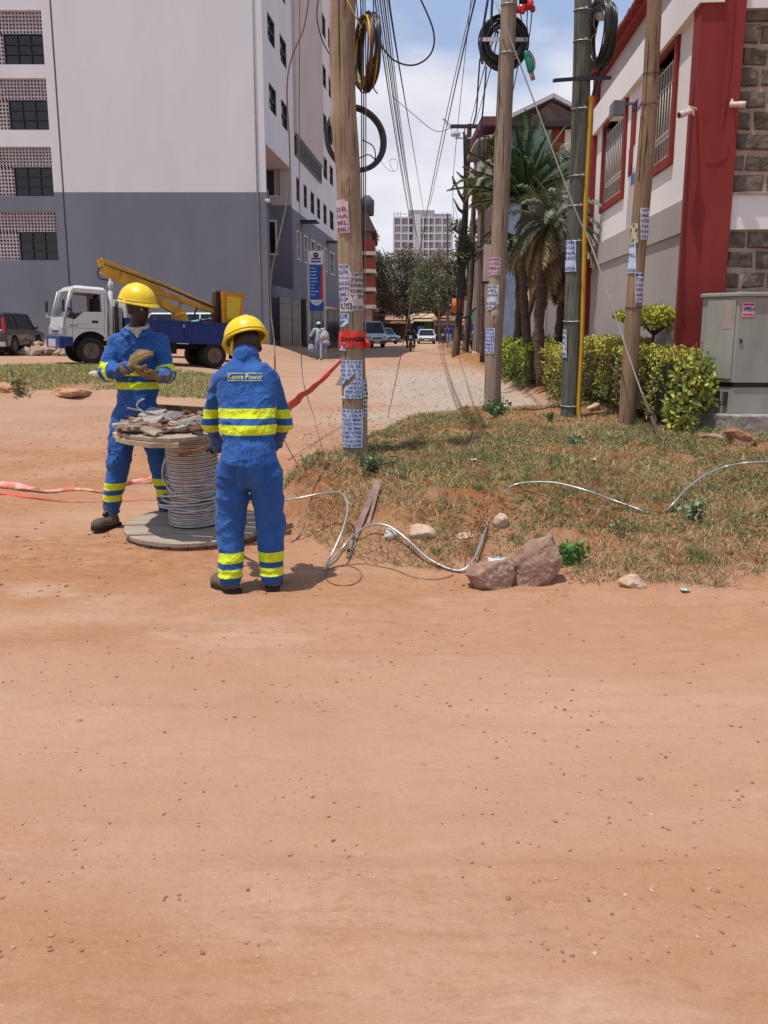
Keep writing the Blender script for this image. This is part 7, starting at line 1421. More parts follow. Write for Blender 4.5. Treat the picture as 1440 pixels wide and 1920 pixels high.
# collar of the coverall
m = MB(); cc = J['neck']+np.array([0, 0, -.045])
for sg in (-1, 1): m.tube(smooth_path([cc+np.array([0, .085, .035]), cc+np.array([sg*.075, .045, .035]), cc+np.array([sg*.095, -.04, .005]), cc+np.array([sg*.045+.01, -.11, -.035])], 5), [.018]*10+[.022]*6, 8)
m.build('coverall_collar', M('coverall_plain_blue', (.020,.09,.30), .8), w1, world=True)
helmet(w1, J['head']+np.array([-.008, 0, .008]), hframe((.80, -.55, -.14)), 1.08, w_=1.02)
glv = M('tan_leather_glove', (.25,.17,.07), .8, col2=(.13,.08,.035), scale=18, bump=.4); glvd = M('worn_brown_glove', (.17,.09,.045), .8, col2=(.26,.16,.07), scale=18, bump=.4)
for nm, (w_, df, dn), mt, cu, th in (('left', hA, glv, (.36, .42, .48, .56), -1), ('right', hB, glvd, (.42, .48, .52, .60), -1)):
    s = SDF(.007); hand_prims(s, w_, df, dn, cu, 1.22, .0135, th); el_ = J['elL' if nm == 'left' else 'elR']; dfn = (el_-w_)/np.linalg.norm(el_-w_); s.cone(w_+dfn*.045, w_-dfn*.02, .052, .036)
    V, Q = s.mesh(.0048, lambda X: .0015*fbm(X[:, 0]*60, X[:, 1]*60, X[:, 2]*60, 2, 3)); np_mesh('glove', V, [Q], mt, smooth=True, parent=w1)
boot = M('dusty_boot', (.085,.07,.055), .8, col2=(.16,.12,.085), scale=9, bump=.3); sole = M('boot_sole', (.025,.02,.018), .8)
def bootm(t, an, toe, gzv, w_=.05, Lb=.06, mat=boot):
    d_ = toe-an; d_[2] = 0; d_ /= np.linalg.norm(d_); heel = np.array([an[0], an[1], gzv])-d_*.055; L_ = .275; s = SDF(.02)
    s.cone(heel+d_*.06+[0, 0, .06], heel+d_*.075+[0, 0, .17], .050, .047); s.cone(heel+d_*.05+[0, 0, .045], heel+d_*.20+[0, 0, .048], .046, .044); s.ell(heel+d_*.215+[0, 0, .042], (.052, .052, .040)); V, Q = s.mesh(.008, lambda X: np.maximum(0, gzv+.02-X[:, 2])*3); o = np_mesh('boot', V, [Q], mat, smooth=True, parent=t)
    m = MB(); sd_ = np.array([-d_[1], d_[0], 0]); pr = []
    for u, hw in ((-.012, .02), (0, .042), (.06, .044), (.11, .038), (.16, .048), (.22, .050), (.255, .034), (.266, .012)): pr.append((u, hw))
    poly = [heel+d_*(u)+sd_*h_ for u, h_ in pr]+[heel+d_*(u)-sd_*h_ for u, h_ in pr[::-1]]; n_ = len(poly); V = [p_+[0, 0, .0] for p_ in poly]+[p_+[0, 0, .026] for p_ in poly]; m.raw(V, [tuple(range(n_))[::-1], tuple(range(n_, 2*n_))]+[(i, (i+1) % n_, (i+1) % n_+n_, i+n_) for i in range(n_)]); m.build('sole', sole, o, world=True)
bootm(w1, J['anL'], J['toeL'], g1+.003); bootm(w1, J['anR'], J['toeR'], gz(J['anR'][0], J['anR'][1])+.003)
# ------------------------------------------------------------ man seen from behind
Y2 = 5.30
J = Jp(dict(head=(463, 648, Y2+.26), neck=(463, 672, Y2+.20), chest=(463, 722, Y2+.12), shL=(414, 713, Y2+.14), shR=(510, 713, Y2+.14), waist=(465, 822, Y2), pelvis=(466, 868, Y2-.01),
    elL=(394, 795, Y2+.20), elR=(534, 795, Y2+.20), wrL=(409, 838, Y2+.48), wrR=(512, 838, Y2+.48), hipL=(437, 890, Y2), hipR=(498, 890, Y2), knL=(433, 978, Y2+.02), knR=(507, 978, Y2+.02), anL=(433, 1085, Y2-.05), anR=(511, 1082, Y2), toeL=(404, 1078, Y2+.10), toeR=(517, 1060, Y2+.28)))
R = hframe((-.42, .85, -.42)); g2 = gz(J['anL'][0], Y2)
w2 = thing('person', 'man in blue coverall and yellow helmet seen from behind, bending over the cable reel', 'person', (J['pelvis'][0], Y2, g2))
s = SDF(.014); head_prims(s, J['head'], R); s.cone(J['head']-R[2]*.05-R[1]*.02, J['chest']+[0, 0, .05], .056, .062); s.cone(J['shL']+[.03, 0, -.02], J['shR']+[-.03, 0, -.02], .055, .055); s.cone(J['chest'], J['pelvis'], .12, .11, .7)
for a in 'LR':
    s.cone(J['sh'+a], J['el'+a], .046, .036); s.cone(J['el'+a], J['wr'+a], .036, .026); s.cone(J['hip'+a], J['kn'+a], .07, .05); s.cone(J['kn'+a], J['an'+a], .048, .034); s.cone(J['an'+a], J['an'+a]*.4+J['toe'+a]*.6, .028, .018)
hand_prims(s, J['wrL'], (-.35, .75, .05), (.2, .1, -1), (.75, .8, .85, .9), .95, .0095, 1); hand_prims(s, J['wrR'], (-.55, .75, .05), (-.2, .1, -1), (.6, .65, .7, .7), .95, .0095, -1)
V, Q = s.mesh(.009); np_mesh('body', V, [Q], skinD, smooth=True, parent=w2); add_eyes(w2, J['head'], R)
s = SDF(.024)
s.cone(J['shL']+[.015, 0, 0], J['shR']+[-.015, 0, 0], .055, .055, nm='torso'); s.cone(J['neck']+[0, -.02, -.025], J['shL']+[0, -.01, .01], .055, .052, nm='torso'); s.cone(J['neck']+[0, -.02, -.025], J['shR']+[0, -.01, .01], .055, .052, nm='torso'); s.cone(J['chest']+[-.062, 0, .02], J['waist']+[-.055, 0, 0], .122, .112, .82, nm='torso'); s.cone(J['chest']+[.062, 0, .02], J['waist']+[.055, 0, 0], .122, .112, .82, nm='torso'); s.cone(J['waist'], J['pelvis'], .148, .172, .80, nm='hips'); s.cone(J['pelvis']+[0, -.0, 0], J['pelvis']+[0, .0, -.04], .165, .13, .85, nm='hips'); s.cone(J['neck']+[0, -.01, -.085], J['neck']+[0, -.012, .006], .10, .084, nm='neck')
for a in 'LR':
    s.cone(J['sh'+a], J['el'+a], .060, .056, nm='up'+a); s.cone(J['el'+a], J['wr'+a], .056, .042, nm='fo'+a); s.cone(J['hip'+a], J['kn'+a], .106, .090, nm='th'+a); s.cone(J['kn'+a], J['an'+a]+[0, 0, .02], .088, .076, nm='ca'+a)
zz = lambda py, Y=Y2+.05: P(0, py, Y-.10)[2]
zt1, zt0, zu1, zu0 = zz(767), zz(785), zz(797), zz(815)
bands = [(('torso', 'hips'), 'z', zt0, zt1), (('torso', 'hips'), 'z', zu0, zu1), (('upL', 'upR', 'foL', 'foR'), 'z', P(0, 785, Y2+.14)[2], P(0, 768, Y2+.14)[2]), (('foL', 'foR', 'upL', 'upR'), 'z', P(0, 813, Y2+.14)[2], P(0, 798, Y2+.14)[2])]
zz = lambda py, Y=Y2-.06: P(0, py, Y)[2]
bands += [(('caL', 'caR'), 'z', zz(1054), zz(1036)), (('caL', 'caR'), 'z', zz(1080), zz(1065))]
zw = J['waist'][2]; cx_ = J['waist'][0]
wr2 = wrinkle(.0075)
def w2fn(X):
    a = np.arctan2(X[:, 1]-Y2, X[:, 0]-cx_); g_ = np.exp(-((X[:, 2]-zw)/.035)**2); g2_ = np.exp(-((X[:, 2]-zw+.05)/.10)**2)*(np.abs(X[:, 0]-cx_) < .2)
    n_ = fbm(a*7, X[:, 2]*1.5, 0, 2, 5); seat = np.exp(-((X[:, 0]-cx_)/.022)**2)*(X[:, 2] < zw-.12)*(X[:, 1] < Y2)*.012
    slump = np.exp(-((X[:, 2]-g2-.09)/.05)**2)*.007*np.sin(X[:, 2]*140+3*X[:, 0])
    return wr2(X)+g_*.014+g2_*(.0055*np.sin(a*34+3*n_)-.004*n_)+slump+seat
V, Q = s.mesh(.008, w2fn); np_mesh('coverall', V, [Q], cov, smooth=True, parent=w2, attrs={'band': cloth_attr(s, V, bands)}); B2 = BVHTree.FromPolygons([tuple(v) for v in V], [tuple(map(int, q_)) for q_ in Q])
TV, TF = textmesh('Kenya Power', 1, bold=.012); w_ = np.ptp(TV[:, 0]); a = P(425, 707, Y2); b_ = P(491, 707, Y2); sc = (b_[0]-a[0])/w_; cz = P(458, 707, Y2)[2]; cx0 = (a[0]+b_[0])/2; m = MB()
drape(m, B2, [(cx0+x*sc, cz+z*sc*1.12-.0, Y2) for x, z, _ in TV], TF, off=.009)
for dz in (.021, -.021):
    n_ = 20; drape(m, B2, [(a[0]+(b_[0]-a[0])*i/n_, cz+dz+e, Y2) for e in (-.0016, .0016) for i in range(n_+1)], [(i, i+1, n_+2+i, n_+1+i) for i in range(n_)], off=.008)
m.build('back_lettering', M('lettering_yellow', (.56,.55,.16), .7, bump=0), w2, world=True)
for q_ in (((419, 861), (448, 866), (447, 908), (420, 905)), ((501, 864), (520, 862), (522, 903), (502, 908))): patch(B2, q_, Y2, off=.004).build('back_pocket', covd, w2, world=True)
for q_ in (((419, 858), (449, 863), (449, 867), (419, 862)), ((500, 861), (521, 859), (521, 863), (500, 865))): patch(B2, q_, Y2, off=.007).build('pocket_hem', M('coverall_plain_blue', (.028,.1,.44)), w2, world=True)
patch(B2, ((403, 690), (520, 690), (520, 692), (403, 692)), Y2, n_=16, off=.004) 
m = MB(); cc = J['neck']+np.array([0, 0, -.018]); m.tube([cc+np.array([.076*math.cos(a), .076*math.sin(a), .012*math.sin(a)]) for a in np.linspace(0, 6.283, 25)[:-1]], .014, 7, closed=True); m.build('coverall_collar', M('coverall_plain_blue', (.028,.1,.44)), w2, world=True)
helmet(w2, J['head']+np.array([0, 0, .0]), hframe((-.50, .80, -.42)), 1.06, red=True, w_=1.03)
m = MB(); c_ = J['head']; m.tube(smooth_path([c_+R[0]*-.085+R[2]*.03, c_-R[0]*.092-R[2]*.04+R[1]*.02, c_-R[0]*.06-R[2]*.10+R[1]*.05], 4), .010, 6); m.build('chin_strap', helm, w2, world=True)
m = MB(); e_ = c_+R[0]*.078-R[2]*.02; m.lathe([(.02, -.008), (.022, .0), (.012, .012)], 12, e_-R[1]*.0, ax=R[0]); m.build('ear_plug', M('grey_plug', (.10,.07,.07), .5), w2, world=True)
bootm(w2, J['anL'], J['toeL'], g2+.003); bootm(w2, J['anR'], J['toeR'], gz(J['anR'][0], Y2)+.003)
# ------------------------------------------------------------ small figures down the street
def small_person(label, px, Y, Ht, shirt, trous, cap=None, yaw=0, stride=.15, armL=(0, 0), armR=(0, 0), skin=skinB, pose='stand', base=None, h=.018, hair=True):
    x = P(px, 640, Y)[0] if base is None else base[0]; z0 = gz(x, Y) if base is None else base[2]; yy = Y if base is None else base[1]; o_ = np.array([x, yy, z0]); k = Ht/1.72
    c, s0 = math.cos(yaw), math.sin(yaw); g = lambda a, b_, d_: o_+np.array([a*c-b_*s0, a*s0+b_*c, d_])*k    # a: person's left-right, b: forward (-Y is toward us at yaw pi)
    t = thing('person', label, 'person', o_); j = {}
    if pose == 'stand': j = dict(hd=g(0, 0, 1.58), nk=g(0, 0, 1.44), ch=g(0, 0, 1.28), pv=g(0, 0, .93), hl=g(-.10, 0, .88), hr=g(.10, 0, .88), kl=g(-.11, stride*.6, .47), kr=g(.11, -stride*.2, .47), al=g(-.11, stride, .07), ar=g(.11, -stride, .09), sl=g(-.20, 0, 1.38), sr=g(.20, 0, 1.38), el=g(-.27-armL[0], armL[1]*.5, 1.10), er=g(.27+armR[0], armR[1]*.5, 1.10), wl=g(-.28-armL[0]*1.4, armL[1], .86), wr=g(.28+armR[0]*1.4, armR[1], .86))
    else: j = dict(hd=g(0, .05, 1.50), nk=g(0, .02, 1.36), ch=g(0, .0, 1.22), pv=g(0, -.12, .86), hl=g(-.12, -.1, .86), hr=g(.12, -.1, .86), kl=g(-.24, .30, .70), kr=g(.24, .30, .70), al=g(-.22, .15, .30), ar=g(.22, .15, .30), sl=g(-.20, 0, 1.32), sr=g(.20, 0, 1.32), el=g(-.34, .18, 1.14), er=g(.34, .18, 1.14), wl=g(-.34, .44, 1.06), wr=g(.34, .44, 1.06))
    R = hframe(g(0, 1, 0)-g(0, 0, 0)); s = SDF(.02); head_prims(s, j['hd'], R, k); s.cone(j['hd'], j['ch'], .05*k, .06*k); s.cone(j['ch'], j['pv'], .11*k, .10*k)
    for a in 'lr':
        s.cone(j['s'+a], j['e'+a], .045*k, .036*k); s.cone(j['e'+a], j['w'+a], .036*k, .026*k); hd_ = j['w'+a]-j['e'+a]; hand_prims(s, j['w'+a], hd_, R[1] if pose == 'stand' else -R[2], (.4,)*4, k, .011)
        s.cone(j['h'+a], j['k'+a], .07*k, .05*k); s.cone(j['k'+a], j['a'+a], .045*k, .035*k); s.cone(j['a'+a]-[0, 0, .03*k], j['a'+a]+R[1]*.15*k-[0, 0, .04*k], .035*k, .028*k)
    V, Q = s.mesh(h*.8); np_mesh('body', V, [Q], skin, smooth=True, parent=t)
    s = SDF(.02); s.cone(j['sl'], j['sr'], .07*k, .07*k); s.cone(j['ch'], j['pv'], .15*k, .145*k, .8)
    for a in 'lr': s.cone(j['s'+a], j['e'+a], .068*k, .06*k)
    V, Q = s.mesh(h, wrinkle(.006)); np_mesh('shirt', V, [Q], shirt, smooth=True, parent=t)
    s = SDF(.02); s.cone(j['pv'], j['pv']-[0, 0, .05], .148*k, .13*k, .8)
    for a in 'lr': s.cone(j['h'+a], j['k'+a], .095*k, .075*k); s.cone(j['k'+a], j['a'+a], .075*k, .062*k)
    V, Q = s.mesh(h, wrinkle(.006)); np_mesh('trousers', V, [Q], trous, smooth=True, parent=t)
    for a in 'lr': m = MB(); b_ = j['a'+a]; m.tube([b_-R[1]*.06*k-[0, 0, .03*k], b_+R[1]*.10*k-[0, 0, .035*k], b_+R[1]*.19*k-[0, 0, .045*k]], [.045*k, .048*k, .03*k], 8); m.build('shoe', sole, t, world=True)
    if cap: 
        m = MB(); q_ = j['hd']+R[2]*.03*k; m.lathe([(.098*k, 0), (.10*k, .05*k), (.075*k, .10*k), (.002, .12*k)], 14, q_, ax=R[2]); m.build('cap', cap, t, world=True)
    else: m = MB(); q_ = j['hd']-R[1]*.012*k+R[2]*.035*k; m.lathe([(.090*k, 0), (.088*k, .03*k), (.06*k, .075*k), (.002, .088*k)], 14, q_, ax=R[2]); m.build('hair', M('black_hair', (.012,.010,.009), .9), t, world=True)
    return t, j, R
t, j, R = small_person('pedestrian in white cap, pale shirt and trousers walking towards us with bags', 598, 43.5, 1.78, M('pale_blue_shirt', (.34,.43,.45), .9), M('pale_trousers', (.38,.40,.46), .9, col2=(.22,.26,.36), scale=14), M('white_cap', (.68,.68,.64), .8), yaw=math.pi, stride=.16, armL=(.08, .1), armR=(.10, 0), skin=skinD)
bagm = M('blue_patterned_bag', (.05,.08,.18), .8, col2=(.40,.42,.50), scale=16, lo=.45, hi=.55)
pm = M('patterned_bundle', (.30,.16,.17), .8, col2=(.50,.48,.50), scale=12, lo=.42, hi=.58)
def bag(label, c, r_, mat, seed, handle=True):
    tb = thing('carry_bag', label, 'bag', c); s = SDF(.03); s.ell(np.array(c), r_); V, Q = s.mesh(.02, lambda X: .03*fbm(X[:, 0]*8, X[:, 1]*8, X[:, 2]*6, 2, seed)); np_mesh('sack', V, [Q], mat, smooth=True, parent=tb)
    m = MB(); c = np.array(c); m.tube(smooth_path([c+[-r_[0]*.5, 0, r_[2]*.8], c+[0, 0, r_[2]+.16], c+[r_[0]*.5, 0, r_[2]*.8]], 4), .012, 5); m.build('handle', mat, tb, world=True)
bag('blue patterned bag hanging low from the walking pedestrian, on our left', P(584, 655, 43.4), (.17, .14, .24), bagm, 3)
bag('bulky reddish patterned bundle under the arm of the walking pedestrian', P(609, 632, 43.3), (.22, .18, .28), pm, 4)
bag('blue and white bag below the bundle of the walking pedestrian', P(612, 644, 43.2), (.18, .14, .16), bagm, 5)
mb_l = place(770, 58); motorbike('dark motorcycle with a red front ridden towards us down the street', mb_l, math.radians(-92), M('moto_red', (.22,.02,.02), .35, coat=.4, bump=0))
small_person('motorcycle rider in dark clothes and helmet coming towards us', 770, 58, 1.72, M('black_jacket', (.025,.026,.035), .8), M('dark_trousers', (.03,.03,.04), .9), M('black_helmet', (.02,.02,.025), .3), yaw=math.pi, pose='ride', base=(mb_l[0], 58.15, mb_l[2]))
small_person('person in red and dark clothes standing by the far stalls', 838, 78, 1.68, M('red_top', (.25,.07,.05), .9), M('dark_trousers', (.03,.03,.04)), yaw=2.6, h=.03, stride=.05)
small_person('person in dark top standing farther back beside the one in red', 829, 88, 1.7, M('black_jacket', (.02,.02,.03)), M('brown_trousers', (.12,.08,.06), .9), yaw=3.4, h=.03, stride=.05)
small_person('person in bright blue clothes near the foot of the leaning crossarm pole', 842, 58, 1.45, M('bright_blue_top', (.05,.06,.35), .9), M('pale_trousers', (.38,.4,.46)), yaw=2.9, h=.03, stride=.05)
small_person('person in a blue jacket between the slim pole and the grey pole', 882, 56, 1.7, M('navy_top', (.03,.05,.14), .9), M('dark_trousers', (.03,.03,.04)), yaw=3.3, h=.03, stride=.1)
motorbike('dark motorcycle parked between the slim pole and the grey pole', place(876, 50), math.radians(-60), M('moto_blue', (.03,.04,.12), .35, coat=.4, bump=0))
motorbike('dark motorcycle parked left of the crossarm pole', place(834, 74), math.radians(-110), M('moto_black', (.02,.02,.02), .35, coat=.4, bump=0))
# white umbrella like canopy and bracket arm seen behind the leaning poles
wire('lamp_arm', [P(862, 596, 44.5), P(880, 594, 44.5), P(884, 586, 44.5), P(892, 577, 44.5)], .05, 'black bracket arm sticking out right of the leaning poles', blackp, cat='bracket')
# ================================================================== cable reel, scrap, conductor, litter
YR = 6.78; cR = P(367, 985, YR); zR = gz(cR[0], YR); alu = M('aluminium_strand', (.50,.49,.47), .38, .75, var=.12, scale=20, bump=.2, bscale=80, dist=.002); plank = M('weathered_plank', (.40,.33,.26), .9, col2=(.27,.21,.16), scale=3, stretch=(1, 9, 9), bump=.5, bscale=12)
rl = thing('cable_reel', 'wooden reel of bare aluminium conductor standing on its flange between the two men', 'cable reel', (cR[0], YR, zR), rot=(math.radians(3.5), 0, 0)); RM = MW[rl.name]
RR = .535; rr = random.Random(5)
def disc(name, z0, th, R_, ang, seed, gap=.008, cut=None, mat=plank):
    r = random.Random(seed); m = MB(); w_ = .135; n_ = int(2*R_/w_)+1; ca, sa_ = math.cos(ang), math.sin(ang)
    for k in range(n_):
        y0 = -R_+k*w_+gap/2; y1 = min(y0+w_-gap, R_-.003)
        if y1-y0 < .02: continue
        ys = np.linspace(y0, y1, 4); L1 = [(math.sqrt(max(R_**2-y*y, 1e-4))+r.uniform(-.006, .006), y) for y in ys]; sh = r.uniform(-.004, .004)
        if cut and k in cut: L1 = [(x*cut[k], y) for x, y in L1]
        poly = L1+[(-math.sqrt(max(R_**2-y*y, 1e-4))+r.uniform(-.006, .006), y) for y in ys[::-1]]; poly = [(x*ca-y*sa_, x*sa_+y*ca) for x, y in poly]; m.prism(poly, th, 'z', z0+sh)
    return m.build(name, mat, rl, bevel=.004, seg=1)
disc('bottom_flange', .078, .034, RR, .12, 1); m0 = disc('bottom_flange_underlayer', .036, .040, RR-.012, .12+math.pi/2, 2, mat=M('dark_plank', (.17,.11,.075), .95, bump=.5, bscale=10))
zt = P(368, 803, YR)[2]-zR
m = MB(); m.lathe([(.18, .1), (.18, zt-.01)], 32); m.build('drum', M('drum_wood', (.16,.12,.09), .9), rl)
# windings
m = MB(); n_ = 56; turns = int((zt-.12)/.0148); V = []
pts = []
for k in range(turns*n_): a = 2*math.pi*k/n_; z = .108+.0148*k/n_; rr_ = .190+.0035*math.sin(3.1*k/n_)+.0012*math.sin(a*2); pts.append((rr_*math.cos(a), rr_*math.sin(a), z))
m.tube(pts, .0072, 6); m.build('windings', alu, rl)
m = MB(); r = random.Random(8)
for k, (z, rr_, tl_, ph) in enumerate([(.30, .204, .012, 0), (.325, .207, .02, 1), (.285, .210, .015, 2), (.265, .206, .03, .5), (.345, .212, .035, 2.5), (.24, .204, .02, 4)]):
    m.tube([((rr_+.03*math.exp(-((a-3.5)/.5)**2)*(k % 3))*math.cos(a), (rr_+.03*math.exp(-((a-3.5)/.5)**2)*(k % 3))*math.sin(a), z+tl_*math.sin(a+ph)) for a in np.linspace(0, 6.283, 49)[:-1]], .0085 if k < 5 else .0075, 7, closed=True)
def rlp(px, py, dy): return tuple(RM.inverted() @ Vector(P(px, py, YR+dy)))
m.tube(smooth_path([rlp(321, 838, -.05), rlp(312, 855, -.07), rlp(305, 880, -.09), rlp(308, 903, -.13), rlp(326, 925, -.19), rlp(350, 934, -.215), rlp(380, 937, -.21), rlp(410, 934, -.16)], 5), .008, 7)
m.tube(smooth_path([rlp(320, 850, -.04), rlp(309, 870, -.06), rlp(309, 895, -.10), rlp(322, 908, -.16), rlp(340, 912, -.20), rlp(375, 910, -.215), rlp(410, 909, -.17)], 5), .0085, 7)
m.tube(smooth_path([rlp(320, 868, -.02), rlp(312, 885, -.04), rlp(318, 905, -.10), rlp(330, 920, -.18), rlp(350, 925, -.22)], 5), .007, 6)
m.build('loose_turns', alu, rl)
disc('top_flange', zt+.012, .030, .53, -.15, 3, cut={0: .6, 1: .9, 3: .93, 5: 1.04, 7: .8}, gap=.014); 
m = MB(); m.prism([(.548*math.cos(a)*(1+.04*math.sin(19*a)), .548*math.sin(a)*(1+.03*math.sin(23*a))) for a in np.linspace(math.pi*.78, math.pi*1.52, 14)]+[(.42*math.cos(a), .42*math.sin(a)) for a in np.linspace(math.pi*1.5, math.pi*.8, 10)], .034, 'z', zt-.022); m.build('flange_rim', M('pale_split_wood', (.52,.40,.27), .9, col2=(.36,.26,.17), scale=5, bump=.6, bscale=14), rl)
ZT = zR+zt+.03   # top surface height
def onflange(px, dy, lift=0): p_ = P(px, 800, YR+dy); return np.array([p_[0], YR+dy, ZT+lift-dy*.0+math.tan(math.radians(3.5))*dy])
def scrap(name, label, cat, px, dy, lift, dims, mat, rz=0, tx=0, ty=0, jag=.0, seed=0):
    c = onflange(px, dy, lift); r = random.Random(seed); Rm = Euler((tx, ty, rz)).to_matrix(); x, y, z = dims[0]/2, dims[1]/2, dims[2]/2; m = MB(); j = lambda: 1+r.uniform(-jag, jag)
    n_ = 8; outl = [(-x*j(), -y*j()), (0, -y*j()), (x*j(), -y*j()), (x*j(), 0), (x*j(), y*j()), (0, y*j()), (-x*j(), y*j()), (-x*j(), 0)]; V = [Rm @ Vector((a, b_, s_*z*j())) + Vector(c) for s_ in (-1, 1) for a, b_ in outl]
    m.raw(V, [tuple(range(8))[::-1], tuple(range(8, 16))]+[(i, (i+1) % 8, (i+1) % 8+8, i+8) for i in range(8)]); return tag(m.build(name, mat, loc=c, world=True, bevel=.003), label, cat)
slabm = M('dusty_slab', (.36,.33,.28), .9, col2=(.26,.23,.19), scale=9, bump=.4); rustm = M('rusty_plate', (.24,.12,.08), .9, col2=(.14,.08,.06), scale=14, bump=.5); redw = M('pink_tile', (.42,.17,.13), .9, var=.2)
scrap('slab', 'grey paving slab tilted towards us on the reel top', 'slab', 276, -.24, .045, (.165, .24, .035), slabm, -.22, .30, 0, .04, 1)
scrap('board', 'pale flat board poking out left of the grey slab on the reel', 'board', 250, -.10, .045, (.24, .12, .018), slabm, .30, .0, -.22, .10, 2)
scrap('board', 'lower broken board at the left rim of the reel top', 'board', 246, -.14, .018, (.20, .12, .014), M('light_board', (.44,.38,.30), .9), .15, 0, -.12, .14, 3)
scrap('board', 'long dark plank standing on edge at the back of the reel top', 'plank', 340, .16, .085, (.36, .02, .065), M('dark_brown_plank', (.11,.055,.03), .9, bump=.4), -.10, 0, .05, .03, 4)
scrap('board', 'thin plank lying behind the dark edge plank', 'plank', 325, .26, .055, (.34, .05, .02), M('dark_plank', (.17,.11,.075)), -.12, 0, .06, .05, 5)
scrap('slab', 'pale grey flat stone leaning behind the grey slab', 'slab', 288, -.02, .085, (.15, .15, .025), slabm, -.5, .35, .1, .10, 6)
scrap('tile', 'grey triangular tile shard right of the slab', 'tile shard', 313, -.08, .075, (.11, .10, .012), M('grey_tile', (.24,.22,.22), .7), .6, .5, .2, .3, 7)
scrap('tile', 'dark flat plate behind the pink pieces on the reel', 'plate', 328, -.04, .08, (.12, .09, .01), M('violet_grey_plate', (.16,.12,.13), .6), .1, .45, .1, .15, 8)
scrap('brick', 'pink brick fragment at the front of the reel top', 'brick', 324, -.30, .035, (.07, .05, .035), redw, .5, .3, .2, .2, 9)
scrap('brick', 'second pink brick fragment, leaning right of the first', 'brick', 342, -.24, .045, (.045, .09, .03), redw, -.3, .5, .1, .2, 10)
scrap('brick', 'dark red block under the plates on the reel', 'brick', 305, -.18, .035, (.08, .07, .06), M('dark_red_block', (.16,.06,.05), .9), .2, .1, 0, .1, 11)
r = random.Random(31)
for i in range(44):
    px = 300+96*r.random(); dy = -.44+.58*r.random(); scrap('wood_chip', 'one of the splintered bark and wood pieces heaped on the right of the reel top', 'wood piece', px, dy, .015+.07*r.random()*(1 if dy > -.25 else .2), (.07+.10*r.random(), .02+.035*r.random(), .012+.016*r.random()), [rustm, M('bark_grey', (.26,.20,.16), .9), M('light_board', (.44,.38,.3))][i % 3], r.uniform(-1.2, 1.2), r.uniform(-.45, .45), r.uniform(-.35, .35), .3, 40+i)['group'] = 'splintered pieces on the reel top'
bw = M('split_bark', (.20,.135,.09), .95, col2=(.36,.27,.19), scale=8, bump=.8, bscale=14)
for i in range(30):
    px = 236+150*r.random(); dy = -.50+.30*r.random()+.35*(r.random() < .3); scrap('wood_scrap', 'one of the broken wood offcuts strewn over the front and left of the reel top', 'wood offcut', px, dy, .018+.035*r.random(), (.10+.16*r.random(), .04+.06*r.random(), .012+.02*r.random()), [bw, rustm, M('dusty_slab', (.36,.33,.28)), bw, M('dark_brown_plank', (.11,.055,.03))][i % 5], r.uniform(-.9, .9), r.uniform(-.35, .35), r.uniform(-.25, .25), .25, 140+i)['group'] = 'broken offcuts on the reel top'
c = onflange(300, -.05, .10)
wire('metal_strip', [P(239, 765, YR-.2), P(262, 770, YR-.16), P(285, 776, YR-.12), P(308, 780, YR-.1)], .007, 'thin straight metal rod resting over the slab on the reel', M('grey_metal', (.34,.30,.30), .5, .4), cat='metal rod')
wire('metal_strip', [P(271, 748, YR-.1), P(262, 752, YR-.1), P(257, 760, YR-.1), P(262, 768, YR-.1), P(280, 776, YR-.1), P(310, 782, YR-.08)], .008, 'curved hooked metal strip rising from the scrap on the reel', M('grey_metal', (.34,.3,.3)), cat='metal strip')
m = MB(); a = P(337, 853, YR-.28); b_ = P(408, 832, Y2+.50+.08); m.beam(a, b_, .03, .014); m.beam(a+np.array([0, 0, -.005]), a+(b_-a)*.3+np.array([0, 0, -.012]), .024, .02); tag(m.build('flat_bar', M('copper_rust', (.26,.105,.06), .7, col2=(.16,.07,.045), scale=10), loc=a, world=True, bevel=.002), 'rusty flat bar held out over the windings by the man seen from behind', 'bar')
# conductor running from the reel across the mound
def og(px, py, l=.0): return ong(px, py, l)
pts = [P(412, 935, YR-.1), P(470, 942, 6.5), P(525, 939, 6.55), P(560, 934, 6.6), P(600, 926, 6.6), P(630, 923, 6.5), P(645, 929, 6.4), P(652, 950, 6.25), P(648, 975, 6.1), P(638, 1005, 5.95), P(622, 1040, 5.85), og(608, 1068, .012), og(614, 1060, .012), og(640, 1030, .03), og(662, 1005, .06), og(688, 987, .08), og(712, 983, .09), og(735, 990, .09), og(765, 1013, .08), og(800, 1045, .05), og(835, 1064, .02), og(862, 1070, .015), og(880, 1060, .04), og(895, 1035, .06), og(906, 1005, .05), og(914, 985, .015), og(920, 962, -.02), og(930, 940, -.03), og(945, 922, .0), og(965, 909, .07), og(1000, 904, .10), og(1045, 906, .11), og(1100, 920, .10), og(1150, 938, .07), og(1200, 956, .03), og(1220, 964, -.015), og(1240, 962, -.02), og(1252, 955, .03), og(1268, 938, .06), og(1290, 914, .10), og(1325, 889, .14), og(1360, 875, .16), og(1400, 868, .17), og(1450, 866, .17), og(1520, 870, .16)]
p_ = smooth_path(pts, 6); m = MB(); m.tube(p_, .0078, 8); tag(m.build('conductor', alu, loc=pts[2], world=True), 'silvery aluminium conductor looping from the reel across the grassy mound', 'cable')
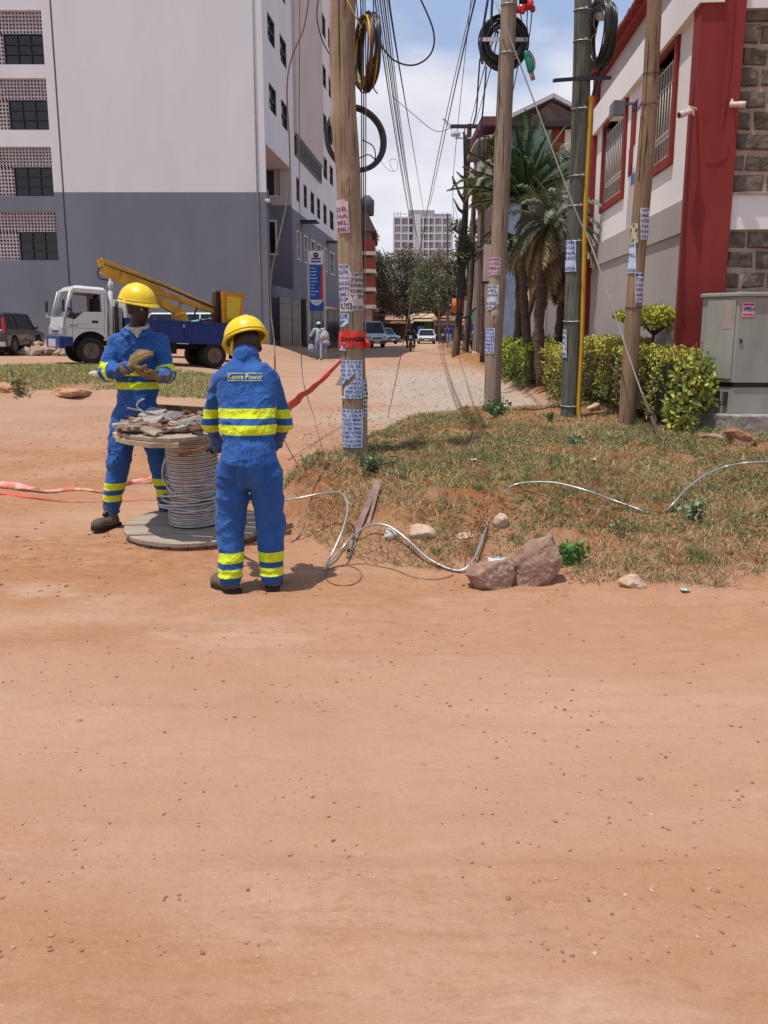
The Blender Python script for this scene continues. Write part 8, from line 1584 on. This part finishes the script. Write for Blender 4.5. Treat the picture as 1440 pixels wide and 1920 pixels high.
# angle iron stay and fittings on the bank
rustb = M('rusty_angle_iron', (.20,.115,.085), .85, col2=(.30,.20,.16), scale=12, bump=.4)
a = og(708, 900, .10); b_ = P(700, 925, 7.0); c_ = og(655, 1030, .03); m = MB(); m.beam(a, c_, .045, .008, up=(0, -1, .3)); m.beam(a+np.array([.02, .01, 0]), c_+(a-c_)*.3+np.array([.07, 0, .02]), .022, .008, up=(0, -1, .3)); m.beam(a+np.array([-.022, 0, -.005]), c_+np.array([-.022, 0, -.005]), .006, .03, up=(0, -1, .3)); m.build('stay_iron', rustb, None, loc=tuple(c_), world=True); o = bpy.data.objects['stay_iron']; tag(o, 'rusty angle iron lying down the bank below the first pole', 'iron bar')
m = MB(); g = og(654, 1042, .012); m.tube([g+np.array([.012*math.cos(a_)*1.3, .02*math.sin(a_), .004]) for a_ in np.linspace(0, 6.28, 15)[:-1]], .006, 6, closed=True); m.tube([g, og(668, 1018, .02)], .006, 5); tag(m.build('shackle', M('galvanised', (.38,.40,.38), .4, .5), loc=g, world=True), 'small galvanised shackle at the lower end of the angle iron', 'shackle')
wire('loop_wire', [og(700, 1000, .0), P(700, 970, 6.7), P(697, 930, 7.0), P(704, 903, 7.3), P(712, 880, 7.9), og(700, 868, .05)], .004, 'thin wire running up from the angle iron to the first pole', M('rust_wire', (.16,.1,.07)), cat='wire')
m = MB(); m.beam(og(705, 878, .04), og(765, 896, .03), .03, .012); m.beam(og(700, 872, .05), og(742, 866, .05), .02, .01); tag(m.build('iron_bracket', M('dark_iron', (.07,.06,.055), .7), loc=og(705, 878), world=True), 'dark iron bracket half buried at the foot of the first pole', 'bracket')
m = MB(); pr = [og(704, 874, .02), og(720, 858, .05), og(745, 856, .05), og(775, 862, .03), og(800, 866, .0)]; m.tube(smooth_path(pr, 5), .007, 5); tag(m.build('bent_wire', M('taupe_cable', (.17,.13,.11)), loc=pr[0], world=True), 'bent wire arching over the grass right of the first pole', 'wire')
for i, (px, py, dx, dy, mt, lab) in enumerate([(830, 876, .07, .045, 'pale', 'flat pale scrap in the little pile on the mound'), (846, 870, .08, .02, 'dark', 'dark stick in the little pile on the mound'), (850, 880, .05, .04, 'red', 'red plastic scrap in the little pile on the mound'), (838, 866, .09, .015, 'dark2', 'second dark stick crossing the little pile')]):
    g = og(px, py, .02); m = MB(); m.box(g, (dx, dy, .012), R=Euler((.2*i-.3, .1, .6*i-.4)).to_matrix()); tag(m.build('scrap', {'pale': slabm, 'red': M('red_scrap', (.42,.10,.07), .6), 'dark': M('dark_iron', (.07,)*3), 'dark2': rustm}[mt], loc=g, world=True, bevel=.002), lab, 'scrap')
# wire ring on the dirt
g = og(644, 1079, .006); m = MB(); m.tube([og(644+34*math.cos(a_), 1079+19*math.sin(a_), .006) for a_ in np.linspace(0, 6.283, 33)[:-1]], .0035, 5, closed=True); tag(m.build('wire_ring', M('rust_wire2', (.20,.11,.06), .8), loc=g, world=True), 'ring of brown wire lying on the dirt below the angle iron', 'wire')
wire('loose_wire', [og(640, 1060, .006), og(672, 1057, .006), og(700, 1060, .006), og(740, 1068, .006), og(780, 1083, .006), og(820, 1086, .006), og(850, 1078, .006)], .003, 'thin brown wire trailing right from the wire ring', M('rust_wire2', (.20,.11,.06)), cat='wire')
wire('loose_wire', [og(540, 862, .02), og(590, 830, .03), og(640, 800, .03), og(690, 790, .02)], .005, 'thin dark line lying across the dirt left of the first pole', M('taupe_cable', (.17,.13,.11)), cat='wire')
# litter
def litter(label, px, py, w_, h_, col, seed, lift=.015):
    g = og(px, py, lift); r = np.random.default_rng(seed); n_ = 9; V = []
    for j in range(n_):
        for i in range(n_): u, v = i/(n_-1)-.5, j/(n_-1)-.5; V.append((g[0]+u*w_*(1-.2*abs(v)), g[1]+v*h_, g[2]+.35*w_*abs(fbm(u*4+seed, v*4, 0, 3, seed))+.0))
    m = MB(); m.raw(V, [(j*n_+i, j*n_+i+1, (j+1)*n_+i+1, (j+1)*n_+i) for j in range(n_-1) for i in range(n_-1)]); o = m.build('litter', M('litter_%d' % seed, col, .4, var=.1, bump=0), loc=g, world=True); s_ = o.modifiers.new('s', 'SOLIDIFY'); s_.thickness = .0015; tag(o, label, 'litter')
litter('crumpled white plastic bag behind the two big rocks', 934, 1052, .14, .10, (.62,.66,.70), 3, .01)
litter('small white paper scrap on the mound top', 888, 862, .05, .06, (.66,.68,.66), 4)
litter('green and white wrapper at the grass edge on the right', 1284, 1106, .05, .05, (.35,.50,.38), 5)
litter('pale wrapper in the grass below the concrete plinth', 1113, 862, .05, .08, (.50,.55,.46), 6)
litter('tiny white scrap in the grass near the blue wrapper', 1148, 985, .03, .04, (.55,.55,.52), 7)
